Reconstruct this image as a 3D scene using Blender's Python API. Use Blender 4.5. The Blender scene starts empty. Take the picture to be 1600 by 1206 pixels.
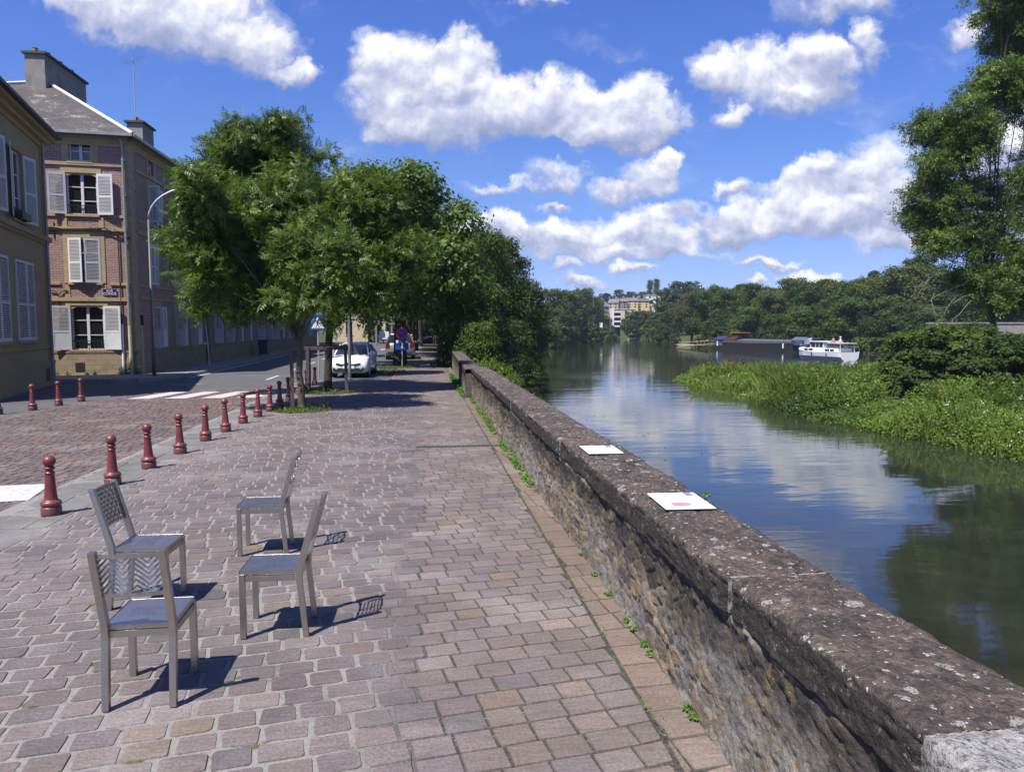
import bpy, bmesh, math, random
import numpy as np
from mathutils import Vector, Matrix
D = bpy.data; SC = bpy.context.scene; COL = SC.collection
R = math.radians; PI = math.pi
random.seed(7); RNG = np.random.default_rng(11)

# ------------------------------------------------------------------ camera, sun, sky, exposure
F, CX, CY, HC = 1150., 800., 603., 2.0           # focal length and centre in pixels of the 1600 px photo, eye height
PITCH = math.atan(91 / F); YAW = math.atan(.1215)
cam = D.objects.new('camera', D.cameras.new('camera')); COL.objects.link(cam)
cam.location = (0, 0, HC); cam.rotation_euler = (PI / 2 - PITCH, 0, -YAW)
cam.data.sensor_width = 36; cam.data.lens = 36 * F / 1600; cam.data.clip_start = .05; cam.data.clip_end = 6000
SC.camera = cam

SUN_EL = R(60); SUN_AZ = math.atan2(-.72, -.70)  # the sun stands behind the viewer's left shoulder
sd = Vector((math.sin(SUN_AZ) * math.cos(SUN_EL), math.cos(SUN_AZ) * math.cos(SUN_EL), math.sin(SUN_EL)))
sun = D.objects.new('sun', D.lights.new('sun', 'SUN')); COL.objects.link(sun)
sun.data.energy = 5.0; sun.data.angle = R(.5); sun.data.color = (1, .95, .87)
sun.rotation_euler = sd.to_track_quat('Z', 'Y').to_euler()
SC.view_settings.view_transform = 'Standard'; SC.view_settings.look = 'None'
SC.view_settings.exposure = .75; SC.view_settings.gamma = 1
SC.cycles.max_bounces = 6; SC.cycles.diffuse_bounces = 2; SC.cycles.glossy_bounces = 3
SC.cycles.transmission_bounces = 4; SC.cycles.transparent_max_bounces = 6
SC.cycles.caustics_reflective = False; SC.cycles.caustics_refractive = False
SC.cycles.use_denoising = True

def ray(px, py):
    x = (px - CX) / F; y = 1.; z = -(py - CY) / F
    c, s = math.cos(PITCH), math.sin(PITCH); y, z = y * c + z * s, -y * s + z * c
    c, s = math.cos(YAW), math.sin(YAW)
    return (x * c + y * s, -x * s + y * c, z)
def at(px, py, z=0.):                            # the point of height z that the photo shows at px, py
    r = ray(px, py); t = (z - HC) / r[2]
    return Vector((r[0] * t, r[1] * t, z))
def wp(px, py, d):                               # the point at distance d (metres straight ahead)
    r = ray(px, py); return Vector((r[0] * d, r[1] * d, HC + r[2] * d))

# ------------------------------------------------------------------ node helper
class G:
    def __init__(s, nt): s.nt = nt
    def n(s, typ, **kw):
        nd = s.nt.nodes.new(typ)
        for k, v in kw.items():
            if k[0] == '_': setattr(nd, k[1:], v); continue
            key = int(k[1:]) if k[0] == 'i' and k[1:].isdigit() else k.replace('__', ' ')
            i = nd.inputs[key]
            if isinstance(v, bpy.types.NodeSocket): s.nt.links.new(v, i)
            else: i.default_value = v
        return nd
    def m(s, op, a, b=0., c=0., clamp=False):
        nd = s.n('ShaderNodeMath', _operation=op, i0=a, i1=b, i2=c); nd.use_clamp = clamp; return nd.outputs[0]
    def v(s, op, a, b=(0, 0, 0), c=None):
        kw = dict(i0=a, i1=b)
        if c is not None: kw['i2'] = c
        nd = s.n('ShaderNodeVectorMath', _operation=op, **kw)
        return nd.outputs['Value'] if op in ('LENGTH', 'DOT_PRODUCT', 'DISTANCE') else nd.outputs[0]
    def mix(s, f, a, b, mode='MIX'):
        nd = s.n('ShaderNodeMix', _data_type='RGBA', _blend_type=mode)
        for i, val in ((0, f), (6, a), (7, b)):
            if isinstance(val, bpy.types.NodeSocket): s.nt.links.new(val, nd.inputs[i])
            elif i == 0: nd.inputs[0].default_value = val
            else: nd.inputs[i].default_value = (*val[:3], 1)
        return nd.outputs[2]
    def noise(s, vec, scale, detail=4, rough=.55, dist=0.):
        return s.n('ShaderNodeTexNoise', Vector=vec, Scale=scale, Detail=detail, Roughness=rough, Distortion=dist).outputs[0]
    def ramp(s, f, *st):
        nd = s.n('ShaderNodeValToRGB', Fac=f); e = nd.color_ramp.elements
        while len(e) < len(st): e.new(.5)
        for el, (p, c) in zip(e, st): el.position = p; el.color = (*c, 1) if len(c) == 3 else c
        return nd.outputs[0]
    def step(s, x, a, b):
        return s.n('ShaderNodeMapRange', _interpolation_type='SMOOTHSTEP', Value=x, i1=a, i2=b, i3=0., i4=1.).outputs[0]

# ------------------------------------------------------------------ the sky: Nishita with cumulus clouds
def build_world():
    w = D.worlds.new('World'); SC.world = w; w.use_nodes = True
    nt = w.node_tree; nt.nodes.clear(); g = G(nt)
    sky = g.n('ShaderNodeTexSky', _sky_type='NISHITA', _sun_disc=False, _sun_elevation=SUN_EL, _sun_rotation=SUN_AZ % (2 * PI),
              _altitude=150, _air_density=1.0, _dust_density=.25, _ozone_density=3.0)
    STR = .05
    co = g.n('ShaderNodeTexCoord').outputs['Generated']
    rot = g.n('ShaderNodeVectorRotate', _rotation_type='Z_AXIS', Vector=co, Angle=YAW).outputs[0]
    sp = g.n('ShaderNodeSeparateXYZ', Vector=rot)
    yy = g.m('MAXIMUM', sp.outputs[1], .05)
    u = g.m('DIVIDE', sp.outputs[0], yy); v = g.m('DIVIDE', sp.outputs[2], yy)
    p = g.n('ShaderNodeCombineXYZ', X=u, Y=v).outputs[0]
    # billow warp so that no outline is an ellipse
    wn = g.n('ShaderNodeTexNoise', Vector=p, Scale=16., Detail=6., Roughness=.62).outputs['Color']
    pw = g.v('ADD', p, g.v('MULTIPLY', g.v('SUBTRACT', wn, (.5, .5, .5)), (.085, .085, 0)))
    CL = [(230,8,135,55,1),(330,48,115,50,1),(400,82,75,42,1),(460,118,38,24,.8),(170,0,90,40,.8),
          (582,105,42,48,1.1),(648,106,48,50,1.2),(728,88,44,40,1.3),(700,140,85,45,1.1),(600,160,70,36,.9),(800,165,70,48,1),
          (885,165,62,44,1.2),(992,160,56,42,1.2),(940,180,70,34,1),(1040,185,42,40,.9),(740,195,170,32,1),(960,205,110,26,1),(610,208,45,22,.7),
          (1125,115,48,38,1.1),(1190,100,48,40,1.2),(1275,86,48,38,1.2),(1225,145,95,38,1),(1300,112,36,42,.9),(1140,182,30,18,.8),
          (1312,4,90,30,.9),(875,272,52,24,.9),(1010,275,55,38,1),(960,306,46,24,.9),(1040,268,32,26,.8),
          (760,360,66,26,.9),(830,365,66,28,1),(920,366,76,30,1),(1020,360,66,32,1.1),(1055,382,48,22,.8),(930,394,130,15,.7),(720,352,40,14,.8),
          (1130,356,46,26,1),(1172,345,54,32,1),(1232,318,54,38,1),(1300,332,90,44,1.1),(1385,258,66,48,1),(1292,275,66,28,.9),
          (1405,335,70,54,1.1),(1242,280,28,30,.9),(1390,377,70,16,.8),(1560,235,80,62,1),(1590,345,50,46,1),
          (1150,299,34,15,.8),(1510,46,42,24,.75),(1360,78,26,38,.6),(775,286,60,12,.6),(990,423,42,11,.75),(880,416,28,11,.75),
          (915,443,40,11,.8),(1270,433,52,13,.8),(1195,411,66,9,.65),(1185,442,18,8,.8),(865,322,34,9,.55),(840,5,40,10,.5),
          (1080,330,60,14,.5),(1020,400,120,12,.5)]
    A = None
    for (px, py, rx, ry, wt) in CL:
        if rx < 70 and wt < .9: wt += .25
        r = ray(px, py); c, s_ = math.cos(YAW), math.sin(YAW)
        x, y = r[0] * c - r[1] * s_, r[0] * s_ + r[1] * c
        u0, v0 = x / y, r[2] / y; a, b = rx * 1.2 / F, ry * 1.2 / F
        pq = pw if A is None else g.v('MULTIPLY_ADD', A, (1e-9, 1e-9, 0), pw)     # keeps the chain short on the shader stack
        q = g.v('MULTIPLY_ADD', pq, (1 / a, 1 / b, 0), (-u0 / a, -v0 / b, 0))
        wgt = g.m('MAXIMUM', g.m('MULTIPLY_ADD', g.v('DOT_PRODUCT', q, q), -wt, wt), 0.)
        qy = g.n('ShaderNodeSeparateXYZ', Vector=q).outputs[1]
        q2 = g.n('ShaderNodeCombineXYZ', X=wgt, Y=g.m('MULTIPLY', wgt, qy)).outputs[0]
        A = q2 if A is None else g.v('ADD', A, q2)
    sa = g.n('ShaderNodeSeparateXYZ', Vector=A); W, S = sa.outputs[0], sa.outputs[1]
    front = g.m('GREATER_THAN', sp.outputs[1], .06)
    W = g.m('MULTIPLY', W, front)
    rel = g.m('DIVIDE', S, g.m('MAXIMUM', W, .05))                   # -1 at a cloud's base, +1 at its top
    fine = g.noise(p, 24., 7, .58); fine2 = g.noise(g.v('ADD', p, (-.004, .011, 0)), 24., 7, .58)
    mid = g.noise(p, 8.5, 3, .5); mid2 = g.noise(g.v('ADD', p, (-.012, .030, 0)), 8.5, 3, .5)
    dens = g.m('MULTIPLY_ADD', g.m('SUBTRACT', fine, .5), 1.5, g.m('MINIMUM', W, 1.15))
    dens = g.m('MULTIPLY_ADD', g.m('SUBTRACT', mid, .5), .6, dens)
    # clouds of the rest of the sky, seen in reflections and from other sides
    oth = g.noise(rot, 3.2, 8, .6)
    outside = g.m('MAXIMUM', g.step(g.m('ABSOLUTE', u), .72, .95), g.m('MAXIMUM', g.m('SUBTRACT', 1., front), g.step(v, .53, .75)))
    doth = g.m('MULTIPLY', g.m('MULTIPLY_ADD', oth, 5., -2.55), outside)
    alpha = g.m('MULTIPLY', g.step(dens, .12, 1.0), g.step(W, .01, .14)); alpha_o = g.step(doth, .1, .8)
    alpha = g.m('MAXIMUM', alpha, alpha_o)
    veil = g.noise(g.v('MULTIPLY', pw, (1., 2.2, 1.)), 7., 6, .62)   # thin veils trailing off the clouds
    veil = g.m('MULTIPLY', g.step(g.m('MULTIPLY_ADD', g.m('MINIMUM', W, .5), .5, veil), .52, .86), .42)
    alpha = g.m('MAXIMUM', alpha, g.m('MULTIPLY', veil, front))
    lit = g.m('MULTIPLY_ADD', rel, .80, .53)
    lit = g.m('ADD', lit, g.m('MULTIPLY', g.m('SUBTRACT', fine, fine2), 1.0))
    lit = g.m('ADD', lit, g.m('MULTIPLY', g.m('SUBTRACT', mid, mid2), 1.5), clamp=True)
    cc = g.ramp(lit, (0., (.36, .42, .64)), (.28, (.50, .55, .77)), (.5, (.70, .73, .92)), (.7, (.96, .97, 1.04)), (.9, (1.18, 1.17, 1.16)))
    cc = g.mix(1., cc, (1 / STR * .57,) * 3, 'MULTIPLY')
    hs = g.n('ShaderNodeHueSaturation', Hue=.512, Saturation=1.22, Value=1.0, Color=sky.outputs[0]).outputs[0]
    el = g.m('MAXIMUM', sp.outputs[2], 0.)
    tint = g.ramp(el, (0., (.78, 1.08, 2.5)), (.07, (1.0, 1.08, 1.74)), (.19, (1.40, 1.47, 1.85)), (.41, (1.45, 1.60, 2.18)))
    hs = g.mix(1., hs, tint, 'MULTIPLY')
    col = g.mix(g.m('MULTIPLY', alpha, .97), hs, cc)
    bg = g.n('ShaderNodeBackground', Color=col, Strength=STR)
    out = g.n('ShaderNodeOutputWorld', Surface=bg.outputs[0])
build_world()

# ------------------------------------------------------------------ mesh helpers
class MB:
    def __init__(s): s.v = []; s.f = []; s.mi = []; s.M = None
    def add(s, vs, fs, mi=0, M=None):
        k = len(s.v); M2 = M
        for p in vs:
            p = Vector(p)
            if M2 is not None: p = M2 @ p
            if s.M is not None: p = s.M @ p
            s.v.append(tuple(p))
        for f in fs: s.f.append(tuple(i + k for i in f)); s.mi.append(mi)
        return s
    def box(s, c, d, mi=0, M=None, rz=0):
        x, y, z = d[0] / 2, d[1] / 2, d[2] / 2
        vs = [(-x,-y,-z),(x,-y,-z),(x,y,-z),(-x,y,-z),(-x,-y,z),(x,-y,z),(x,y,z),(-x,y,z)]
        T = Matrix.Translation(c) @ Matrix.Rotation(rz, 4, 'Z')
        if M is not None: T = M @ T
        return s.add(vs, [(0,3,2,1),(4,5,6,7),(0,1,5,4),(1,2,6,5),(2,3,7,6),(3,0,4,7)], mi, T)
    def bx(s, a, b, mi=0, M=None):
        return s.box([(a[i] + b[i]) / 2 for i in range(3)], [abs(b[i] - a[i]) for i in range(3)], mi, M)
    def bar(s, p, q, w, t, up=(0, 0, 1), mi=0, M=None):              # rectangular bar from p to q
        p = Vector(p); q = Vector(q); d = (q - p).normalized(); up = Vector(up)
        a = d.cross(up); a = a.normalized() if a.length > 1e-4 else d.orthogonal().normalized(); b = a.cross(d)
        vs = [e + a * sx * w / 2 + b * sy * t / 2 for e in (p, q) for sx, sy in ((-1,-1),(1,-1),(1,1),(-1,1))]
        return s.add(vs, [(0,1,2,3),(7,6,5,4),(0,4,5,1),(1,5,6,2),(2,6,7,3),(3,7,4,0)], mi, M)
    def tube(s, pts, rs, n=8, mi=0, M=None, cap=True):
        pts = [Vector(p) for p in pts]; k = len(pts)
        if not hasattr(rs, '__len__'): rs = [rs] * k
        vs = []; ref = None
        for i, p in enumerate(pts):
            d = (pts[min(i + 1, k - 1)] - pts[max(i - 1, 0)]).normalized()
            if ref is None: ref = d.orthogonal().normalized()
            a = (ref - d * ref.dot(d)); a = a.normalized() if a.length > 1e-5 else d.orthogonal().normalized()
            ref = a; b = d.cross(a)
            vs += [p + (a * math.cos(2*PI*j/n) + b * math.sin(2*PI*j/n)) * rs[i] for j in range(n)]
        fs = [(i*n+j, i*n+(j+1)%n, (i+1)*n+(j+1)%n, (i+1)*n+j) for i in range(k-1) for j in range(n)]
        if cap: fs += [tuple(range(n))[::-1], tuple((k-1)*n+j for j in range(n))]
        return s.add(vs, fs, mi, M)
    def lathe(s, prof, n=24, c=(0,0,0), mi=0, M=None):
        vs = [(c[0] + r*math.cos(2*PI*j/n), c[1] + r*math.sin(2*PI*j/n), c[2] + z) for r, z in prof for j in range(n)]
        k = len(prof)
        fs = [(i*n+j, i*n+(j+1)%n, (i+1)*n+(j+1)%n, (i+1)*n+j) for i in range(k-1) for j in range(n)]
        fs += [tuple(range(n))[::-1], tuple((k-1)*n+j for j in range(n))]
        return s.add(vs, fs, mi, M)
    def disc(s, c, r, t, axis='Y', n=24, mi=0, M=None):              # short cylinder
        T = Matrix.Translation(c) @ {'Y': Matrix.Rotation(PI/2, 4, 'X'), 'X': Matrix.Rotation(PI/2, 4, 'Y'), 'Z': Matrix.Identity(4)}[axis]
        if M is not None: T = M @ T
        return s.lathe([(r, -t/2), (r, t/2)], n, mi=mi, M=T)
    def prism(s, poly, a, b, axis='Z', mi=0, M=None):                # outline (2-D) swept from a to b along an axis
        def P(x, y, h): return {'Z': (x, y, h), 'Y': (x, h, y), 'X': (h, x, y)}[axis]
        n = len(poly)
        vs = [P(x, y, a) for x, y in poly] + [P(x, y, b) for x, y in poly]
        fs = [tuple(range(n))[::-1], tuple(range(n, 2*n))] + [(i, (i+1)%n, n+(i+1)%n, n+i) for i in range(n)]
        return s.add(vs, fs, mi, M)
    def loft(s, rings, mi=0, M=None, cap=True, closed=True):
        n = len(rings[0]); k = len(rings)
        vs = [p for r in rings for p in r]; m = n if closed else n - 1
        fs = [(i*n+j, i*n+(j+1)%n, (i+1)*n+(j+1)%n, (i+1)*n+j) for i in range(k-1) for j in range(m)]
        if cap: fs += [tuple(range(n))[::-1], tuple((k-1)*n+j for j in range(n))]
        return s.add(vs, fs, mi, M)
    def mesh(s, name, mats, smooth=False, bevel=0., seg=2, fix=True):
        me = D.meshes.new(name); me.from_pydata(s.v, [], s.f)
        me.polygons.foreach_set('material_index', s.mi)
        for m in (mats if isinstance(mats, (list, tuple)) else [mats]): me.materials.append(m)
        if fix or bevel:
            bm = bmesh.new(); bm.from_mesh(me)
            bmesh.ops.recalc_face_normals(bm, faces=bm.faces)
            if bevel:
                ed = [e for e in bm.edges if len(e.link_faces) == 2 and e.calc_face_angle(0) > .5]
                bmesh.ops.bevel(bm, geom=ed, offset=bevel, segments=seg, affect='EDGES', profile=.6)
            bm.to_mesh(me); bm.free()
        if smooth: me.shade_smooth()
        boxuv(me); return me
    def build(s, name, mats, parent=None, smooth=False, bevel=0., seg=2, fix=True):
        return obj(name, s.mesh(name, mats, smooth, bevel, seg, fix), parent)

def boxuv(me):                                                       # box projection in metres
    n = len(me.loops)
    if not n: return
    co = np.empty(len(me.vertices) * 3, np.float32); me.vertices.foreach_get('co', co); co = co.reshape(-1, 3)
    li = np.empty(n, np.int32); me.loops.foreach_get('vertex_index', li)
    nf = len(me.polygons); no = np.empty(nf * 3, np.float32); me.polygons.foreach_get('normal', no); no = no.reshape(-1, 3)
    lt = np.empty(nf, np.int32); me.polygons.foreach_get('loop_total', lt)
    nl = np.repeat(no, lt, axis=0); p = co[li]
    t = np.stack([-nl[:, 1], nl[:, 0]], 1); L = np.linalg.norm(t, axis=1); ok = L > .5
    t[~ok] = (1, 0); t[ok] /= L[ok][:, None]
    uu = p[:, 0] * t[:, 0] + p[:, 1] * t[:, 1]; vv = np.where(ok, p[:, 2], p[:, 1])
    uv = me.uv_layers.new(name='UVMap'); uv.data.foreach_set('uv', np.stack([uu, vv], 1).astype(np.float32).ravel())

def obj(name, me, parent=None, loc=None, rz=None):
    o = D.objects.new(name, me); COL.objects.link(o)
    if parent is not None: o.parent = parent
    if loc is not None: o.location = loc
    if rz is not None: o.rotation_euler = (0, 0, rz)
    return o
def tag(o, label=None, cat=None, group=None, kind=None):
    for k, v in (('label', label), ('category', cat), ('group', group), ('kind', kind)):
        if v: o[k] = v
    return o
def thing(name, label, cat, loc=(0, 0, 0), rz=0, group=None):
    o = D.objects.new(name, None); COL.objects.link(o); o.empty_display_size = .2
    o.location = loc; o.rotation_euler = (0, 0, rz)
    return tag(o, label, cat, group)
def copy_tree(o, parent=None):
    c = o.copy(); COL.objects.link(c)
    if parent is not None: c.parent = parent
    for ch in list(o.children): copy_tree(ch, c)
    return c
def dup(root, loc, rz=0, label=None, scale=None, group=None):
    r = copy_tree(root); r.location = loc; r.rotation_euler = (0, 0, rz)
    if scale: r.scale = scale if hasattr(scale, '__len__') else (scale,) * 3
    return tag(r, label, None, group)

def poly_mesh(name, V, k, mats, tint=None, mi=None, smooth=False):   # V: (n*k, 3); n faces of k corners each, none shared
    V = np.ascontiguousarray(V, np.float32).reshape(-1, 3); n = len(V) // k
    me = D.meshes.new(name); me.vertices.add(len(V)); me.vertices.foreach_set('co', V.ravel())
    me.loops.add(len(V)); me.loops.foreach_set('vertex_index', np.arange(len(V), dtype=np.int32))
    me.polygons.add(n); me.polygons.foreach_set('loop_start', np.arange(0, n * k, k, dtype=np.int32))
    for m in (mats if isinstance(mats, (list, tuple)) else [mats]): me.materials.append(m)
    if mi is not None: me.polygons.foreach_set('material_index', np.asarray(mi, np.int32))
    if tint is not None: set_tint(me, np.repeat(tint, k, axis=0))
    me.update(calc_edges=True); me.validate()
    if smooth: me.shade_smooth()
    return me
def set_tint(me, t):
    t = np.asarray(t, np.float32)
    if t.ndim == 1: t = np.stack([t, t, t], 1)
    a = me.color_attributes.new('tint', 'FLOAT_COLOR', 'POINT')
    a.data.foreach_set('color', np.concatenate([t, np.ones((len(t), 1), np.float32)], 1).ravel())
def grid_mesh(name, P, mats, tint=None, smooth=True, closed=False):  # P: (a, b, 3)
    a, b = P.shape[:2]; me = D.meshes.new(name)
    me.vertices.add(a * b); me.vertices.foreach_set('co', np.ascontiguousarray(P, np.float32).ravel())
    I = np.arange(a * b).reshape(a, b)
    q = np.stack([I[:-1, :-1], I[1:, :-1], I[1:, 1:], I[:-1, 1:]], -1).reshape(-1, 4).astype(np.int32); n = len(q)
    me.loops.add(n * 4); me.loops.foreach_set('vertex_index', q.ravel())
    me.polygons.add(n); me.polygons.foreach_set('loop_start', np.arange(0, n * 4, 4, dtype=np.int32))
    me.materials.append(mats)
    if tint is not None: set_tint(me, tint.reshape(a * b, -1))
    me.update(calc_edges=True); me.validate()
    if smooth: me.shade_smooth()
    boxuv(me); return me

_lat = np.random.default_rng(5).random((64, 64)).astype(np.float32)
def vnoise(x, y):
    xi = np.floor(x).astype(int); yi = np.floor(y).astype(int); fx = x - xi; fy = y - yi
    fx = fx * fx * (3 - 2 * fx); fy = fy * fy * (3 - 2 * fy)
    g = lambda i, j: _lat[(xi + i) % 64, (yi + j) % 64]
    return (g(0,0)*(1-fx)+g(1,0)*fx)*(1-fy) + (g(0,1)*(1-fx)+g(1,1)*fx)*fy
def fbm(x, y, o=4):
    s = 0; a = .5
    for i in range(o): s = s + a * vnoise(x * 2**i + 17.3*i, y * 2**i + 9.1*i); a *= .5
    return s
def sm(x, a, b):
    t = np.clip((x - a) / (b - a), 0, 1); return t * t * (3 - 2 * t)
# ------------------------------------------------------------------ materials
def newmat(name):
    m = D.materials.new(name); m.use_nodes = True; m.node_tree.nodes.clear(); return m, G(m.node_tree)
def finish(g, col, rough=.6, metal=0., bump=None, bstr=.3, bdist=.02, spec=.5, **kw):
    b = g.n('ShaderNodeBsdfPrincipled', Roughness=rough, Metallic=metal)
    i = b.inputs['Base Color']
    if isinstance(col, bpy.types.NodeSocket): g.nt.links.new(col, i)
    else: i.default_value = (*col[:3], 1)
    b.inputs['Specular IOR Level'].default_value = spec
    for k, v in kw.items():
        j = b.inputs[k.replace('__', ' ')]
        if isinstance(v, bpy.types.NodeSocket): g.nt.links.new(v, j)
        else: j.default_value = v
    if bump is not None:
        bp = g.n('ShaderNodeBump', Strength=bstr, Distance=bdist, Height=bump); g.nt.links.new(bp.outputs[0], b.inputs['Normal'])
    g.n('ShaderNodeOutputMaterial', Surface=b.outputs[0]); return b
def pm(name, col, rough=.6, metal=0., var=.25, scale=6., bump=0., spec=.5, **kw):   # a plain surface with uneven tone
    m, g = newmat(name); co = g.n('ShaderNodeTexCoord').outputs['Object']
    n = g.noise(co, scale, 5, .6); n2 = g.noise(co, scale * 7, 3)
    f = g.m('MULTIPLY_ADD', n2, .35, g.m('MULTIPLY', n, .65))
    lo = tuple(c * (1 - var) for c in col); hi = tuple(min(1, c * (1 + var)) for c in col)
    c = g.ramp(f, (.3, lo), (.7, hi))
    rr = g.m('MULTIPLY_ADD', n, .2, rough - .1)
    finish(g, c, rr, metal, f if bump else None, bump, .01, spec, **kw); return m
def attr(g, name='tint'):
    return g.n('ShaderNodeVertexColor', _layer_name=name).outputs[0]

def stone_mat(name, ramp, bstr=.35, grain=60.):                      # ramp picked by each stone's own tint.r, tint.g lightens
    m, g = newmat(name); co = g.n('ShaderNodeTexCoord').outputs['Object']
    a = g.n('ShaderNodeSeparateXYZ', Vector=attr(g))
    n1 = g.noise(co, 9., 5, .65); n2 = g.noise(co, grain, 4, .6); n3 = g.noise(co, 1.1, 3)
    str_ = g.noise(g.n('ShaderNodeMapping', Vector=co, Scale=(4., 26., 4.), Rotation=(0, 0, .6)).outputs[0], 1., 5, .6, 1.6)
    f = g.m('MULTIPLY_ADD', g.m('SUBTRACT', n1, .5), .55, a.outputs[0])
    c = g.ramp(f, *ramp)
    k = g.m('MULTIPLY_ADD', g.m('SUBTRACT', n2, .5), 1.1, .96)
    pit = g.step(g.noise(co, 150., 3, .6), .60, .70); k = g.m('MULTIPLY', k, g.m('MULTIPLY_ADD', pit, -.35, 1.))
    k = g.m('MULTIPLY', k, g.m('MULTIPLY_ADD', g.m('SUBTRACT', str_, .5), .9, 1.))
    k = g.m('MULTIPLY', k, g.m('MULTIPLY_ADD', g.m('SUBTRACT', n3, .5), .6, 1.))
    k = g.m('MULTIPLY', k, a.outputs[1])
    c = g.mix(1., c, g.n('ShaderNodeCombineXYZ', X=k, Y=k, Z=k).outputs[0], 'MULTIPLY')
    dust = g.step(g.m('MULTIPLY_ADD', n2, .3, n3), .66, .85)
    c = g.mix(g.m('MULTIPLY', dust, .25), c, (.26, .255, .25))
    h = g.m('MULTIPLY_ADD', n2, .5, g.m('MULTIPLY_ADD', n1, .9, g.m('MULTIPLY', str_, .5)))
    finish(g, c, .72, 0, h, bstr, .012, .35); return m
M_COB = stone_mat('cobble_stone', ((.05, (.098, .087, .087)), (.4, (.120, .103, .101)), (.65, (.132, .110, .105)), (.9, (.142, .116, .104)), (1., (.152, .119, .092))), .6)
M_PAV = stone_mat('smooth_paver', ((.05, (.118, .103, .102)), (.4, (.140, .116, .109)), (.7, (.152, .121, .109)), (1., (.168, .129, .100))), .25)
M_BOR = stone_mat('border_paver', ((.1, (.145, .112, .093)), (.6, (.162, .122, .099)), (1., (.178, .134, .106))), .25)
M_SETT = stone_mat('road_sett', ((.05, (.085, .073, .078)), (.4, (.115, .090, .090)), (.65, (.14, .102, .088)), (.85, (.155, .097, .070)), (1., (.09, .09, .097))), .6)
M_KERB = stone_mat('kerb_stone', ((.1, (.13, .125, .12)), (.6, (.155, .148, .14)), (1., (.185, .178, .167))), .4)

def mortar_mat():
    m, g = newmat('mortar'); co = g.n('ShaderNodeTexCoord').outputs['Object']
    n = g.noise(co, 60., 4, .7); n2 = g.noise(co, 1.3, 4, .6); n3 = g.noise(co, 5., 3)
    x = g.n('ShaderNodeSeparateXYZ', Vector=co).outputs[0]
    right = g.step(x, -.5, .15)
    pale = g.ramp(n, (.3, (.16, .152, .142)), (.7, (.25, .24, .225)))
    dark = g.ramp(n, (.35, (.028, .027, .025)), (.62, (.075, .07, .062)), (.74, (.34, .32, .3)))
    moss = g.ramp(n, (.3, (.05, .05, .02)), (.7, (.11, .12, .04)))
    f = g.m('ADD', right, g.m('MULTIPLY', g.step(n2, .5, .66), .55), clamp=True)
    c = g.mix(f, pale, dark); c = g.mix(g.step(n3, .60, .68), c, moss)
    finish(g, c, .9, 0, n, .6, .01, .2); return m
M_MORT = mortar_mat()

def asphalt():
    m, g = newmat('asphalt'); co = g.n('ShaderNodeTexCoord').outputs['Object']
    n = g.noise(co, 160., 3, .7); n2 = g.noise(co, .35, 5, .6); n3 = g.noise(co, 3., 4)
    c = g.ramp(n, (.3, (.06, .06, .066)), (.7, (.11, .11, .118)))
    k = g.m('MULTIPLY_ADD', n2, .8, g.m('MULTIPLY_ADD', n3, .3, .45))
    c = g.mix(1., c, g.n('ShaderNodeCombineXYZ', X=k, Y=k, Z=k).outputs[0], 'MULTIPLY')
    finish(g, c, .85, 0, n, .4, .008, .3); return m
M_ASPH = asphalt()
def roadpaint():
    m, g = newmat('road_paint'); co = g.n('ShaderNodeTexCoord').outputs['Object']
    n = g.noise(co, 14., 6, .7); n2 = g.noise(co, 90., 3)
    c = g.mix(g.step(g.m('MULTIPLY_ADD', n2, .3, n), .72, .85), (.42, .415, .41), (.12, .115, .115))
    finish(g, c, .7, 0, n2, .3, .006, .4); return m
M_PAINT = roadpaint()

def wall_mat():                                                      # rubble: tint.r stone tone, tint.g joint, tint.b weathering
    m, g = newmat('rubble_stone'); co = g.n('ShaderNodeTexCoord').outputs['Object']
    a = g.n('ShaderNodeSeparateXYZ', Vector=attr(g))
    n1 = g.noise(co, 14., 6, .7); n2 = g.noise(co, 70., 5, .65); n3 = g.noise(co, 2.2, 4, .6)
    f = g.m('MULTIPLY_ADD', g.m('SUBTRACT', n1, .5), .9, a.outputs[0])
    c = g.ramp(f, (0., (.045, .042, .04)), (.35, (.10, .088, .075)), (.6, (.165, .135, .10)), (.85, (.22, .155, .09)), (1., (.25, .22, .19)))
    mort = g.ramp(n2, (.3, (.17, .16, .145)), (.7, (.30, .285, .26)))
    c = g.mix(g.m('MULTIPLY', a.outputs[1], g.step(n1, .34, .52)), c, mort)
    blk = g.m('MULTIPLY', a.outputs[2], g.step(g.m('MULTIPLY_ADD', n1, .4, n3), .44, .70))
    c = g.mix(g.m('MULTIPLY', blk, .85), c, (.028, .026, .025))
    st = g.noise(g.n('ShaderNodeMapping', Vector=co, Scale=(9., 9., 1.8)).outputs[0], 1., 5, .6)
    c = g.mix(g.m('MULTIPLY', g.step(st, .56, .70), .5), c, (.20, .15, .045))
    c = g.mix(g.m('MULTIPLY', g.step(g.noise(co, 4.2, 5, .7), .62, .72), .65), c, (.29, .275, .255))
    vor = g.n('ShaderNodeTexVoronoi', Vector=co, Scale=26.); sp = g.m('LESS_THAN', vor.outputs['Distance'], g.m('MULTIPLY_ADD', n3, .5, -.16))
    c = g.mix(g.m('MULTIPLY', sp, g.step(n2, .45, .55)), c, (.42, .41, .39))
    h = g.m('MULTIPLY_ADD', n2, .45, n1)
    finish(g, c, .9, 0, h, .9, .03, .2); return m
M_WALL = wall_mat()
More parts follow.
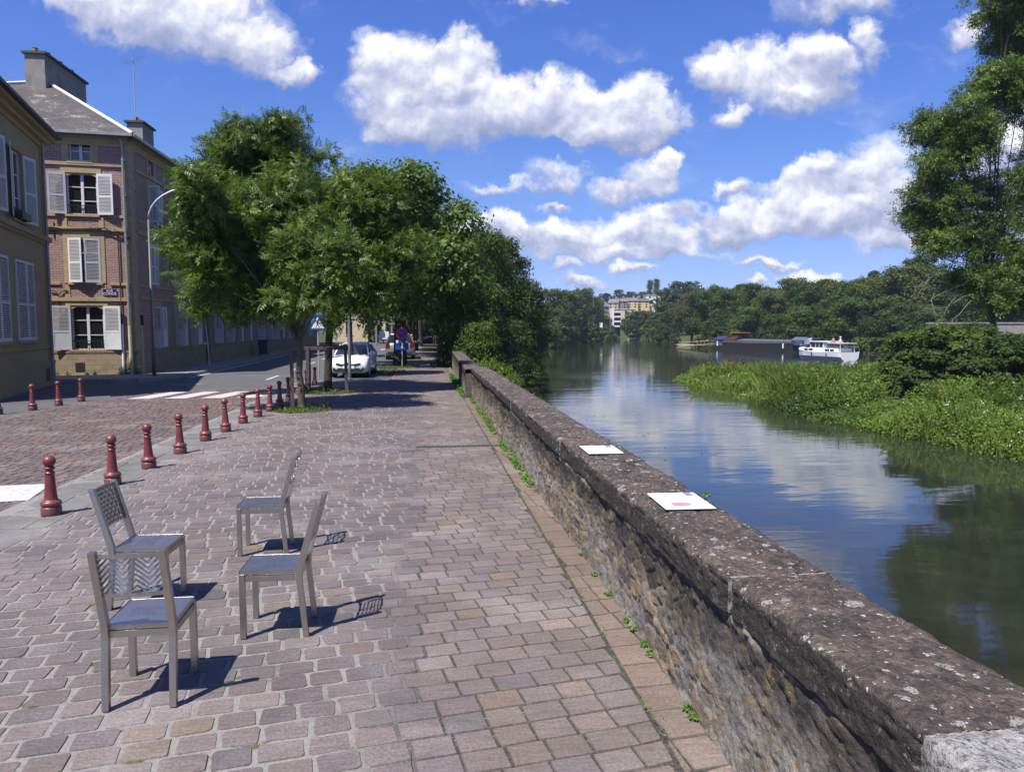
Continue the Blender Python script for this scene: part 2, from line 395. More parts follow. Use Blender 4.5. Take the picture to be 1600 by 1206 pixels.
def coping_mat(name, pale):
    m, g = newmat(name); co = g.n('ShaderNodeTexCoord').outputs['Object']
    n1 = g.noise(co, 22., 6, .72); n2 = g.noise(co, 110., 4, .6); n3 = g.noise(co, 4., 5, .65); n4 = g.noise(co, 48., 3, .6)
    f = g.m('MULTIPLY_ADD', g.m('SUBTRACT', n3, .5), .7, n1)
    if pale: c = g.ramp(f, (.25, (.10, .09, .085)), (.42, (.26, .25, .24)), (.6, (.36, .35, .335)), (.8, (.46, .45, .43)))
    else: c = g.ramp(f, (.24, (.026, .024, .023)), (.40, (.062, .053, .048)), (.54, (.110, .088, .074)), (.68, (.165, .125, .098)), (.84, (.25, .215, .18)))
    c = g.mix(g.m('MULTIPLY', g.step(n4, .52, .64), .65), c, (.035, .032, .032))
    for sc, th, tone in ((5., .22, (.30, .29, .28)), (9., .24, (.36, .35, .335)), (19., .27, (.44, .43, .41)), (42., .24, (.48, .47, .45))):
        pd = g.v('ADD', co, g.v('MULTIPLY', g.n('ShaderNodeTexNoise', Vector=co, Scale=30., Detail=4.).outputs['Color'], (.05, .05, .05)))
        vo = g.n('ShaderNodeTexVoronoi', Vector=pd, Scale=sc, Randomness=1.)
        on = g.m('LESS_THAN', vo.outputs['Distance'], g.m('MULTIPLY', g.n('ShaderNodeSeparateXYZ', Vector=vo.outputs['Color']).outputs[0], th))
        c = g.mix(g.m('MULTIPLY', on, g.step(n2, .38, .55)), c, tone)
    up = g.n('ShaderNodeSeparateXYZ', Vector=g.n('ShaderNodeNewGeometry').outputs['Normal']).outputs[2]
    side = g.m('SUBTRACT', 1., g.step(up, .25, .7))                  # black algae grows on the upright edges only
    c = g.mix(g.m('MULTIPLY', g.m('MULTIPLY', side, g.step(n3, .3, .5)), .2 if pale else .8), c, (.03, .028, .026))
    h = g.m('MULTIPLY_ADD', n2, .4, g.m('MULTIPLY_ADD', n1, 1., n4))
    finish(g, c, .92, 0, h, 1., .025, .2); return m
M_COP = coping_mat('coping_stone', False); M_COPL = coping_mat('pale_coping_stone', True)
def joint_mat():
    m, g = newmat('joint_mortar'); co = g.n('ShaderNodeTexCoord').outputs['Object']; n = g.noise(co, 26., 6, .7); n2 = g.noise(co, 90., 3)
    c = g.mix(g.step(n, .46, .58), g.ramp(n2, (.3, (.17, .16, .15)), (.7, (.30, .29, .275))), (.06, .052, .046))
    finish(g, c, .95, 0, n2, .6, .01, .2); return m
M_JOINT = joint_mat()

def leaf_mat(name, dark, light, trans=.35, rough=.5, spec=.3):
    m, g = newmat(name); a = g.n('ShaderNodeSeparateXYZ', Vector=attr(g))
    c = g.mix(a.outputs[0], dark, light)
    b = g.n('ShaderNodeBsdfPrincipled', Roughness=rough); g.nt.links.new(c, b.inputs['Base Color']); b.inputs['Specular IOR Level'].default_value = spec
    t = g.n('ShaderNodeBsdfTranslucent', Color=g.mix(.5, c, g.mix(1., c, (2.0, 1.9, .6), 'MULTIPLY')))
    mx = g.n('ShaderNodeMixShader', i0=trans, i1=b.outputs[0], i2=t.outputs[0])
    g.n('ShaderNodeOutputMaterial', Surface=mx.outputs[0]); return m
L_ASH = leaf_mat('ash_leaves', (.026, .058, .009), (.135, .205, .030), .32, .45, .28)
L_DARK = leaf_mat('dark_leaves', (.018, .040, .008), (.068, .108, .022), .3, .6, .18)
L_MID = leaf_mat('green_leaves', (.026, .056, .009), (.098, .150, .026), .32, .6, .18)
L_OLIVE = leaf_mat('olive_leaves', (.036, .056, .010), (.120, .146, .030), .32, .6, .18)
L_BROWN = leaf_mat('brownish_leaves', (.06, .058, .026), (.125, .108, .050), .3, .7, .12)
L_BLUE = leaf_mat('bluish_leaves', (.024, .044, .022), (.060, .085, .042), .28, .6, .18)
L_FAR = leaf_mat('far_hazed_leaves', (.034, .058, .018), (.095, .135, .040), .3, .6, .18)  # leaf colour lightened to imitate distance haze
L_FARB = leaf_mat('far_haze_blue_leaves', (.036, .056, .030), (.085, .118, .058), .3, .6, .18)  # haze of the far shore painted in as a paler, bluer green
L_WEED = leaf_mat('weed_leaves', (.032, .070, .008), (.145, .225, .030), .36, .55, .25)
L_GRASS = leaf_mat('grass_blades', (.060, .100, .015), (.205, .285, .060), .4, .6, .2)
L_TUFT = leaf_mat('tuft_leaves', (.05, .13, .015), (.14, .28, .04), .3)
M_BARK = pm('bark', (.048, .040, .032), .9, var=.5, scale=9, bump=.8, spec=.2)
M_BARKL = pm('pale_bark', (.085, .072, .054), .9, var=.45, scale=7, bump=.8, spec=.2)
M_DEAD = pm('dead_wood', (.15, .13, .10), .9, var=.3, scale=5)

def ground_mat():
    m, g = newmat('ground'); co = g.n('ShaderNodeTexCoord').outputs['Object']
    n = g.noise(co, .6, 6, .65); n2 = g.noise(co, 7., 5, .7); n3 = g.noise(co, .06, 4)
    f = g.m('MULTIPLY_ADD', n2, .4, g.m('MULTIPLY', n, .6))
    c = g.ramp(f, (.3, (.028, .042, .012)), (.5, (.055, .080, .022)), (.66, (.10, .115, .04)), (.8, (.15, .125, .075)))
    c = g.mix(g.step(n3, .45, .6), c, (.045, .062, .02), 'MIX')
    finish(g, c, .95, 0, n2, .8, .15, .1); return m
M_GROUND = ground_mat()
def water_mat():
    m, g = newmat('water'); co = g.n('ShaderNodeTexCoord').outputs['Object']
    st = g.n('ShaderNodeMapping', Vector=co, Scale=(.55, 1.5, 1.), Rotation=(0, 0, .12)).outputs[0]
    n1 = g.noise(st, .45, 3, .5); n2 = g.noise(st, 2.2, 3, .55); n3 = g.noise(co, .07, 4, .55)
    calm = g.step(n3, .46, .62)                                      # breeze patches ruffle parts of the surface
    d = g.n('ShaderNodeSeparateXYZ', Vector=co).outputs[1]
    h = g.m('MULTIPLY_ADD', n2, g.m('MULTIPLY_ADD', calm, .25, .05), g.m('MULTIPLY', n1, .55))
    c = g.mix(g.step(g.noise(co, .35, 4, .6), .4, .7), (.016, .019, .014), (.028, .029, .019))
    b = finish(g, c, .045, 0, h, .24, .12, .5); b.inputs['IOR'].default_value = 1.68
    return m
M_WATER = water_mat()

def brick_mat():
    m, g = newmat('brick'); uv = g.n('ShaderNodeTexCoord').outputs['UV']
    b = g.n('ShaderNodeTexBrick', Vector=uv, Color1=(.29, .140, .112, 1), Color2=(.19, .108, .096, 1), Mortar=(.36, .315, .27, 1), Scale=1.,
            Mortar__Size=.011, Mortar__Smooth=.2, Bias=-.1, Brick__Width=.225, Row__Height=.068)
    n = g.noise(uv, 5., 5, .6); n2 = g.noise(uv, 40., 3)
    k = g.m('MULTIPLY_ADD', n, .7, g.m('MULTIPLY_ADD', n2, .4, .45))
    c = g.mix(1., b.outputs[0], g.n('ShaderNodeCombineXYZ', X=k, Y=k, Z=k).outputs[0], 'MULTIPLY')
    finish(g, c, .85, 0, b.outputs['Fac'], -.5, .01, .25); return m
M_BRICK = brick_mat()
def ashlar(name, c1, c2, mo, w=.55, h=.28, var=.8):
    m, g = newmat(name); uv = g.n('ShaderNodeTexCoord').outputs['UV']
    b = g.n('ShaderNodeTexBrick', Vector=uv, Color1=(*c1, 1), Color2=(*c2, 1), Mortar=(*mo, 1), Scale=1., Mortar__Size=.008, Mortar__Smooth=.3, Bias=0., Brick__Width=w, Row__Height=h)
    n = g.noise(uv, 2.5, 6, .65); n2 = g.noise(uv, 22., 4)
    k = g.m('MULTIPLY_ADD', n, var, g.m('MULTIPLY_ADD', n2, .35, .84 - var / 2))
    c = g.mix(1., b.outputs[0], g.n('ShaderNodeCombineXYZ', X=k, Y=k, Z=k).outputs[0], 'MULTIPLY')
    finish(g, c, .88, 0, n2, .5, .01, .25); return m
M_YSTONE = ashlar('yellow_stone', (.40, .30, .17), (.35, .262, .15), (.28, .215, .14))
M_BASE = ashlar('plinth_stone', (.31, .235, .145), (.25, .195, .125), (.17, .14, .10), .42, .2)
M_RENDER = ashlar('ochre_render', (.34, .255, .135), (.32, .24, .125), (.28, .21, .115), 3., .9, .5)
M_GREYR = ashlar('grey_render', (.24, .21, .165), (.22, .19, .15), (.19, .165, .13), 3., 1.2, .6)
M_CONC = pm('concrete', (.20, .195, .185), .9, var=.3, scale=2, bump=.3)
def slate():
    m, g = newmat('slate'); uv = g.n('ShaderNodeTexCoord').outputs['UV']; co = g.n('ShaderNodeTexCoord').outputs['Object']
    b = g.n('ShaderNodeTexBrick', Vector=uv, Color1=(.098, .084, .078, 1), Color2=(.060, .054, .053, 1), Mortar=(.035, .032, .032, 1), Scale=1., Mortar__Size=.012, Bias=0., Brick__Width=.24, Row__Height=.15)
    n = g.noise(co, 1.2, 6, .65); n2 = g.noise(co, 9., 5, .7)
    k = g.m('MULTIPLY_ADD', n, .9, .55)
    c = g.mix(1., b.outputs[0], g.n('ShaderNodeCombineXYZ', X=k, Y=k, Z=k).outputs[0], 'MULTIPLY')
    c = g.mix(g.m('MULTIPLY', g.step(g.m('MULTIPLY_ADD', n2, .6, n), .86, .98), .7), c, (.33, .32, .27))
    finish(g, c, .75, 0, b.outputs['Fac'], -.6, .02, .3); return m
M_SLATE = slate()
M_ZINC = pm('zinc', (.27, .28, .29), .5, .4, var=.2)
M_WHITE = pm('white_paint', (.62, .62, .62), .55, var=.08, scale=3)
M_SHUT = pm('shutter_paint', (.56, .565, .58), .6, var=.1, scale=3)
M_LOUV = pm('shutter_louvre', (.42, .42, .42), .7, var=.1, scale=3)
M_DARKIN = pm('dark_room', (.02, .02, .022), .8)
def glass_mat(name, tintc=(.012, .014, .018), rough=.04):
    m, g = newmat(name); co = g.n('ShaderNodeTexCoord').outputs['Object']
    finish(g, tintc, rough, 0, g.noise(co, .9, 2), .03, .05, .8); return m
M_GLASS = glass_mat('window_glass'); M_CGLASS = glass_mat('car_glass', (.02, .026, .034), .03)
M_IRON = pm('wrought_iron', (.018, .017, .017), .6, .3)
def worn_paint(name, col, rough):
    m, g = newmat(name); co = g.n('ShaderNodeTexCoord').outputs['Object']; wo = g.n('ShaderNodeNewGeometry').outputs['Position']
    n = g.noise(wo, 9., 5, .65); n2 = g.noise(wo, 55., 5, .7); z = g.n('ShaderNodeSeparateXYZ', Vector=co).outputs[2]
    c = g.ramp(n, (.3, tuple(x*.78 for x in col)), (.7, tuple(x*1.25 for x in col)))
    low = g.m('SUBTRACT', 1., g.step(z, .02, .20))                   # scuffed and dusty towards the foot
    c = g.mix(g.m('MULTIPLY', low, g.step(n2, .42, .62)), c, (.12, .075, .065))
    c = g.mix(g.step(g.m('MULTIPLY_ADD', low, .06, n2), .72, .75), c, (.05, .03, .024))
    finish(g, c, g.m('MULTIPLY_ADD', n2, .25, rough - .1), 0, n2, .12, .004, .5); return m
M_BOLL = worn_paint('bollard_red', (.150, .030, .031), .40)
M_BOLLD = pm('bollard_dark', (.045, .022, .022), .5, var=.3, scale=14, bump=.06)
def steel(name, col, rough, aniso=.5, sc=(3, 260, 3)):
    m, g = newmat(name); co = g.n('ShaderNodeTexCoord').outputs['Object']
    n = g.noise(g.n('ShaderNodeMapping', Vector=co, Scale=sc).outputs[0], 1., 3); n2 = g.noise(co, 9., 5, .7)
    c = g.mix(g.m('MULTIPLY', g.step(n2, .5, .75), .4), col, tuple(x * .6 for x in col))
    rr = g.m('MULTIPLY_ADD', n2, .22, g.m('MULTIPLY_ADD', n, .1, rough - .12))
    finish(g, c, rr, 1., n, .06, .004, .5); return m
M_STEEL = steel('brushed_steel', (.46, .43, .385), .34); M_STEELD = steel('worn_steel_plate', (.50, .49, .49), .36)
M_ETCH = pm('etched_letters', (.05, .055, .09), .7)
M_GALV = pm('galvanised', (.40, .41, .42), .5, .55, var=.15)
M_POST_SHADE = pm('lamp_post_shade_tone', (.085, .088, .095), .55, .2, var=.15)  # galvanised post; the shade it stands in is put into its dark colour
M_GREYPOLE = pm('grey_pole', (.20, .20, .20), .6, .1, var=.15)
M_TIMBER = pm('stake_timber', (.085, .066, .05), .9, var=.4, scale=8, bump=.5)
M_BLUE = pm('sign_blue_shaded', (.010, .042, .23), .4, var=.05); M_NAVY = pm('plate_navy', (.010, .016, .10), .4, var=.05)  # sign blue is darkened in its colour to stand for shade
M_SIGNW = pm('sign_white', (.72, .72, .72), .5, var=.04); M_SIGNR = pm('sign_red', (.42, .02, .03), .4, var=.05)
M_BLACK = pm('black', (.012, .012, .013), .6); M_RUBBER = pm('rubber', (.018, .018, .018), .85)
M_PLATE = pm('panel_white', (.68, .68, .70), .35, var=.03); M_PINK = pm('panel_pink', (.42, .20, .22), .4, var=.25, scale=30)
M_PPHOTO = pm('panel_photo', (.16, .17, .32), .4, var=.5, scale=60); M_PTEXT = pm('panel_text', (.16, .17, .22), .5)
M_CARW = pm('car_white', (.60, .61, .63), .22, var=.03, spec=.6, Coat__Weight=.6); M_CARS = pm('car_silver', (.33, .34, .35), .3, .6, var=.05, Coat__Weight=.5)
M_CARD = pm('car_dark', (.02, .024, .035), .25, var=.05, Coat__Weight=.5); M_CARR = pm('car_red', (.25, .03, .03), .3, Coat__Weight=.5)
M_PLAST = pm('dark_plastic', (.02, .02, .022), .5); M_CHROME = pm('chrome', (.6, .6, .62), .15, 1.)
M_LAMP = pm('headlamp_glass', (.16, .17, .19), .1, .3, var=.2, scale=20); M_TAIL = pm('tail_lamp', (.11, .010, .010), .2)
M_HULLB = pm('barge_black', (.011, .0105, .011), .6, var=.3, scale=.8); M_TARP = pm('tarp_blue', (.014, .03, .13), .6)
M_HATCH = pm('hatch_grey', (.085, .09, .10), .55, var=.2, scale=.7); M_ORANGE = pm('orange_paint', (.42, .13, .03), .6)
M_RUST = pm('rust_red', (.09, .035, .025), .7, var=.3); M_BOATW = pm('boat_white', (.72, .72, .71), .3, var=.05)
M_BOATB = pm('boat_blue', (.30, .42, .52), .5, var=.1); M_WOOD = pm('pale_planks', (.42, .36, .26), .85, var=.25)
M_ROOFR = pm('roof_tiles', (.16, .10, .08), .85, var=.35, scale=1.5); M_CREAM = pm('cream_wall', (.50, .42, .29), .85, var=.15, scale=.6)
M_PINKW = pm('pinkish_wall', (.42, .30, .23), .85, var=.15, scale=.6); M_WHITEW = pm('white_wall', (.62, .60, .56), .85, var=.1, scale=.6)
M_YELW = pm('yellow_wall', (.55, .40, .18), .85, var=.1, scale=.6); M_SLATEF = pm('far_slate', (.13, .13, .14), .7, var=.25, scale=1.5)
M_SKIN = pm('skin', (.48, .28, .20), .5); M_SHIRT = pm('pink_shirt', (.52, .14, .18), .8); M_HAT = pm('white_hat', (.7, .68, .66), .8)
M_POT = pm('chimney_pot', (.30, .12, .07), .8, var=.2)
def rough_render():
    m, g = newmat('chimney_render'); co = g.n('ShaderNodeTexCoord').outputs['Object']
    n = g.noise(co, 1.1, 6, .7); n2 = g.noise(co, 14., 4); s_ = g.noise(g.n('ShaderNodeMapping', Vector=co, Scale=(3, 3, .5)).outputs[0], 1., 4)
    c = g.ramp(g.m('MULTIPLY_ADD', n2, .3, g.m('MULTIPLY', n, .7)), (.3, (.16, .155, .14)), (.6, (.27, .265, .245)), (.8, (.34, .335, .31)))
    c = g.mix(g.m('MULTIPLY', g.step(s_, .55, .72), .6), c, (.10, .095, .08))
    finish(g, c, .9, 0, n2, .5, .02, .2); return m
M_CHIM = rough_render()
# ------------------------------------------------------------------ terrain, river, paving, roads
ISL = np.array([(23.2,61),(22.6,51),(21.6,37),(22.3,25),(24.5,12),(27,-30),(200,-30),(200,95),(66,92),(40,60),(34,59.5),(29.5,68),(26.5,72),(23.6,67)])
def sdf(px, py, poly):                                               # signed distance, negative inside
    d = np.full(px.shape, 1e9); inside = np.zeros(px.shape, bool); n = len(poly)
    for i in range(n):
        a = poly[i]; b = poly[(i + 1) % n]; e = b - a
        t = np.clip(((px - a[0]) * e[0] + (py - a[1]) * e[1]) / (e @ e), 0, 1)
        d = np.minimum(d, np.hypot(px - a[0] - t * e[0], py - a[1] - t * e[1]))
        c = (a[1] > py) != (b[1] > py)
        with np.errstate(divide='ignore', invalid='ignore'): inside ^= c & (px < e[0] * (py - a[1]) / e[1] + a[0])
    return np.where(inside, -d, d)
def xl(y): return np.interp(y, [22, 30, 45, 60, 80, 119, 173, 248, 315, 376, 420], [1.9, 3.4, 5.0, 7.4, 9., 14.5, 24, 41, 66, 99, 140])
def xr(y): return np.interp(y, [0, 100, 133, 160, 199, 250, 312, 345, 420], [125, 112, 101, 93, 76, 84, 95, 106, 140])
def land(x, y):
    L = xl(y); Rr = xr(y); z = np.full(x.shape, -5.)
    t = (x - 1.75) / np.maximum(L - 1.75, .05)
    left = np.where(x < 1.7, -.10, np.where(y < 21, -5., np.where(t < 1, -.35 - 2.75 * np.clip(t, 0, 1) ** 1.3, -3.1 - .5 * (x - L))))
    rt = x - Rr
    right = np.where(rt > 0, -3. + 1.2 * sm(rt, 0, 5) + .02 * rt, -3. + .5 * rt)
    z = np.maximum(z, np.maximum(left, right))
    d = sdf(x, y, ISL); z = np.maximum(z, np.where(d < 0, -3.05 + .75 * sm(-d, 0, 5), -3.05 - .5 * d))
    hill = 22 * np.exp(-(((x - 165) / 90) ** 2 + ((y - 540) / 62) ** 2)) + 20 * np.exp(-(((x - 30) / 70) ** 2 + ((y - 430) / 90) ** 2))
    hill = hill + 15 * np.exp(-(((x - 215) / 75) ** 2 + ((y - 270) / 110) ** 2)) + 30 * sm(np.hypot(x, y), 520, 900)
    hill = hill * sm(np.minimum(np.abs(x - L), np.abs(x - Rr)) + 400 * ((x < L) | (x > Rr)) * 0 + np.where((x < L - 2) | (x > Rr + 2), 30, 0), 5, 30)
    return z + np.where(y > -50, hill, 0) * ((x < L) | (x > Rr))
def landz(x, y): return float(land(np.array([float(x)]), np.array([float(y)]))[0])
def build_ground():
    xs = np.unique(np.concatenate([np.linspace(-2500, -200, 12), np.linspace(-200, -10, 20), [-5, 0, 1.6, 1.72, 1.78, 1.85], np.arange(2.5, 32, 1.), np.arange(32, 130, 2.5), np.arange(130, 300, 8), np.linspace(300, 2500, 14)]))
    ys = np.unique(np.concatenate([np.linspace(-800, -60, 8), np.arange(-50, 18, 4.), np.arange(18, 90, 1.5), np.arange(90, 240, 4), np.arange(240, 600, 8), np.linspace(600, 4000, 16)]))
    X, Y = np.meshgrid(xs, ys, indexing='ij')
    Z = land(X, Y) + .25 * (fbm(X * .3, Y * .3) - .5) * (X > 2)
    tag(obj('ground', grid_mesh('ground', np.stack([X, Y, Z], -1), M_GROUND)), kind='structure')
    me = MB().add([(1.8, -300, -3), (600, -300, -3), (600, 700, -3), (1.8, 700, -3)], [(0, 1, 2, 3)]).mesh('river', M_WATER)
    tag(obj('river', me), kind='structure')
build_ground()

def stones(xa, xb, ya, yb, row, wid, gap, ang, rough=.006, hz=.005, z=0., corner=.0, jit=.05, seed=0, offs=.5, keep=None, wear=None, bev=.006, lay=None):
    rng = np.random.default_rng(lay or seed); c, s = math.cos(ang), math.sin(ang)
    cx, cy = (xa + xb) / 2, (ya + yb) / 2; Rd = math.hypot(xb - xa, yb - ya) / 2 + 1
    nr = int(2 * Rd / row) + 1; P = []; B = []
    for k in range(nr):
        v0 = -Rd + k * row; u = -Rd + (k % 2) * wid * offs + rng.uniform(-.12, .12) * wid
        n = int(2 * Rd / wid) + 2
        w = wid * (1 + rng.uniform(-1, 1, n) * jit * 2.2); ue = u + np.concatenate([[0], np.cumsum(w)])
        um = (ue[:-1] + ue[1:]) / 2
        X = cx + um * c - (v0 + row / 2) * s; Y = cy + um * s + (v0 + row / 2) * c
        ok = (X > xa - wid) & (X < xb + wid) & (Y > ya) & (Y < yb)
        if keep is not None: ok &= keep(X, Y)
        for i in np.nonzero(ok)[0]: B.append((ue[i] + gap / 2, ue[i + 1] - gap / 2, v0 + gap / 2, v0 + row - gap / 2))
    B = np.array(B); n = len(B); rng = np.random.default_rng(seed + 500)
    j = lambda a: rng.uniform(-a, a, n)
    hu = (B[:, 1] - B[:, 0]) / 2; hv = (B[:, 3] - B[:, 2]) / 2; mu = (B[:, 0] + B[:, 1]) / 2; mv = (B[:, 2] + B[:, 3]) / 2
    if corner > 0:
        k = corner * (1 + rng.uniform(-.6, .6, (8, n)))
        cs = [(-hu + k[0], -hv), (hu - k[1], -hv), (hu, -hv + k[2]), (hu, hv - k[3]), (hu - k[4], hv), (-hu + k[5], hv), (-hu, hv - k[6]), (-hu, -hv + k[7])]
    else: cs = [(-hu, -hv), (hu, -hv), (hu, hv), (-hu, hv)]
    m = len(cs); O = np.zeros((n, m, 3)); T = np.zeros((n, m, 3))
    tx, ty = j(.012), j(.012); top = z + j(hz)
    for q, (a, b) in enumerate(cs):
        a = a + j(rough); b = b + j(rough); sh = 1 - np.minimum(bev / np.maximum(np.hypot(a, b), .02), .4)
        for A, f, dz in ((O, 1., -.016), (T, sh, 0.)):
            uu = mu + a * f; vv = mv + b * f
            A[:, q, 0] = cx + uu * c - vv * s; A[:, q, 1] = cy + uu * s + vv * c
            A[:, q, 2] = top + dz + (tx * a + ty * b) * (dz == 0)
    wx = lambda A: np.clip(A[:, :, 0], xa, xb)
    O[:, :, 0] = wx(O); T[:, :, 0] = wx(T)
    ok = (O[:, :, 0].max(1) - O[:, :, 0].min(1)) > .035
    O, T, n = O[ok], T[ok], int(ok.sum())
    V = np.concatenate([T, O], 1).reshape(-1, 3); base = (np.arange(n) * 2 * m)[:, None]
    topf = base + np.arange(m)[None, :]
    side = np.stack([base + np.arange(m) + m, base + (np.arange(m) + 1) % m + m, base + (np.arange(m) + 1) % m, base + np.arange(m)], -1).reshape(-1, 4)
    tint = np.stack([rng.beta(3.2, 3.2, n), 1 + rng.uniform(-.13, .13, n), np.zeros(n)], 1)
    if wear is not None: tint = wear(T.mean(1), tint, rng)
    return V, topf, side, np.repeat(tint, 2 * m, axis=0)
def stone_obj(name, mat, *a, **k):
    V, tf, sf, tint = stones(*a, **k); me = D.meshes.new(name)
    me.vertices.add(len(V)); me.vertices.foreach_set('co', V.astype(np.float32).ravel())
    li = np.concatenate([tf.ravel(), sf.ravel()]).astype(np.int32); me.loops.add(len(li)); me.loops.foreach_set('vertex_index', li)
    m = tf.shape[1]; ls = np.concatenate([np.arange(len(tf)) * m, len(tf) * m + np.arange(len(sf)) * 4]).astype(np.int32)
    me.polygons.add(len(ls)); me.polygons.foreach_set('loop_start', ls); me.materials.append(mat)
    set_tint(me, tint); me.update(calc_edges=True); me.validate(); me.shade_flat()
    return tag(obj(name, me), kind='structure')

def build_paving():
    A9 = R(9.2)
    def wear_cob(c, t, rng):                                         # odd stones: sandy ones, pale repaired ones, a greyer band by the kerb
        n = len(t); k = rng.random(n)
        t[k < .025, 0] = .95; t[k > .98, 1] = 1.35
        g = fbm(c[:, 0] * .35, c[:, 1] * .35, 3); t[:, 0] += (g - .45) * .4
        band = sm(-c[:, 0], 2.2, 3.6); t[:, 1] *= 1 + .25 * band
        smear = np.exp(-(((c[:, 0] + 1.5) / .28) ** 2 + ((c[:, 1] - 3.9) / .22) ** 2)); t[:, 1] *= 1 + .75 * smear; t[:, 0] -= .2 * smear
        t[:, 0] -= .15 * band; return np.clip(t, 0, 2)
    def wear_pav(c, t, rng):
        k = rng.random(len(t)); t[k < .02, 0] = 1.0; t[k > .975, 1] = 1.3; t[(k > .92) & (k < .975), 0] = .05
        return t
    stone_obj('cobble_paving', M_COB, -3.75, 1.135, -.5, 62, .174, .216, .018, A9, rough=.008, hz=.003, corner=.014, bev=.007, jit=.05, seed=1, wear=wear_cob, lay=900,
              keep=lambda X, Y: (X < -.07) & ~((X < -1.2) & (Y > 28.3)))
    stone_obj('paver_walkway', M_PAV, -3.75, 1.135, -.5, 62, .174, .216, .0105, A9, rough=.0025, hz=.0016, corner=0., jit=.05, seed=2, wear=wear_pav, lay=900, keep=lambda X, Y: X >= -.07)
    stone_obj('border_pavers', M_BOR, 1.16, 1.40, .5, 40, .262, .30, .010, R(6), rough=.002, hz=.002, seed=4, jit=.0, offs=0.)
    stone_obj('kerb_strip', M_KERB, -4.5, -3.78, -1, 27, .75, .42, .014, R(2), rough=.004, hz=.003, z=-.002, corner=.02, seed=5, jit=.12)
    bnd = lambda Y: np.interp(Y, [-2, 18, 21.5, 23.5, 24.6, 25.6], [-9.6, -9.3, -8.9, -8.2, -7.0, -3.9])
    stone_obj('road_setts', M_SETT, -12, -4.52, -1, 26, .125, .165, .015, R(-24), rough=.005, hz=.004, z=-.014, corner=.012, seed=6, jit=.12,
              keep=lambda X, Y: (X > np.interp(Y, [-2, 18, 21.5, 23.5, 24.8, 25.8], [-9.7, -9.4, -9.0, -8.4, -7.2, -3.9])))
    sh = lambda nm, poly, z, mt: tag(MB().add([(x, y, z) for x, y in poly], [tuple(range(len(poly)))]).build(nm, mt), kind='structure')
    sh('paving_bed', [(-4.6, -4), (-.07, -4), (-.07, 150), (-1.22, 150), (-1.22, 28.4), (-4.6, 28.4)], -.0055, M_MORT); sh('paving_bed', [(-.07, -4), (1.42, -4), (1.42, 150), (-.07, 150)], -.0095, M_MORT)
    sh('road', [(-90, -40), (-4.6, -40), (-4.6, 28.4), (-1.22, 28.4), (-1.22, 102), (-90, 102)], -.027, M_ASPH)
    # pavement along the brick house, with its kerb
    p = [(-30, 29.0), (-11.4, 28.75), (-10.6, 28.9), (-10.05, 29.5), (-9.75, 30.5), (-9.6, 34), (-9.9, 45), (-10.6, 60), (-11.2, 80), (-11.6, 100), (-30, 100)]
    tag(MB().prism(p, -.05, .10).build('pavement', M_CONCW), kind='structure')
    k = MB()
    for a, b in zip(p[:-2], p[1:-1]): k.bar((*a, .03), (*b, .03), .16, .17)
    tag(k.build('kerb', M_KERBC), kind='structure')
    # road markings
    mk = MB(); Z = -.0096
    for i in range(5):
        x = -8.35 + 1.0 * i; mk.add([(x, 21.9, Z), (x + .62, 21.9, Z), (x + 1.0, 24.1, Z), (x + .5, 24.1, Z)], [(0, 1, 2, 3)])
    mk.add([(-9.2, 8.3, Z), (-4.6, 9.1, Z), (-4.78, 10.05, Z), (-9.2, 9.6, Z)], [(0, 1, 2, 3)])
    Z = -.021
    for i in range(9):
        y = 29.5 + 6.2 * i; x = -6.1 - .018 * (y - 29); mk.add([(x, y, Z), (x + .13, y, Z), (x + .1, y + 2.6, Z), (x - .03, y + 2.6, Z)], [(0, 1, 2, 3)])
    mk.add([(-9.45, 31, Z), (-9.30, 31, Z), (-9.6, 46, Z), (-9.75, 46, Z)], [(0, 1, 2, 3)])
    mk.add([(-9.75, 46.2, Z), (-9.6, 46.2, Z), (-10.3, 62, Z), (-10.45, 62, Z)], [(0, 1, 2, 3)])
    for i in range(7): mk.add([(-9.6 + 1.15 * i, 68, Z), (-9.1 + 1.15 * i, 68, Z), (-9.1 + 1.15 * i, 71, Z), (-9.6 + 1.15 * i, 71, Z)], [(0, 1, 2, 3)])
    for i in range(0): mk.add([(-12.6 + .15 * i, 26.2 + .8 * i, Z), (-9.6 + .9 * i * .2, 26.4 + .6 * i, Z), (-9.6 + .9 * i * .2, 26.55 + .6 * i, Z), (-12.6 + .15 * i, 26.35 + .8 * i, Z)], [(0, 1, 2, 3)]) if i in (1, 3) else None
    mk.add([(-8.9, 27.3, Z), (-8.0, 27.55, Z), (-7.9, 27.7, Z), (-8.85, 27.45, Z)], [(0, 1, 2, 3)])
    tag(mk.build('road_markings', M_PAINT), kind='structure')
    # drain channel across the walkway
    t = thing('drain_channel', 'dark slotted drain set flush across the walkway beside the wall', 'drain', (.62, 12.35, 0))
    b = MB().box((0, 0, -.004), (1.5, .17, .012)); b.build('channel', M_GALVD, t)
    s = MB()
    for i in range(48): s.box((-.72 + .0306 * i, 0, .006), (.016, .13, .008))
    s.build('grating', M_PLAST, t)
M_CONCW = pm('pavement_concrete', (.21, .185, .165), .9, var=.3, scale=1.3, bump=.3)
M_KERBC = pm('kerb_granite', (.24, .23, .22), .85, var=.3, scale=3, bump=.3)
M_GALVD = pm('drain_steel', (.12, .12, .125), .55, .5, var=.3)
build_paving()

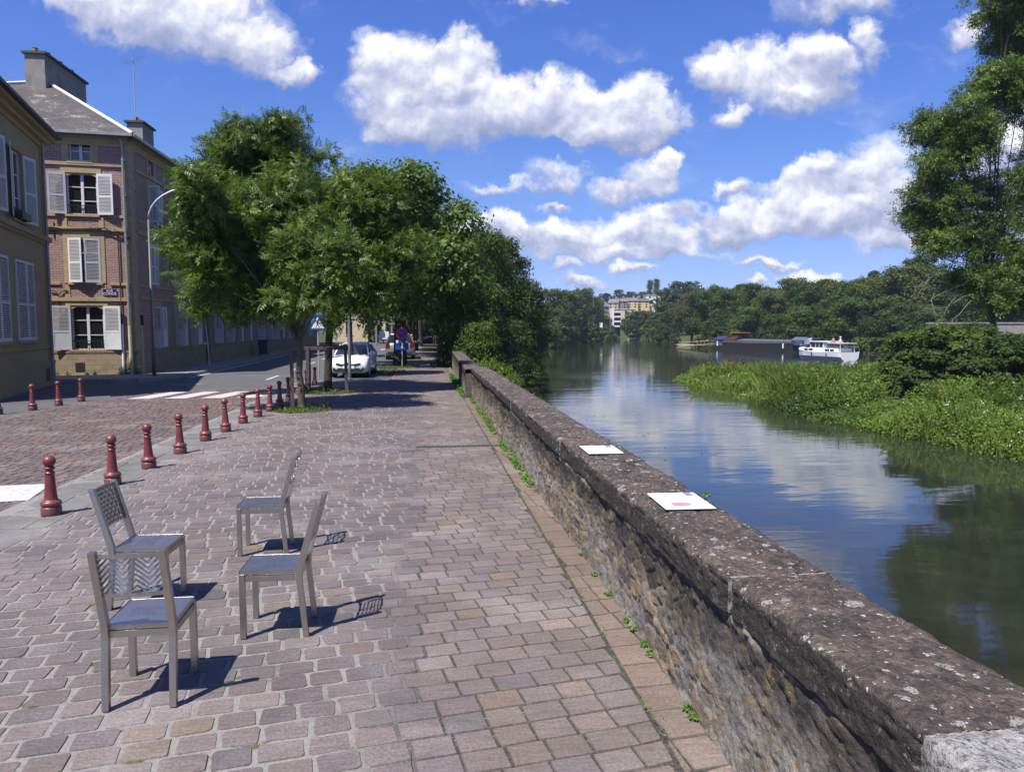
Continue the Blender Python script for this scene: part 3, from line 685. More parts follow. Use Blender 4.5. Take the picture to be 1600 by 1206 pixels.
# ------------------------------------------------------------------ the quay wall
def rubble(ya, yb, x0, h, seed, res):
    """the promenade face of a wall length: grid with rubble relief and colours"""
    rng = np.random.default_rng(seed); sites = []
    z = -.05; k = 0
    while z < h:
        rh = rng.uniform(.075, .145); y = ya - rng.uniform(0, .3)
        while y < yb + .3:
            w = rng.uniform(.11, .30); sites.append((y + w / 2, z + rh / 2 + rng.uniform(-.025, .025), w, rh, rng.random())); y += w
        z += rh
    S = np.array(sites)
    ys = [ya]
    while ys[-1] < yb: ys.append(ys[-1] + res * max(1., (abs(ys[-1]) / 4.) ** 1.25))
    ys = np.array(ys); ys[-1] = yb; zs = np.arange(-.06, h + .001, res * max(1., (ya / 6.)))
    Yg, Zg = np.meshgrid(ys, zs, indexing='ij')
    yw = Yg + .10 * (fbm(Yg * 5, Zg * 5, 4) - .5); zw = Zg + .09 * (fbm(Yg * 5 + 40, Zg * 5 + 9, 4) - .5)
    f1 = np.full(Yg.shape, 9.); f2 = f1.copy(); idx = np.zeros(Yg.shape, int)
    for a in range(0, len(ys), 64):
        sl = slice(a, a + 64); loc = np.nonzero((S[:, 0] > ys[a] - .8) & (S[:, 0] < ys[min(a + 63, len(ys) - 1)] + .8))[0]
        q = S[loc]; d = np.hypot((yw[sl, :, None] - q[:, 0]) / q[:, 2] * .20, (zw[sl, :, None] - q[:, 1]) / q[:, 3] * .115)
        o = np.argsort(d, axis=2)[:, :, :2]
        f1[sl] = np.take_along_axis(d, o[:, :, :1], 2)[..., 0]; f2[sl] = np.take_along_axis(d, o[:, :, 1:2], 2)[..., 0]; idx[sl] = loc[o[:, :, 0]]
    joint = 1 - sm(f2 - f1, .0, .035)
    tone = S[idx, 4]; smear = sm(fbm(Yg * 1.3 + 3, Zg * 2.2, 4), .42, .62)     # pointing smeared over the stones
    joint = np.clip(joint * (.6 + .4 * sm(fbm(Yg * 2.1 + 7, Zg * 2.1, 3), .35, .6)) + smear * .8 * sm(.75 - Zg, -.1, .4), 0, 1)
    relief = (1 - joint) * (.010 + .014 * (tone - .5)) + .036 * (fbm(Yg * 9, Zg * 13, 4) - .5) + .018 * (fbm(Yg * 37, Zg * 37, 3) - .5)
    band = sm(Zg, h - .05, h - .02)
    relief = relief * (1 - band)
    X = x0 - relief
    wet = sm(Zg + .25 * (fbm(Yg * 1.1, Zg * .6 + 5, 3) - .5), .22, .62)
    mortline = np.exp(-((Zg - (h - .045)) / .028) ** 2) * sm(fbm(Yg * 3, Zg * 3 + 2, 3), .3, .5)
    joint = np.maximum(joint * .9, mortline)
    tint = np.stack([np.clip(tone * .8 + .1 + .15 * (1 - wet), 0, 1), joint, wet * (1 - mortline)], -1)
    return np.stack([X, Yg, Zg], -1)[:, ::-1], tint[:, ::-1]
def coping_stone(ya, yb, xa, xb, z0, z1, seed, res, rag=1.):
    n = max(4, int((yb - ya) / res)); rng = np.random.default_rng(seed); r = .045
    prof = []
    def seg(p, q, k):
        for i in range(k): prof.append((p[0] + (q[0] - p[0]) * i / k, p[1] + (q[1] - p[1]) * i / k))
    k = max(2, int(.16 / max(res, .012)))
    seg((xa + .06, z0), (xa, z0), 2); seg((xa, z0), (xa, z1 - r), k); seg((xa, z1 - r), (xa + r * .35, z1 - r * .3), 3); seg((xa + r * .35, z1 - r * .3), (xa + r * 1.2, z1), 3)
    seg((xa + r * 1.2, z1), (xb - r * 1.2, z1), max(4, int((xb - xa) / max(res, .015)))); seg((xb - r * 1.2, z1), (xb - r * .3, z1 - r * .35), 3); seg((xb - r * .3, z1 - r * .35), (xb, z1 - r), 2); seg((xb, z1 - r), (xb, z0), k)
    prof.append((xb, z0)); prof = np.array(prof); m = len(prof)
    Y = np.linspace(ya, yb, n + 1)
    end = np.minimum(Y - ya, yb - Y); drop = .014 * (1 - sm(end, 0, .05))
    P = np.zeros((n + 1, m, 3)); P[:, :, 0] = prof[None, :, 0]; P[:, :, 1] = Y[:, None]; P[:, :, 2] = prof[None, :, 1]
    cx, cz = (xa + xb) / 2, (z0 + z1) / 2
    arc = np.arange(m)[None, :] * .03 + Y[:, None] * 0; yy = Y[:, None] + 0 * arc
    dsp = rag * (.030 * (fbm(yy * 3.1 + seed, arc * 3, 3) - .45) + .022 * (fbm(yy * 13, arc * 13 + seed, 3) - .5) + .010 * (fbm(yy * 45, arc * 45, 2) - .4)) - drop[:, None]
    top = P[:, :, 2] > z1 - r * .9; nx = np.sign(P[:, :, 0] - cx) * (~top) ; nz = top * 1.
    corner = (P[:, :, 2] > z1 - r * 1.1) & ((P[:, :, 0] < xa + r) | (P[:, :, 0] > xb - r))
    P[:, :, 0] += nx * dsp + np.sign(P[:, :, 0] - cx) * corner * dsp * .8; P[:, :, 2] += nz * dsp * .7
    P[:, :, 2] += .012 * (vnoise(np.full_like(Y, seed * 3.3), Y * .3)[:, None] - .5)
    return P
def build_wall():
    H1 = .735
    w = thing('stone_wall', 'long dark rubble quay wall with lichened coping running along the river walk', 'wall', (0, 0, 0))
    P, t = rubble(-.5, 20.9, 1.385, H1, 3, .0105); me = grid_mesh('rubble_face', P, M_WALL, t); obj('rubble_face', me, w)
    b = MB(); b.bx((1.40, -.5, -5.2), (1.84, 20.9, H1 - .01)); b.build('core', M_WALL2, w)
    ends = [-.35, 1.80, 3.12, 4.62, 5.95, 7.3, 8.6, 10.0, 11.5, 13.0, 14.4, 15.9, 17.4, 19.1, 20.95]
    for i in range(len(ends) - 1):
        y = ends[i]; res = .009 if y < 3.2 else .013 if y < 6 else .03 if y < 11 else .07
        pale = i == 0
        P = coping_stone(ends[i] + .006, ends[i + 1] - .006, 1.358 + .010 * math.sin(i * 2.1) - .015 * pale, 1.875 + .012 * math.cos(i * 1.7), .70, .885 + .006 * math.sin(i * 3.1) + .012 * pale, 10 + i, res)
        o = obj('coping', grid_mesh('coping', P, M_COPL if pale else M_COP), w)
        if pale: o['label'] = 'pale grey lichened coping block at the near end'
    j = MB()
    for y in ends[1:-1]: j.box((1.615, y, .790), (.488, .014, .165))
    j.build('mortar_joint', M_JOINT, w)
    P = coping_stone(20.96, 38.5, 0, .52, .66, .84, 77, .12); P[:, :, 0] += 1.19 + (P[:, :, 1] - 21) * .0165
    w2 = thing('stone_wall', 'second length of quay wall stepping towards the walk beyond the first length', 'wall')
    obj('coping', grid_mesh('coping', P, M_COP), w2)
    P, t = rubble(20.96, 38.5, 0, .68, 8, .02); P[:, :, 0] += 1.21 + (P[:, :, 1] - 21) * .0165
    obj('rubble_face', grid_mesh('rubble_face', P, M_WALL, t), w2)
    MB().prism([(1.215, 20.94), (1.74, 20.94), (2.0, 38.5), (1.51, 38.5)], -3.5, .69).build('core', M_WALL2, w2)
    w3 = thing('stone_wall', 'farthest length of quay wall in the tree shade under overhanging bushes', 'wall')
    P = coping_stone(38.52, 110, 0, .5, .68, .86, 5, .4); P[:, :, 0] += 1.34 + (P[:, :, 1] - 38.5) * .004
    obj('coping', grid_mesh('coping', P, M_COP), w3)
    P, t = rubble(38.52, 110, 0, .69, 9, .05); P[:, :, 0] += 1.36 + (P[:, :, 1] - 38.5) * .004
    obj('rubble_face', grid_mesh('rubble_face', P, M_WALL, t), w3)
    MB().prism([(1.365, 38.5), (1.82, 38.5), (2.08, 110), (1.66, 110)], -2.5, .70).build('core', M_WALL2, w3)
M_WALL2 = ashlar('wall_core_stone', (.10, .085, .07), (.075, .066, .058), (.14, .13, .12), .35, .17)
build_wall()
# ------------------------------------------------------------------ steel chairs
def make_chair(style, label, loc, rz):
    """faces +Y; back legs at -Y"""
    t = thing('steel_chair', label, 'chair', loc, rz, 'steel chairs on the paved walk')
    hw, hd, sz, L = .168, .175, .425, .036
    for sx in (-1, 1):
        MB().bar((sx*hw, hd, 0), (sx*hw, hd, sz-.004), L, L, (0, 1, 0)).build('leg', M_STEEL, t, bevel=.003)
    lean = lambda z: -hd - (.012 if z <= sz else .012 + (z - sz) * .27)
    for sx in (-1, 1):                                               # back leg and back post are one bent square tube
        b = MB(); x0, x1 = sx*hw - L/2, sx*hw + L/2
        ring = lambda y, z, w=L: [(x0, y - w/2, z), (x1, y - w/2, z), (x1, y + w/2, z), (x0, y + w/2, z)]
        b.loft([ring(-hd - .045, 0), ring(-hd - .010, sz - .06), ring(-hd - .010, sz + .01, .044), ring(-hd - .045, sz + .14, .042), ring(lean(.87), .87, .038)])
        b.build('back_leg', M_STEEL, t, bevel=.003)
    a = MB()
    for sy in (-1, 1): a.box((0, sy*hd, sz - .034), (2*hw - L, .022, .036))
    for sx in (-1, 1): a.box((sx*hw, 0, sz - .034), (.022, 2*hd - L, .036))
    a.build('seat_frame', M_STEEL, t, bevel=.002)
    s = MB().box((0, .006, sz + .006), (2*hw + .010, 2*hd + .014, .020)).build('seat', M_STEELD, t, bevel=.0095, seg=4)
    f = MB()
    f.box((0, -hd + .001 - .004, sz + .004), (2*hw - L - .002, .004, .022)); f.box((0, hd + .0155, sz + .006), (2*hw + .012, .003, .024))
    for sx in (-1, 1): f.box((sx*(hw + .0065), .006, sz + .006), (.003, 2*hd + .010, .024))
    f.build('seat_edge', M_STEEL, t)
    e = MB(); rng = random.Random(style * 7 + 1)                     # worn engraved lines, too fine to read
    for row in range(5 if style in (0, 1) else 3):
        y = -.055 + .026 * row; x = -.11 + .02 * rng.random(); stop = .02 + .11 * rng.random()
        while x < stop:
            w = rng.uniform(.008, .028); e.box((x + w/2, y, sz + .0163), (w, .007, .0012)); x += w + .006
    e.build('engraving', M_ETCH, t)
    # back panel between the posts, bowed backwards
    zt, zb = .845, .625; X = hw - L/2 + .004
    def pt(x, z, d=0.): return (x, lean(z) - .022 * (1 - (x / X) ** 2) + d, z)
    for z in (zt, zb):
        r = MB(); xs = [X * (-1 + 2*i/8) for i in range(9)]
        for p, q in zip(xs[:-1], xs[1:]): r.bar(pt(p, z), pt(q, z), .007, .020, (0, 0, 1))
        r.build('back_rail', M_STEEL, t)
    k = MB(); up = (0, .25, 1)
    if style == 0:                                                   # woven zigzag of flat strips
        n = 6; per = 2*X / 2.5
        for i in range(9):
            z0 = zb - .075 + i * .032
            pts = []
            for q in range(6):
                x = -X + q * per / 2; z = z0 + (.066 if q % 2 else 0.); pts.append((x, z))
            for (xa, za), (xb, zb2) in zip(pts[:-1], pts[1:]):
                za_, zb_ = min(max(za, zb), zt), min(max(zb2, zb), zt)
                if abs(za_ - zb_) < .008: continue
                fr = (za_ - za) / (zb2 - za) if zb2 != za else 0; fr2 = (zb_ - za) / (zb2 - za) if zb2 != za else 1
                xs_, xe = xa + (xb - xa) * fr, xa + (xb - xa) * fr2
                mx, mz = (xs_ + xe) / 2, (za_ + zb_) / 2
                for off in (-.0, ):
                    k.bar(pt(xs_, za_, off), pt(mx, mz, off + .005), .003, .010, up); k.bar(pt(mx, mz, off + .005), pt(xe, zb_, off - .002), .003, .010, up)
    elif style == 1:                                                 # close woven mesh
        for i in range(11):
            x = -X + 2*X*(i + .5)/11
            for q in range(8):
                za, zc = zt + (zb-.05-zt)*q/8, zt + (zb-.05-zt)*(q+1)/8; s_ = .004 if (q+i) % 2 else -.004
                k.bar(pt(x, za, s_), pt(x, zc, -s_), .017, .003, (1, 0, 0))
        for q in range(9):
            z = zt - .012 + (zb-.05-zt)*q/9
            for i in range(12):
                x0 = -X + 2*X*i/12; x1 = -X + 2*X*(i+1)/12; s_ = -.004 if (q+i) % 2 else .004
                k.bar(pt(x0, z, s_), pt(x1, z, -s_), .003, .015, (0, 0, 1))
    elif style == 2:                                                 # five level slats between two uprights
        for q in range(6): z = zb + .02 + q*.036; k.bar(pt(-X*.75, z), pt(X*.75, z), .003, .014, (0, 0, 1))
        for s_ in (-.78, -.05, .78): k.bar(pt(X*s_, zb), pt(X*s_, zt), .014, .003, (1, 0, 0))
    else:                                                            # crossing waves
        for i in range(6):
            ph = i * PI / 3
            for q in range(10):
                z0 = zb + (zt-zb)*q/10; z1 = zb + (zt-zb)*(q+1)/10; f_ = lambda z: X*.92*(-1 + 2*(i+.5)/6) + .022*math.sin(z*55 + ph + i*PI)
                k.bar(pt(f_(z0), z0), pt(f_(z1), z1), .013, .003, (1, 0, 0))
        for q in range(3): z = zb + .055 + q*.055; k.bar(pt(-X, z), pt(X, z), .003, .012, (0, 0, 1))
    k.build('back_panel', M_STEEL, t)
    return t
make_chair(0, 'steel chair nearest the camera, woven zigzag backrest turned to the viewer', (-1.50, 4.165, .004), R(1))
make_chair(1, 'steel chair with close woven mesh backrest, standing behind the zigzag-backed chair', (-2.00, 5.56, .004), R(-92))
make_chair(2, 'steel chair with slatted backrest, the nearer of the two facing left', (-.985, 4.95, .004), R(89))
make_chair(3, 'steel chair with wavy lattice backrest, the farther of the two facing left', (-1.435, 6.74, .004), R(91))

# ------------------------------------------------------------------ bollards
BP = [(0, 0), (.098, 0), (.100, .012), (.100, .078), (.096, .088), (.084, .092), (.086, .098), (.098, .108), (.102, .124), (.098, .142), (.084, .154), (.070, .160), (.066, .172),
      (.060, .22), (.052, .32), (.046, .42), (.043, .440), (.048, .444), (.051, .452), (.048, .460), (.040, .464), (.037, .478), (.038, .490), (.050, .496), (.054, .506), (.050, .516), (.036, .522), (.030, .530)]
def make_bollard(mat):
    t = thing('bollard', 'x', 'bollard', (0, 0, 0), 0, 'ball-topped bollards')
    MB().lathe(BP + [(0, .530)], 28).build('post', mat, t, smooth=True)
    s = MB(); s.lathe([(.0005, .515)] + [(.064*math.sin(PI*i/14), .577 - .064*math.cos(PI*i/14)) for i in range(2, 14)] + [(.0005, .641)], 24); s.build('ball', mat, t, smooth=True)
    for o in t.children: o.data.polygons.foreach_set('use_smooth', [True]*len(o.data.polygons))
    return t
bpos = [(-3.97, 8.31), (-3.95, 9.84), (-3.90, 10.96), (-3.86, 12.20), (-3.85, 13.56), (-3.79, 14.69), (-3.76, 15.94), (-3.70, 17.06), (-3.66, 18.2), (-3.66, 19.45), (-3.68, 20.9), (-3.7, 22.6), (-3.72, 24.4), (-3.74, 26.2)]
ordn = ['nearest red bollard, at the left edge by the white road stripe', 'red bollard whose foot is hidden behind the mesh-backed steel chair', 'third red bollard along the walk, just past the mesh-backed chair',
        'fourth red bollard along the kerb strip', 'fifth red bollard along the kerb strip, level with the row middle', 'sixth red bollard of the row, chipped under its ball', 'seventh red bollard of the row, last but one in full sun',
        'eighth red bollard of the row, last in the sun before the tree shade', 'first bollard in the tree shade, dark maroon beside the leaning stake', 'second maroon bollard in the shade, left of the slim ash trunk', 'third maroon bollard in the shade, close behind the slim ash trunk',
        'fourth maroon bollard in the shade, between the two ash trunks', 'maroon bollard seen between the stakes of the tree guard', 'farthest maroon bollard, half hidden behind the tree guard']
bol0 = make_bollard(M_BOLL)
for i, ((x, y), l) in enumerate(zip(bpos, ordn)):
    if i == 0: o = bol0; o.location = (x, y, .002); o['label'] = l
    else: dup(bol0, (x, y, .002), i, l).rotation_euler = (R(1.6*math.sin(i*2.7)), R(1.8*math.cos(i*1.9)), i)
for (x, y), l in zip([(-9.90, 18.5), (-9.56, 19.35), (-9.44, 20.4), (-9.36, 21.5)], ['red bollard cut by the left picture edge, across the cobbled road', 'second red bollard across the road, in front of the shaded ochre house', 'third red bollard across the road, near the corner of the shaded house', 'red bollard across the road nearest the brick house, last of its four']):
    dup(bol0, (x, y, -.02), 0, l)

# ------------------------------------------------------------------ information panels and small plants on the wall
def panel(c, w, h, rz, label, full):
    t = thing('information_panel', label, 'information panel', (c[0], c[1], .889), rz, 'white panels lying on the wall coping')
    MB().box((0, 0, .008), (w, h, .006)).build('plate', M_PLATE, t, bevel=.0015)
    x = MB(); rng = random.Random(4)
    for i in range(9):
        y = h*.30 - i*h*.055; xx = -w*.40
        while xx < w*(.12 if full else .35):
            l = rng.uniform(.01, .035); x.box((xx + l/2, y, .0115), (l, .0045, .0008)); xx += l + .006
    x.build('printed_text', M_PTEXT, t)
    MB().box((w*.33, h*.38, .0115), (w*.16, h*.20, .0008)).build('picture', M_PPHOTO, t)
    if full: MB().prism([(-w*.28, -h*.34), (-w*.10, -h*.36), (w*.05, -h*.33), (w*.16, -h*.22), (w*.08, -h*.16), (-w*.26, -h*.15)], .0112, .012).build('picture', M_PINK, t)
panel((1.628, 4.475), .315, .43, R(-2), 'nearer white information panel with a pink picture, lying on the coping', True)
panel((1.60, 6.475), .315, .42, R(-1), 'farther white information panel with plain text, lying on the coping', False)

def leafy(P, N, L, W, rng, fold=.25):
    """rhombic leaves: centres P, facing N, length L, width W; returns (n,4,3)"""
    n = len(P); N = N / np.maximum(np.linalg.norm(N, axis=1, keepdims=True), 1e-6)
    a = rng.normal(size=(n, 3)); a -= (a*N).sum(1, keepdims=True)*N; a /= np.maximum(np.linalg.norm(a, axis=1, keepdims=True), 1e-6)
    b = np.cross(N, a); L = np.broadcast_to(L, n)[:, None]; W = np.broadcast_to(W, n)[:, None]
    return np.stack([P - a*L/2, P + b*W/2 + N*W*fold*.3, P + a*L/2, P - b*W/2 + N*W*fold*.3], 1)
def tuft(name, label, cat, x, y, z, r, n, L, seed, mat=None, group=None, hz=.6):
    rng = np.random.default_rng(seed); d = rng.normal(size=(n, 3)); d[:, 2] = np.abs(d[:, 2])*hz; d /= np.linalg.norm(d, axis=1, keepdims=True)
    P = d*r*rng.uniform(.3, 1, (n, 1)); V = leafy(P, d + rng.normal(size=(n, 3))*.6 + (0, 0, .7), L*rng.uniform(.6, 1.3, n), L*.45, rng)
    o = obj(name, poly_mesh(name, V, 4, mat or L_TUFT, rng.random(n)), loc=(x, y, z)); return tag(o, label, cat, group)
for i, (px, py) in enumerate([(788, 690), (806, 722), (838, 768), (903, 868), (925, 900), (947, 930), (975, 972), (985, 985), (1000, 1010), (1015, 1025), (1075, 1110), (1088, 1125), (770, 665), (757, 645)]):
    p = at(px, py); dist = ['small weed tuft at the wall foot level with the drain', 'weed tuft at the wall foot just past the drain', 'thin weed tuft at the wall foot below the farther white panel', 'small weed beside a white chip at the wall foot',
        'bushy weed tuft at the wall foot below the nearer white panel', 'weed tuft next to the bushy one at the wall foot', 'spreading green weed at the wall foot, midway to the camera', 'low weed clinging beside the spreading one at the wall foot',
        'reddish-edged weed row end at the wall foot near the gap line', 'weed in the paving corner by bare mortar at the wall foot', 'nearest weed pair at the wall foot, the farther plant', 'nearest weed at the wall foot at the bottom of the photo', 'weed tuft at the wall foot in the sun before the tree shade', 'farthest weed tuft at the wall foot before the wall step'][i]
    tuft('weed', dist, 'weed', 1.365 if i > 1 else 1.38, p.y, .01, random.Random(i).uniform(.025, .048), 50, .026, 50 + i, group='weeds at the foot of the wall')
tuft('weed', 'small bright seedling on the river edge of the coping by the nearer panel', 'weed', 1.86, 4.62, .885, .035, 40, .03, 3, hz=1.4)
tuft('weed', 'moss cushion on the coping beyond the farther panel', 'weed', 1.66, 9.3, .88, .05, 60, .02, 4, hz=.4)
def strip(name, label, x0, x1, ys, n, L, seed, zf=0.):
    rng = np.random.default_rng(seed); P = np.stack([rng.uniform(x0, x1, n), ys[0] + (ys[1]-ys[0])*rng.random(n), np.abs(rng.normal(size=n))*.035 + zf], 1)
    P[:, 2] *= .5 + 1.2*sm(fbm(P[:, 1]*1.7 + seed, P[:, 0]*3), .3, .6); keep = fbm(P[:, 1]*2.1, P[:, 0]*2 + seed) > .4
    P = P[keep]; V = leafy(P, rng.normal(size=P.shape) + (0, 0, .8), L*rng.uniform(.6, 1.4, len(P)), L*.4, rng)
    tag(obj(name, poly_mesh(name, V, 4, L_TUFT, rng.random(len(V)))), label, 'grass', kind='stuff')
strip('wall_grass', 'strip of grass and weeds along the foot of the wall', 1.28, 1.40, (9, 21), 2600, .05, 5)
strip('wall_grass', 'grass growing at the foot of the second wall length', 1.05, 1.30, (21, 31), 2600, .07, 6, .03)
strip('joint_moss', 'moss and tiny weeds in the long joint beside the border pavers', 1.138, 1.158, (3.0, 14), 500, .018, 7)

# ------------------------------------------------------------------ street furniture
t = thing('street_lamp', 'tall grey street lamp with curved arm at the corner of the brick house', 'street lamp', (-10.58, 30.67, .10))
MB().tube([(0, 0, 0), (0, 0, 1.1), (0, 0, 1.15), (0, 0, 6.1)], [.075, .075, .05, .042], 12).build('post', M_POST_SHADE, t, smooth=True)
a = [(0, 0, 6.1)] + [(1.9*(1 - math.cos(q)), .2*(1 - math.cos(q)), 6.1 + 1.35*math.sin(q)) for q in [i*PI/2/8 for i in range(1, 9)]]
MB().tube(a, [.042]*4 + [.036]*5, 10).build('arm', M_GALV, t, smooth=True)
MB().loft([[(x, y*w + .2, 7.45 + z*h) for y, z in ((-1, -.3), (1, -.3), (.7, 1), (-.7, 1))] for x, w, h in ((1.85, .05, .05), (2.1, .12, .10), (2.5, .11, .08), (2.62, .04, .03))]).build('lamp_head', M_GREYPOLE, t)
t = thing('sign_post', 'slim post with a small dark sign seen edge-on beside the brick house corner', 'sign post', (-11.0, 30.75, .10))
MB().tube([(0, 0, 0), (0, 0, 2.45)], .03, 8).build('post', M_GALV, t); MB().box((.02, -.04, 2.2), (.12, .02, .42)).build('sign_plate', M_BLACK, t)
t = thing('pole', 'thin leaning pale pole on the pavement in front of the shaded street facade', 'pole', (-10.48, 38.0, .10))
MB().tube([(0, 0, 0), (-.18, 0, 3.0)], .035, 8).build('post', M_GALV, t); MB().box((-.17, -.02, 2.75), (.28, .02, .35)).build('sign_plate', M_GREYPOLE, t)
t = thing('waste_bin', 'dark wheeled waste bin standing on the pavement by the shaded houses', 'waste bin', (-10.9, 52.5, .10), R(8))
MB().loft([[(sx*w, sy*w*1.1, z) for sx, sy in ((-1,-1),(1,-1),(1,1),(-1,1))] for z, w in ((.08, .24), (1.0, .32))]).build('body', M_PLAST, t)
MB().box((0, 0, 1.04), (.72, .78, .07)).build('lid', M_BLACK, t, bevel=.02)
for s in (-1, 1): MB().disc((s*.28, .3, .1), .1, .05, 'X').build('wheel', M_RUBBER, t)
t = thing('crossing_sign', 'blue square pedestrian crossing sign half hidden behind an ash trunk', 'road sign', (-4.12, 30.1, 0))
MB().tube([(0, 0, 0), (0, 0, 2.7)], .035, 8).build('post', M_GALV, t)
MB().box((0, -.05, 2.20), (.60, .02, .60)).build('sign_plate', M_BLUE, t, bevel=.008)
MB().add([(-.25, -.064, 1.97), (.25, -.064, 1.97), (0, -.064, 2.43)], [(0, 1, 2)]).build('white_triangle', M_SIGNW, t, fix=False)
m = MB(); Y = -.067; 
m.disc((.01, Y, 2.28), .028, .003); m.bar((.01, Y, 2.262), (-.01, Y, 2.13), .003, .05, (1, 0, 0)); m.bar((-.01, Y, 2.14), (-.07, Y, 2.02), .003, .026, (1, 0, 0)); m.bar((-.01, Y, 2.14), (.06, Y, 2.02), .003, .026, (1, 0, 0)); m.bar((0, Y, 2.23), (.07, Y, 2.16), .003, .02, (1, 0, 0)); m.bar((0, Y, 2.23), (-.06, Y, 2.17), .003, .02, (1, 0, 0))
m.build('walking_figure', M_BLACK, t)
for i in range(5): MB().box((-.16 + .08*i, Y, 1.995), (.045, .003, .014)).build('stripe', M_BLACK, t)
t = thing('pole', 'plain pale metal pole standing in front of the white hatchback', 'pole', (-2.83, 29.3, 0))
MB().tube([(0, 0, 0), (0, 0, 3.4)], .06, 10).build('post', M_GREYPOLE, t); MB().lathe([(.10, 0), (.10, .03), (.065, .05)], 12).build('base', M_GREYPOLE, t)
t = thing('no_parking_sign', 'round blue and red no parking sign with a blue plate, before the thick trunk', 'road sign', (-1.02, 37.4, 0))
MB().tube([(0, 0, 0), (0, 0, 2.05)], .032, 8).build('post', M_GALV, t)
MB().disc((0, -.045, 1.72), .30, .02).build('round_plate', M_SIGNR, t); MB().disc((0, -.059, 1.72), .235, .006).build('blue_disc', M_BLUE, t)
MB().bar((-.165, -.064, 1.885), (.165, -.064, 1.555), .004, .055, (1, 0, 1)).build('red_slash', M_SIGNR, t)
p = MB().box((0, -.045, 1.14), (.66, .02, .50)).build('plate', M_BLUE, t, bevel=.01)
MB().disc((-.24, -.058, 1.31), .075, .004).build('symbol', M_SIGNW, t); MB().disc((.24, -.058, 1.30), .06, .004).build('symbol', M_SIGNW, t); MB().box((.0, -.058, 1.13), (.06, .004, .3)).build('symbol', M_SIGNW, t)
for i, (x, y, l) in enumerate([(-5.35, 88., 'first of two pale posts far down the road before the hedge'), (-3.6, 89., 'second of two pale posts far down the road, nearer the parked cars')]):
    t = thing('pole', l, 'pole', (x, y, 0)); MB().tube([(0, 0, 0), (0, 0, 3.6)], .13, 8).build('post', M_GREYPOLE, t); MB().box((0, -.1, 2.6), (.7, .1, .5)).build('sign_plate', M_GREYPOLE, t)
t = thing('notice_board', 'small white board on posts between the two far road posts', 'sign', (-4.5, 88.5, 0))
MB().box((0, 0, 1.1), (1.1, .05, .9)).build('board', M_SIGNW, t)
for s in (-.4, .4): MB().tube([(s, .05, 0), (s, .05, .7)], .04, 6).build('leg', M_GREYPOLE, t)
t = thing('river_sign', 'white boating notice board on two posts at the water edge', 'sign', (6.55, 55.2, landz(6.55, 55.2)), R(-6))
h0 = -landz(6.55, 55.2)
MB().box((0, 0, h0 + .42), (.62, .03, .50)).build('board', M_SIGNW, t, bevel=.004)
for s in (-.25, .25): MB().tube([(s, .04, -.3), (s, .04, h0 + .5)], .03, 6).build('post', M_GALV, t)
m = MB(); rr = random.Random(2)
for i in range(4):
    x = -.25
    while x < .22: l = rr.uniform(.03, .08); m.box((x + l/2, -.018, h0 + .58 - .1*i), (l, .004, .035)); x += l + .02
m.build('printed_text', M_PTEXT, t)

# tree guards
t = thing('tree_stake', 'single square timber stake supporting the slim ash tree', 'stake', (-3.18, 18.5, 0), R(10))
MB().bar((0, 0, -.05), (0, .02, 1.45), .09, .09, (0, 1, 0)).build('post', M_TIMBER, t, bevel=.006); MB().bar((-.42, 0, 1.40), (.16, 0, 1.42), .05, .09).build('crossbar', M_TIMBER, t)
t = thing('tree_guard', 'square timber guard of four stakes and top rails round the second ash', 'tree guard', (-2.96, 23.5, 0), R(6))
for sx in (-1, 1):
    for sy in (-1, 1): MB().bar((sx*.58, sy*.58, -.05), (sx*.56, sy*.56, 1.42), .10, .10, (0, 1, 0)).build('stake', M_TIMBER, t, bevel=.006)
for s in (-1, 1):
    MB().box((0, s*.56, 1.38), (1.3, .05, .11)).build('rail', M_TIMBER, t, bevel=.005); MB().box((s*.62, 0, 1.375), (.05, 1.05, .10)).build('rail', M_TIMBER, t, bevel=.005)
def bed(x, y, r, seed, label):
    rng = np.random.default_rng(seed); n = 900; a = rng.random(n)*2*PI; q = np.sqrt(rng.random(n))*r
    P = np.stack([x + q*np.cos(a), y + q*np.sin(a)*1.1, np.abs(rng.normal(size=n))*.05*(fbm(np.cos(a)*2*q + seed, np.sin(a)*2*q) > .42)], 1)
    V = leafy(P, rng.normal(size=P.shape) + (0, 0, .8), rng.uniform(.04, .11, n), .035, rng)
    tag(obj('tree_pit_grass', poly_mesh('tree_pit_grass', V, 4, L_WEED, rng.random(n)*.7)), label, 'grass', kind='stuff')
    s = tag(MB().lathe([(.001, .012), (r*.9, .012), (r*1.0, .004)], 20, (x, y, 0)).build('tree_pit', M_SOIL), kind='structure')
M_SOIL = pm('soil', (.06, .05, .035), .95, var=.5, scale=8, bump=.6)
bed(-2.95, 18.4, .75, 1, 'grass and weeds in the earth round the slim ash'); bed(-2.96, 23.5, .95, 2, 'low plants in the earth inside the tree guard'); bed(-1.2, 37.9, 1.1, 3, 'dry grass round the no parking sign and thick trunk'); bed(-1.6, 33.6, .9, 8, 'dry grass patch at the edge of the car park')

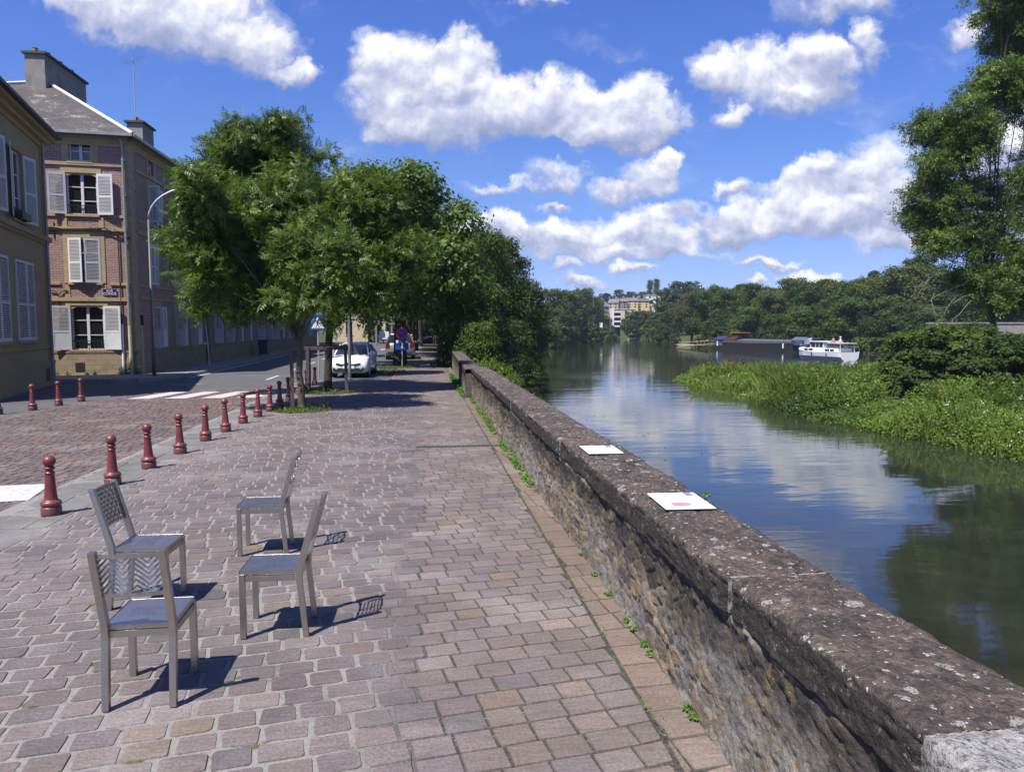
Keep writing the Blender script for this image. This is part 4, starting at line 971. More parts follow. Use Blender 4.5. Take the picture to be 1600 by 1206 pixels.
# ------------------------------------------------------------------ cars
def make_car(label, loc, rz, paint, kind='hatch', group=None):
    """length along Y, nose towards -Y"""
    t = thing('parked_car', label, 'car', loc, rz, group)
    if kind == 'hatch': Lh, W, belt, roof = 1.98, .84, .92, 1.44; st = [(-1.98,.50,.74,.30,.62),(-1.90,.68,.80,.22,.70),(-1.55,.80,.84,.18,.84),(-1.05,.83,.84,.17,.93),(-.6,.84,.84,.17,.96),(.6,.84,.84,.17,.97),(1.3,.82,.83,.18,.98),(1.75,.76,.80,.22,.96),(1.97,.62,.70,.34,.88)]
    else: Lh, W, belt, roof = 2.15, .90, 1.05, 1.68; st = [(-2.15,.60,.80,.34,.78),(-2.05,.78,.86,.26,.90),(-1.6,.88,.90,.24,1.02),(-1.0,.90,.90,.23,1.06),(.8,.90,.90,.23,1.08),(1.7,.89,.90,.24,1.08),(2.08,.84,.88,.28,1.06),(2.15,.78,.84,.36,1.0)]
    rings = []
    for y, wt, wm, zb, zt in st:
        zm = (zb + zt) / 2
        half = [(wm*.86, zb), (wm, zb + .10), (wm*1.01, zm), (wm*.985, zt - .10), (wt*.96, zt - .02), (wt*.55, zt + .025), (0, zt + .04)]
        rings.append([(x, y, z) for x, z in half] + [(-x, y, z) for x, z in half[-2::-1]])
    b = MB().loft(rings, cap=True)
    body = b.build('body', paint, t, smooth=True)
    # cabin: windscreen, roof, rear screen
    if kind == 'hatch': sec = [(-1.02, .74, .95), (-.28, .60, 1.36), (.10, .585, roof - .01), (.75, .575, roof), (1.30, .56, roof - .06), (1.86, .66, .98)]
    else: sec = [(-1.02, .78, 1.08), (-.35, .66, 1.58), (.1, .65, roof), (1.2, .64, roof), (1.85, .62, roof - .05), (2.08, .74, 1.08)]
    half_b = .80 if kind == 'hatch' else .86; zb = belt + .02
    rf = MB(); R4 = []
    for y, w, z in sec[1:-1]: R4.append([(w, y, z - .03), (w*.8, y, z + .015), (0, y, z + .03), (-w*.8, y, z + .015), (-w, y, z - .03), (-w*.8, y, z - .05), (w*.8, y, z - .05)])
    rf.loft(R4); rf.build('roof', paint, t, smooth=True)
    g = MB(); (y0, w0, z0), (y1, w1, z1) = sec[0], sec[1]
    g.add([(-w0, y0, z0), (w0, y0, z0), (w0*.5, y0 - .06, z0), (-w0*.5, y0 - .06, z0), (w1 - .03, y1, z1 - .03), (-w1 + .03, y1, z1 - .03), (0, y1 - .03, z1 - .02)], [(0, 3, 6, 5), (3, 2, 6), (2, 1, 4, 6)])
    g.build('windscreen', M_CGLASS, t)
    g = MB(); (y0, w0, z0), (y1, w1, z1) = sec[-1], sec[-2]
    g.add([(-w0, y0, z0), (w0, y0, z0), (w1 - .02, y1, z1 - .03), (-w1 + .02, y1, z1 - .03)], [(0, 1, 2, 3)]); g.build('rear_window', M_CGLASS, t)
    for s in (-1, 1):
        g = MB(); lo = [(s*half_b, y, zb) for y in (sec[0][0] + .08, sec[1][0], sec[2][0], sec[3][0], sec[4][0], sec[-1][0] - .1)]
        hi = [(s*(sec[i][1] + .005), sec[i][0] + (.05 if i == 1 else 0), sec[i][2] - .035) for i in (1, 1, 2, 3, 4, 4)]
        g.add(lo + hi, [(i, i+1, i+7, i+6) for i in range(5)]); g.build('side_window', M_CGLASS, t, fix=False)
        p = MB(); p.bar((s*(sec[0][1] + .02), sec[0][0] + .02, sec[0][2] - .02), (s*(sec[1][1] + .01), sec[1][0] - .01, sec[1][2] - .01), .06, .07)
        p.bar((s*half_b*.995, sec[-1][0] - .08, zb), (s*sec[-2][1], sec[-2][0], sec[-2][2] - .02), .10, .05); p.bar((s*half_b, .25, zb), (s*(sec[3][1] + .005), .30, sec[3][2] - .04), .06, .02)
        p.build('pillar', paint, t)
        mr = MB().loft([[(s*(half_b + .03 + d), -.80 + q[0], 1.02 + q[1] + (0 if kind == 'hatch' else .1)) for q in ((-.07*k, -.06*k), (.06*k, -.06*k), (.06*k, .07*k), (-.07*k, .07*k))] for d, k in ((-.02, .3), (.05, 1), (.17, .95), (.21, .5))]); mr.build('mirror', paint, t, bevel=.01)
        for y in ((-1.28, 1.22) if kind == 'hatch' else (-1.38, 1.36)):
            wr = .31 if kind == 'hatch' else .36
            wh = MB().lathe([(wr*.62, -.10), (wr*.94, -.11), (wr, -.07), (wr, .07), (wr*.94, .11), (wr*.62, .10)], 24, M=Matrix.Translation((s*(W - .11), y, wr)) @ Matrix.Rotation(PI/2, 4, 'Y')).build('wheel', M_RUBBER, t, smooth=False)
            rim = MB(); rim.disc((s*(W - .02), y, wr), wr*.66, .03, 'X')
            for q in range(5): rim.bar((s*(W + .002), y, wr), (s*(W + .002), y + wr*.6*math.cos(q*PI*.4), wr + wr*.6*math.sin(q*PI*.4)), .05, .05, (1, 0, 0))
            rim.build('rim', M_GALV, wh)
    f = st[0][0]
    if kind == 'hatch':
        MB().loft([[(x*1.0, f - .016 + abs(x)**2*.05, z) for x, z in ((-.54, .53 + d), (-.25, .48 + d), (0, .47 + d), (.25, .48 + d), (.54, .53 + d))] for d in (0, .10)], closed=False, cap=False).build('grille', M_PLAST, t, fix=False)
        lg = MB(); lg.prism([(-.62, .25), (.62, .25), (.46, .42), (-.46, .42)], f - .010, f + .2, 'Y'); lg.build('lower_grille', M_PLAST, t)
        for s in (-1, 1):
            MB().add([(s*.42, f + .008, .60), (s*.60, f + .06, .585), (s*.74, f + .20, .65), (s*.755, f + .36, .79), (s*.68, f + .24, .765), (s*.50, f + .06, .665)], [tuple(range(6))]).build('headlight', M_LAMP, t, fix=False)
            MB().prism([(s*.46, .30), (s*.66, .30), (s*.70, .42), (s*.62, .43)], f - .002, f + .1, 'Y').build('fog_light_recess', M_PLAST, t)
        MB().box((0, f - .02, .455), (.52, .012, .11)).build('number_plate', M_SIGNW, t)
        MB().add([(0, f - .025, .665), (.055, f - .03, .59), (0, f - .025, .515), (-.055, f - .03, .59)], [(0, 1, 2, 3)]).build('emblem', M_CHROME, t, fix=False)
        w = MB()
        for x in (-.35, .25): w.bar((x, -1.03, .965), (x + .45, -.80, 1.10), .015, .015)
        w.build('wiper', M_BLACK, t)
    e = st[-1][0]
    for s in (-1, 1): MB().box((s*(W - .16), e - .03, .86 if kind == 'hatch' else .95), (.24, .12, .2 if kind == 'hatch' else .34)).build('tail_light', M_TAIL, t, bevel=.02)
    MB().box((0, e + .012, .62 if kind == 'hatch' else .80), (.52, .012, .11)).build('rear_number_plate', M_SIGNW, t)
    MB().box((0, e - .02, .42), (W*1.7, .16, .22)).build('bumper', M_PLAST if kind != 'hatch' else paint, t, bevel=.04)
    return t
make_car('white hatchback parked nose-on at the end of the walk', (-2.86, 31.9, -.02), R(-3), M_CARW).scale = (.90, .94, .97)
make_car('silver off-road car seen from behind beyond the no parking sign', (-1.42, 49.0, -.02), R(180), M_CARS, 'suv').scale = (1.02, .95, .98)
make_car('dark car parked far down the road beside the hedge', (-3.9, 96, -.02), R(80), M_CARD, 'hatch')
make_car('red car parked in deep shade at the far end of the walk', (.0, 95, -.02), R(-20), M_CARR, 'hatch')
make_car('small white car parked far off behind the silver off-road car', (-1.9, 78, -.02), R(0), M_CARW, 'hatch')
t = thing('parked_van', 'white box van glimpsed at the far end of the tree tunnel', 'van', (3.3, 112, -.02), R(0))
MB().loft([[(sx*w, y, z) for sx, z in ((-1, .4), (1, .4), (1, h), (-1, h))] for y, w, h in ((-2.4, .85, 1.1), (-2.0, .95, 1.3), (-1.5, .95, 2.3), (2.6, .95, 2.4))]).build('body', M_CARW, t, bevel=.08)
MB().add([(-.8, -2.0, 1.33), (.8, -2.0, 1.33), (.8, -1.55, 2.15), (-.8, -1.55, 2.15)], [(0, 1, 2, 3)]).build('windscreen', M_CGLASS, t, fix=False)
for s in (-1, 1):
    for y in (-1.6, 1.7): MB().disc((s*.88, y, .34), .34, .2, 'X').build('wheel', M_RUBBER, t)

# ------------------------------------------------------------------ boats
def skin_person(name, label, cat, J, E_, rad, mat, loc, rz, extra):
    me = D.meshes.new('body'); me.from_pydata(J, E_, []); me.materials.append(mat)
    t = thing(name, label, cat, loc, rz); o = obj('body', me, t)
    md = o.modifiers.new('skin', 'SKIN'); sv = me.skin_vertices[0].data
    for i, r in enumerate(rad): sv[i].radius = (r, r)
    sv[0].use_root = True
    o.modifiers.new('sub', 'SUBSURF').render_levels = 2
    for e in extra: e(t)
    return t
def seated(label, loc, rz, shirt, hat):
    J = [(0, 0, .42), (0, .02, .62), (0, .03, .86), (0, .02, .96), (0, 0, 1.06), (0, -.01, 1.18), (.19, .02, .86), (.25, -.10, .62), (.20, -.32, .60), (-.19, .02, .86), (-.25, -.10, .62), (-.20, -.32, .60),
         (.10, -.02, .42), (.13, -.42, .46), (.13, -.46, .06), (.13, -.60, .03), (-.10, -.02, .42), (-.13, -.42, .46), (-.13, -.46, .06), (-.13, -.60, .03)]
    E_ = [(0,1),(1,2),(2,3),(3,4),(4,5),(2,6),(6,7),(7,8),(2,9),(9,10),(10,11),(0,12),(12,13),(13,14),(14,15),(0,16),(16,17),(17,18),(18,19)]
    rd = [.15,.14,.16,.06,.10,.09,.06,.045,.035,.06,.045,.035,.10,.07,.045,.04,.10,.07,.045,.04]
    def shirt_(t):
        MB().lathe([(.165, .46), (.165, .6), (.18, .78), (.175, .86), (.08, .95)], 16).build('shirt', shirt, t, smooth=True)
    def hat_(t):
        MB().lathe([(.001, 1.30), (.07, 1.29), (.11, 1.22), (.115, 1.17), (.19, 1.15), (.19, 1.14), (.10, 1.14)], 16).build('hat' if hat is not M_BARK else 'hair', hat, t, smooth=True)
    return skin_person('person', label, 'person', J, E_, rd, M_SKIN, loc, rz, [shirt_, hat_])
def make_cruiser():
    p = at(1290, 562, -3); d = at(1338, 562, -3) - at(1240, 557, -3); ang = math.atan2(d.y, d.x) - .10
    c = (at(1338, 562, -3) + at(1240, 561, -3)) / 2; S = 1.0
    t = thing('river_cruiser', 'white cabin cruiser with dark windows under way behind the green island', 'boat', (c.x, c.y, -3.0), ang)
    t.scale = (1.2, 1.15, 1.15); Lh = 4.75                           # bow towards -X
    st = [(-4.75,.05,1.55,.5),(-4.5,.55,1.45,.1),(-3.9,1.1,1.30,-.1),(-2.6,1.55,1.15,-.25),(0,1.75,1.02,-.3),(2.8,1.75,1.02,-.3),(4.3,1.6,1.10,-.2),(4.7,1.4,1.12,.0)]
    rings = []
    for x, w, zt, zb in st: rings.append([(x, -w, zt), (x, -w*1.02, zt - .15), (x, -w*.96, .35), (x, -w*.7, zb), (x, w*.7, zb), (x, w*.96, .35), (x, w*1.02, zt - .15), (x, w, zt)])
    MB().loft(rings).build('hull', M_BOATW, t, bevel=0)
    m = MB()
    for sgn in (-1, 1):
        for (x0, w0, z0, _), (x1, w1, z1, _) in zip(st[:-1], st[1:]): m.bar((x0, sgn*(w0*.97 + .05), .45 if x0 > -4 else .62), (x1, sgn*(w1*.97 + .05), .45), .06, .12)
    m.build('rubbing_strake', M_NAVY, t)
    m = MB()
    for sgn in (-1, 1):
        for (x0, w0, z0, _), (x1, w1, z1, _) in zip(st[:-1], st[1:]): m.bar((x0, sgn*(w0 + .03), z0 + .01), (x1, sgn*(w1 + .03), z1 + .01), .07, .09)
    m.build('gunwale', M_BOATW, t)
    cab = MB(); cab.prism([(-3.3, 1.05), (3.6, 1.05), (3.55, 1.62), (-2.9, 1.55)], -1.25, 1.25, 'Y'); cab.build('front_cabin', M_BOATW, t, bevel=.05)
    wh = MB(); wh.prism([(-1.7, 1.55), (1.1, 1.55), (1.15, 2.40), (-1.15, 2.40)], -1.2, 1.2, 'Y'); wh.build('wheelhouse', M_BOATW, t, bevel=.05)
    MB().box((.15, 0, 2.46), (3.4, 2.7, .10)).build('wheelhouse_roof', M_BOATW, t, bevel=.03)
    MB().box((2.9, 0, 2.28), (3.2, 2.4, .07)).build('aft_canopy', M_BOATW, t, bevel=.02)
    for x in (1.5, 4.2):
        for s in (-1, 1): MB().tube([(x, s*1.1, 1.1), (x, s*1.1, 2.26)], .035, 6).build('canopy_post', M_BOATW, t)
    for s in (-1, 1):
        for xa, xb, za, zb in ((-1.3, -.45, 1.68, 2.28), (-.35, .25, 1.68, 2.28), (.35, 1.0, 1.68, 2.28)):
            MB().box(((xa + xb)/2, s*1.205, (za + zb)/2), (xb - xa, .02, zb - za)).build('window', M_CGLASS, t)
        for xa, xb in ((-2.6, -1.9), (-1.7, -.9), (1.5, 2.3), (2.5, 3.2)): MB().box(((xa + xb)/2, s*1.255, 1.33), (xb - xa, .02, .30)).build('porthole', M_CGLASS, t)
    MB().add([(-1.62, -1.0, 1.68), (-1.62, 1.0, 1.68), (-1.22, 1.0, 2.3), (-1.22, -1.0, 2.3)], [(0, 1, 2, 3)]).build('windscreen', M_CGLASS, t, fix=False)
    r = MB()
    for s in (-1, 1):
        pts = [(-4.6, s*.3, 2.05), (-3.8, s*1.05, 1.95), (-2.6, s*1.45, 1.8), (-1.6, s*1.55, 1.75)]
        r.tube(pts, .02, 6)
        for q in pts: r.tube([(q[0], q[1], 1.2), q], .018, 5)
        r.tube([(1.4, s*1.6, 1.75), (4.5, s*1.5, 1.8)], .02, 6)
        for x in (1.4, 2.4, 3.4, 4.5): r.tube([(x, s*1.58, 1.05), (x, s*1.58, 1.78)], .018, 5)
    r.build('railing', M_GALV, t)
    for x in (-3.2, -.5, 2.4): MB().lathe([(.02, -.25), (.11, -.2), (.11, .2), (.02, .25)], 10, (x, -1.72, .85)).build('fender', M_NAVY, t)
    T = Matrix.Translation(t.location) @ Matrix.Rotation(ang, 4, 'Z') @ Matrix.Diagonal((1.2, 1.15, 1.15, 1))
    seated('person in a pink top sitting on the roof of the white cruiser', T @ Vector((2.05, -.4, 2.05)), ang - PI/2, M_SHIRT, M_BARK)
    seated('person in white wearing a pale hat on the roof of the cruiser', T @ Vector((2.75, .1, 2.05)), ang - PI/2 + .3, M_HAT, M_HAT)
make_cruiser()
def make_barge():
    a = at(1121, 544.5, -3); b = at(1283, 551.5, -3); d = b - a; Lb = d.length; ang = math.atan2(d.y, d.x)
    t = thing('barge', 'long black cargo barge with grey hatch covers moored on the far bank', 'barge', (*((a + b)/2).xy, -3.0), ang); h = Lb/2
    st = [(-h, 1.2, 2.2), (-h+1.5, 2.3, 1.9), (-h+4, 2.5, 1.75), (0, 2.5, 1.65), (h-6, 2.5, 1.9), (h-2.5, 2.2, 2.4), (h-.6, 1.1, 2.9), (h, .2, 3.0)]
    MB().loft([[(x, -w, z), (x, -w, -.6), (x, w, -.6), (x, w, z)] for x, w, z in st]).build('hull', M_HULLB, t)
    m = MB()
    for s in (-1, 1):
        for (x0, w0, z0), (x1, w1, z1) in zip(st[:-1], st[1:]): m.bar((x0, s*(w0 + .03), z0), (x1, s*(w1 + .03), z1), .10, .16)
    m.build('gunwale', M_HATCH, t)
    hc = MB(); n = 9; x0 = -h + 10; x1 = h - 6
    for i in range(n):
        xa = x0 + (x1 - x0)*i/n; xb = x0 + (x1 - x0)*(i + 1)/n - .06; hc.prism([(-2.1, 1.7), (2.1, 1.7), (2.1, 2.15), (1.2, 2.4), (0, 2.5), (-1.2, 2.4), (-2.1, 2.15)], xa, xb, 'X')
    hc.build('hatch_cover', M_HATCH, t)
    MB().box((-h + 6.5, 0, 2.2), (5.0, 3.6, 1.0)).build('deckhouse', M_RUST, t, bevel=.05)
    MB().box((-h + 8.3, 0, 3.2), (2.4, 2.6, 1.1)).build('wheelhouse', M_RUST, t, bevel=.05)
    MB().box((-h + 8.4, 0, 3.84), (3.4, 3.2, .15)).build('wheelhouse_roof', M_ORANGE, t, bevel=.04)
    for s in (-1, 1):
        for i in range(3): MB().box((-h + 7.5 + .85*i, s*1.31, 3.32), (.55, .03, .5)).build('window', M_CGLASS, t)
    tp = MB(); tp.prism([(-2.0, 2.3), (2.0, 2.3), (.6, 3.0), (-.6, 3.0)], -h + 1.2, -h + 4.6, 'X'); tp.build('tarpaulin', M_TARP, t)
    MB().box((-h + 2.8, -2.47, 1.2), (5.0, .08, .55)).build('name_board', M_HATCH, t)
    for x in (-h + 3.4, h - 8): MB().box((x, -2.54, 1.3), (.35, .06, 1.1)).build('draught_mark', M_SIGNW, t)
    T = Matrix.Translation(t.location) @ Matrix.Rotation(ang, 4, 'Z'); q = T @ Vector((h - 2.2, -2.6, .5))
    b2 = thing('small_boat', 'pale blue open boat hoisted at the bow of the black barge', 'boat', (q.x, q.y, q.z - 3 + 3.0), ang - .1)
    MB().loft([[(x, -w, zt), (x, -w*.6, zb), (x, w*.6, zb), (x, w, zt)] for x, w, zt, zb in ((-2.6, .9, .9, .0), (-1.5, 1.0, .85, -.1), (.5, 1.0, .95, -.1), (2.0, .7, 1.2, .1), (2.7, .08, 1.5, .7))]).build('hull', M_BOATB, b2)
    cv = MB(); cv.prism([(-1.0, .9), (1.0, .9), (.0, 1.55)], -2.5, 1.4, 'X'); cv.build('cover', M_HATCH, b2)
    b2.location.z = 1.6 - 3
    qd = thing('gangway', 'pale plank gangway sloping down beside the barge stern', 'gangway', (*(a + Vector((-6.5, -1.5, 0))).xy, -2.6), ang + .05)
    MB().bar((-5, 0, .1), (6, 0, .8), 1.3, .16, (0, 0, 1)).build('deck', M_WOOD, qd)
    rl = MB()
    for s in (-.6, .6): rl.tube([(-5, s, 1.0), (6, s, 1.7)], .03, 5); [rl.tube([(-5 + 2.75*i, s, .1 + .175*i), (-5 + 2.75*i, s, 1.0 + .175*i)], .025, 5) for i in range(5)]
    rl.build('handrail', M_WOOD, qd)
    p = at(1083, 541, -3); lp = thing('landing_stage', 'low pale landing stage on the far bank left of the gangway', 'jetty', (p.x, p.y, -2.75), ang + .15)
    MB().box((0, 0, .1), (11, 2, .25)).build('deck', M_WOOD, lp); [MB().tube([(x, -.8, -1.5), (x, -.8, .6)], .12, 6).build('pile', M_TIMBER, lp) for x in (-5, 0, 5)]
    p = at(1375, 551.5, -3); q2 = thing('quay_edge', 'low grey landing ledge at the water behind the cruiser stern', 'jetty', (p.x, p.y + 4, -2.9), R(8))
    MB().box((0, 0, .1), (16, 2.2, .45)).build('deck', M_CONC, q2); [MB().box((x, -1.15, -.2), (.3, .2, .6)).build('pile', M_TIMBER, q2) for x in (-6, 0, 6)]
make_barge()
# ------------------------------------------------------------------ houses
def frameM(O, U, N): return Matrix(((U[0], N[0], 0, O[0]), (U[1], N[1], 0, O[1]), (0, 0, 1, O[2]), (0, 0, 0, 1)))
def facade(mb, M, w, z0, z1, ops, dep=.20, mi=0):
    """front wall with real openings: M maps (u, n outward, z); ops = (u0, u1, za, zb)"""
    us = sorted({0., w, *[o[0] for o in ops], *[o[1] for o in ops]}); zs = sorted({z0, z1, *[o[2] for o in ops], *[o[3] for o in ops]})
    for ua, ub in zip(us[:-1], us[1:]):
        for za, zb in zip(zs[:-1], zs[1:]):
            um, zm = (ua + ub)/2, (za + zb)/2
            if any(o[0] < um < o[1] and o[2] < zm < o[3] for o in ops): continue
            mb.add([(ua, 0, za), (ub, 0, za), (ub, 0, zb), (ua, 0, zb)], [(0, 1, 2, 3)], mi, M)
    for a, b, c, d in ops:
        for q in ([(a,0,c),(a,-dep,c),(a,-dep,d),(a,0,d)], [(b,0,c),(b,0,d),(b,-dep,d),(b,-dep,c)], [(a,0,d),(a,-dep,d),(b,-dep,d),(b,0,d)], [(a,0,c),(b,0,c),(b,-dep,c),(a,-dep,c)]):
            mb.add(q, [(0, 1, 2, 3)], mi, M)
def shutter(par, M, hu, za, zb, w, side, ang, panel=False, double=False):
    """side -1: hinged on the left jamb, +1: on the right; ang 0 = closed, 180 = folded back on the wall"""
    a = R(ang); d = (-side*math.cos(a), math.sin(a)); T = M @ frameM((hu, .02, 0), d, (-d[1]*-side*0 + math.sin(a)*side, math.cos(a)))
    b = MB(); b.M = T; h = zb - za; s = .075; mid = za + h*(.42 if panel else .45)
    b.bx((0, -.018, za), (s, .018, zb), 0); b.bx((w - s, -.018, za), (w, .018, zb), 0)
    for z, hh in ((za, .09), (mid - .04, .09), (zb - .09, .09)): b.bx((s, -.0175, z), (w - s, .0175, z + hh), 0)
    if double: b.bx((w/2 - .03, -.0172, za + .09), (w/2 + .03, .0172, zb - .09), 0)
    z = za + .11
    while z < zb - .10:
        if panel and z < mid - .06: z += .055; continue
        if not (mid - .06 < z < mid + .06): b.bx((s, -.012, z - .016), (w - s, .010, z + .018), 1)
        z += .055
    if panel: b.bx((s, -.011, za + .09), (w - s, .011, mid - .04), 0)
    o = b.build('shutter', [M_SHUT, M_LOUV], par); return o
def window(par, M, u0, u1, za, zb, rows=3, dep=.16, leaves=2, sh=None, rail=False, curtain=False, arch=False):
    """sh = (left angle, right angle, panelled); the frame is the part, its pane, railing and shutters are sub-parts"""
    b = MB(); b.M = M; f = .06; w = u1 - u0
    b.bx((u0, -dep, za), (u0 + f, -dep + .06, zb)); b.bx((u1 - f, -dep, za), (u1, -dep + .06, zb)); b.bx((u0 + f, -dep, zb - f), (u1 - f, -dep + .06, zb)); b.bx((u0 + f, -dep, za), (u1 - f, -dep + .06, za + f))
    if leaves == 2: b.bx(((u0 + u1)/2 - .05, -dep + .005, za + f), ((u0 + u1)/2 + .05, -dep + .065, zb - f))
    for i in range(1, rows):
        z = za + (zb - za)*i/rows; b.bx((u0 + f, -dep + .01, z - .016), (u1 - f, -dep + .05, z + .016))
    o = b.build('window', M_WHITE, par)
    g = MB(); g.M = M; g.add([(u0 + .01, -dep + .012, za + .01), (u1 - .01, -dep + .012, za + .01), (u1 - .01, -dep + .012, zb - .01), (u0 + .01, -dep + .012, zb - .01)], [(0, 1, 2, 3)]); g.build('pane', M_GLASS, o, fix=False)
    s = MB(); s.M = M; s.bx((u0 - .06, -dep + .03, za - .09), (u1 + .06, .07, za - .004)); s.build('sill', M_YSTONE, o)
    if arch:                                                         # flat stone arch filling the head of the opening
        n = 8; pts = [(u0, zb + .001)] + [(u0 + w*i/n, zb - .16*(abs(2*i/n - 1))**2) for i in range(n + 1)] + [(u1, zb + .001)]
        a = MB(); a.M = M
        for i in range(n):
            (xa, ya), (xb, yb) = pts[i + 1], pts[i + 2]
            a.add([(xa, .002, ya), (xb, .002, yb), (xb, .002, zb + .001), (xa, .002, zb + .001)], [(0, 1, 2, 3)]); a.add([(xa, .002, ya), (xa, -dep, ya), (xb, -dep, yb), (xb, .002, yb)], [(0, 1, 2, 3)])
        a.build('arch', M_YSTONE, o)
    if sh:
        l, r, p = sh; sw = w/2 if min(l, r) < 60 else w*.56
        if l is not None: shutter(o, M, u0, za + .0, zb - .02, sw, -1, l, p)
        if r is not None: shutter(o, M, u1, za + .0, zb - .02, sw, 1, r, p)
    if rail:
        k = MB(); k.M = M
        k.bx((u0, -.06, za + .34), (u1, -.03, za + .37)); k.bx((u0, -.06, za + .04), (u1, -.03, za + .06))
        n = 9
        for i in range(n + 1): x = u0 + w*i/n; k.bx((x - .007, -.052, za + .06), (x + .007, -.038, za + .34))
        k.build('window_railing', M_IRON, o)
    return o
def house_brick():
    K = Vector((-11.73, 31.94, .09)); EV = 9.55
    t = thing('brick_house', 'tall corner house of red brick and yellow stone, its shuttered end wall in sun', 'house', K)
    W = 8.; U = (.9926, .1219); S = frameM((-U[0]*W, -U[1]*W, 0), U, (U[1], -U[0]))
    LE = 22.; E = frameM((0, 0, 0), (0, 1), (1, 0))
    us = W - 1.72                                                    # centre of the visible window column
    g1 = (us - .60, us + .60, 1.02, 2.80); f1 = (us - .58, us + .58, 3.72, 5.50); f2 = (us - .56, us + .56, 6.42, 8.05); at_ = (us - .40, us + .40, 8.50, 9.30)
    far = (us - 4.0, us - 2.9, 1.02, 2.8)
    wl = MB(); facade(wl, S, W, 0, EV, [g1, f1, f2, at_])
    ec = [2.55, 5.55, 7.75, 12.2, 14.6, 17.0, 19.4]; EO = []
    for c in ec:
        EO += [(c - .46, c + .46, 1.05, 2.85), (c - .45, c + .45, 3.8, 5.55), (c - .44, c + .44, 6.45, 8.05)]
        if c in (2.55, 12.2, 17.0): EO.append((c - .33, c + .33, 8.52, 9.25))
    door = (9.75, 10.75, .12, 2.75); EO.append(door)
    facade(wl, E, LE, 0, EV, EO)
    wl.add([(0, LE, 0), (-14, LE, 0), (-14, LE, EV), (0, LE, EV)], [(0, 1, 2, 3)]); a = S @ Vector((0, 0, 0))
    wl.add([(-14, LE, 0), tuple(a), (a.x, a.y, EV), (-14, LE, EV)], [(0, 1, 2, 3)])
    wl.build('wall', M_BRICK, t, fix=False)
    # stone trim stands 25 mm proud of the brick
    q = MB(); q.M = S; p = .025
    def surround(q, o, wd=.26, top=.30, bot=True, arch=True):
        a, b, c, d = o
        q.bx((a - wd, .0, c - .02), (a, p, d)); q.bx((b, .0, c - .02), (b + wd, p, d)); q.bx((a - wd, .0, d), (b + wd, p, d + top))
    for o in (g1, f1, f2): surround(q, o, .17, .24)
    surround(q, at_, .26, .18)
    for z, h, pr in ((2.98, .14, .06), (3.62, .10, .045), (5.78, .14, .06), (6.32, .10, .045), (8.33, .13, .06)):
        u = 0.
        q.bx((0, 0, z), (us - .9 if h < .12 else W - .02, pr, z + h))
        if h < .12: q.bx((us + .9, 0, z), (W - .02, pr, z + h))
    for z0, z1 in ((3.12, 3.62), (5.92, 6.32)): 
        for s in (-1, 1): q.bx((us + s*.66 - .09, 0, z0), (us + s*.66 + .09, p, z1))
    q.bx((0, 0, EV - .42), (W + .0, .05, EV - .12)); q.bx((0, 0, EV - .12), (W + .02, .16, EV))
    z = .98; k = 0
    while z < EV - .5: q.bx((W - (.24 if k % 2 else .16), 0, z + .003), (W + .027, p + .004, z + .34)); z += .345; k += 1
    q.build('stone_trim', M_YSTONE, t)
    q = MB(); q.M = E
    z = .98; k = 0
    while z < EV - .5: q.bx((.0, 0, z + .003), (.66 if k % 2 else .52, p, z + .34)); z += .345; k += 1
    for o in EO:
        if o is not door: surround(q, o, .20, .24)
    for zz, h, pr in ((2.98 + .12, .12, .05), (3.64, .10, .04), (5.80, .14, .05), (6.30, .10, .04), (8.33, .13, .05)): q.bx((.70, 0, zz), (LE, pr, zz + h))
    q.bx((.05, 0, EV - .42), (LE, .05, EV - .12)); q.bx((.16, 0, EV - .12), (LE, .16, EV))
    q.build('stone_trim', M_YSTONE, t)
    b = MB(); b.M = S; b.bx((0, 0, -.1), (W + .03, .05, .90)); b.bx((0, 0, .90), (W + .03, .07, .97)); b.bx((us - .5, .051, .12), (us - .15, .056, .50), 1)
    b.build('plinth', [M_BASE, M_BLACK], t)
    b = MB(); b.M = E; b.bx((.002, 0, -.1), (9.7, .05, .90)); b.bx((10.8, 0, -.1), (LE, .05, .90)); b.bx((.07, 0, .90), (9.7, .07, .97)); b.build('plinth', M_BASE, t)
    window(t, S, *g1, sh=(166, 168, True), rail=True, arch=True); window(t, S, *f1, sh=(22, 15, False), arch=True); window(t, S, *f2, sh=(163, 166, False), rail=True, arch=True); window(t, S, *at_, rows=2)
    rr = random.Random(3)
    for c in ec:
        window(t, E, c - .46, c + .46, 1.05, 2.85, sh=(100 + rr.random()*20, 160 + rr.random()*12, True), arch=True)
        window(t, E, c - .45, c + .45, 3.8, 5.55, sh=(3, 3, False) if c == 2.55 else (105, 158, False), arch=True)
        window(t, E, c - .44, c + .44, 6.45, 8.05, sh=(98, 165, False), arch=True)
        if c in (2.55, 12.2, 17.0): window(t, E, c - .33, c + .33, 8.52, 9.25, rows=2)
    d = MB(); d.M = E; d.bx((9.75, -.16, .12), (10.75, -.10, 2.75)); dd = d.build('door', M_CARD, t)
    h = MB(); h.M = E; h.bx((10.60, -.10, 1.05), (10.64, -.05, 1.18)); h.build('handle', M_CHROME, dd)
    s = MB(); s.M = E; s.bx((9.5, 0, -.1), (11., .6, .10)); s.build('door_step', M_BASE, t)
    # hipped slate roof
    ov = .32; c0 = S @ Vector((-.1, ov, EV)); c1 = Vector((ov + .02, -ov - .02, EV)); A = Vector((-5.75, 6.1, EV + 3.85)); B = Vector((-13, 5.2, EV + 2.9)); N1 = Vector((ov, LE, EV)); N2 = Vector((-5.75, LE, EV + 3.85))
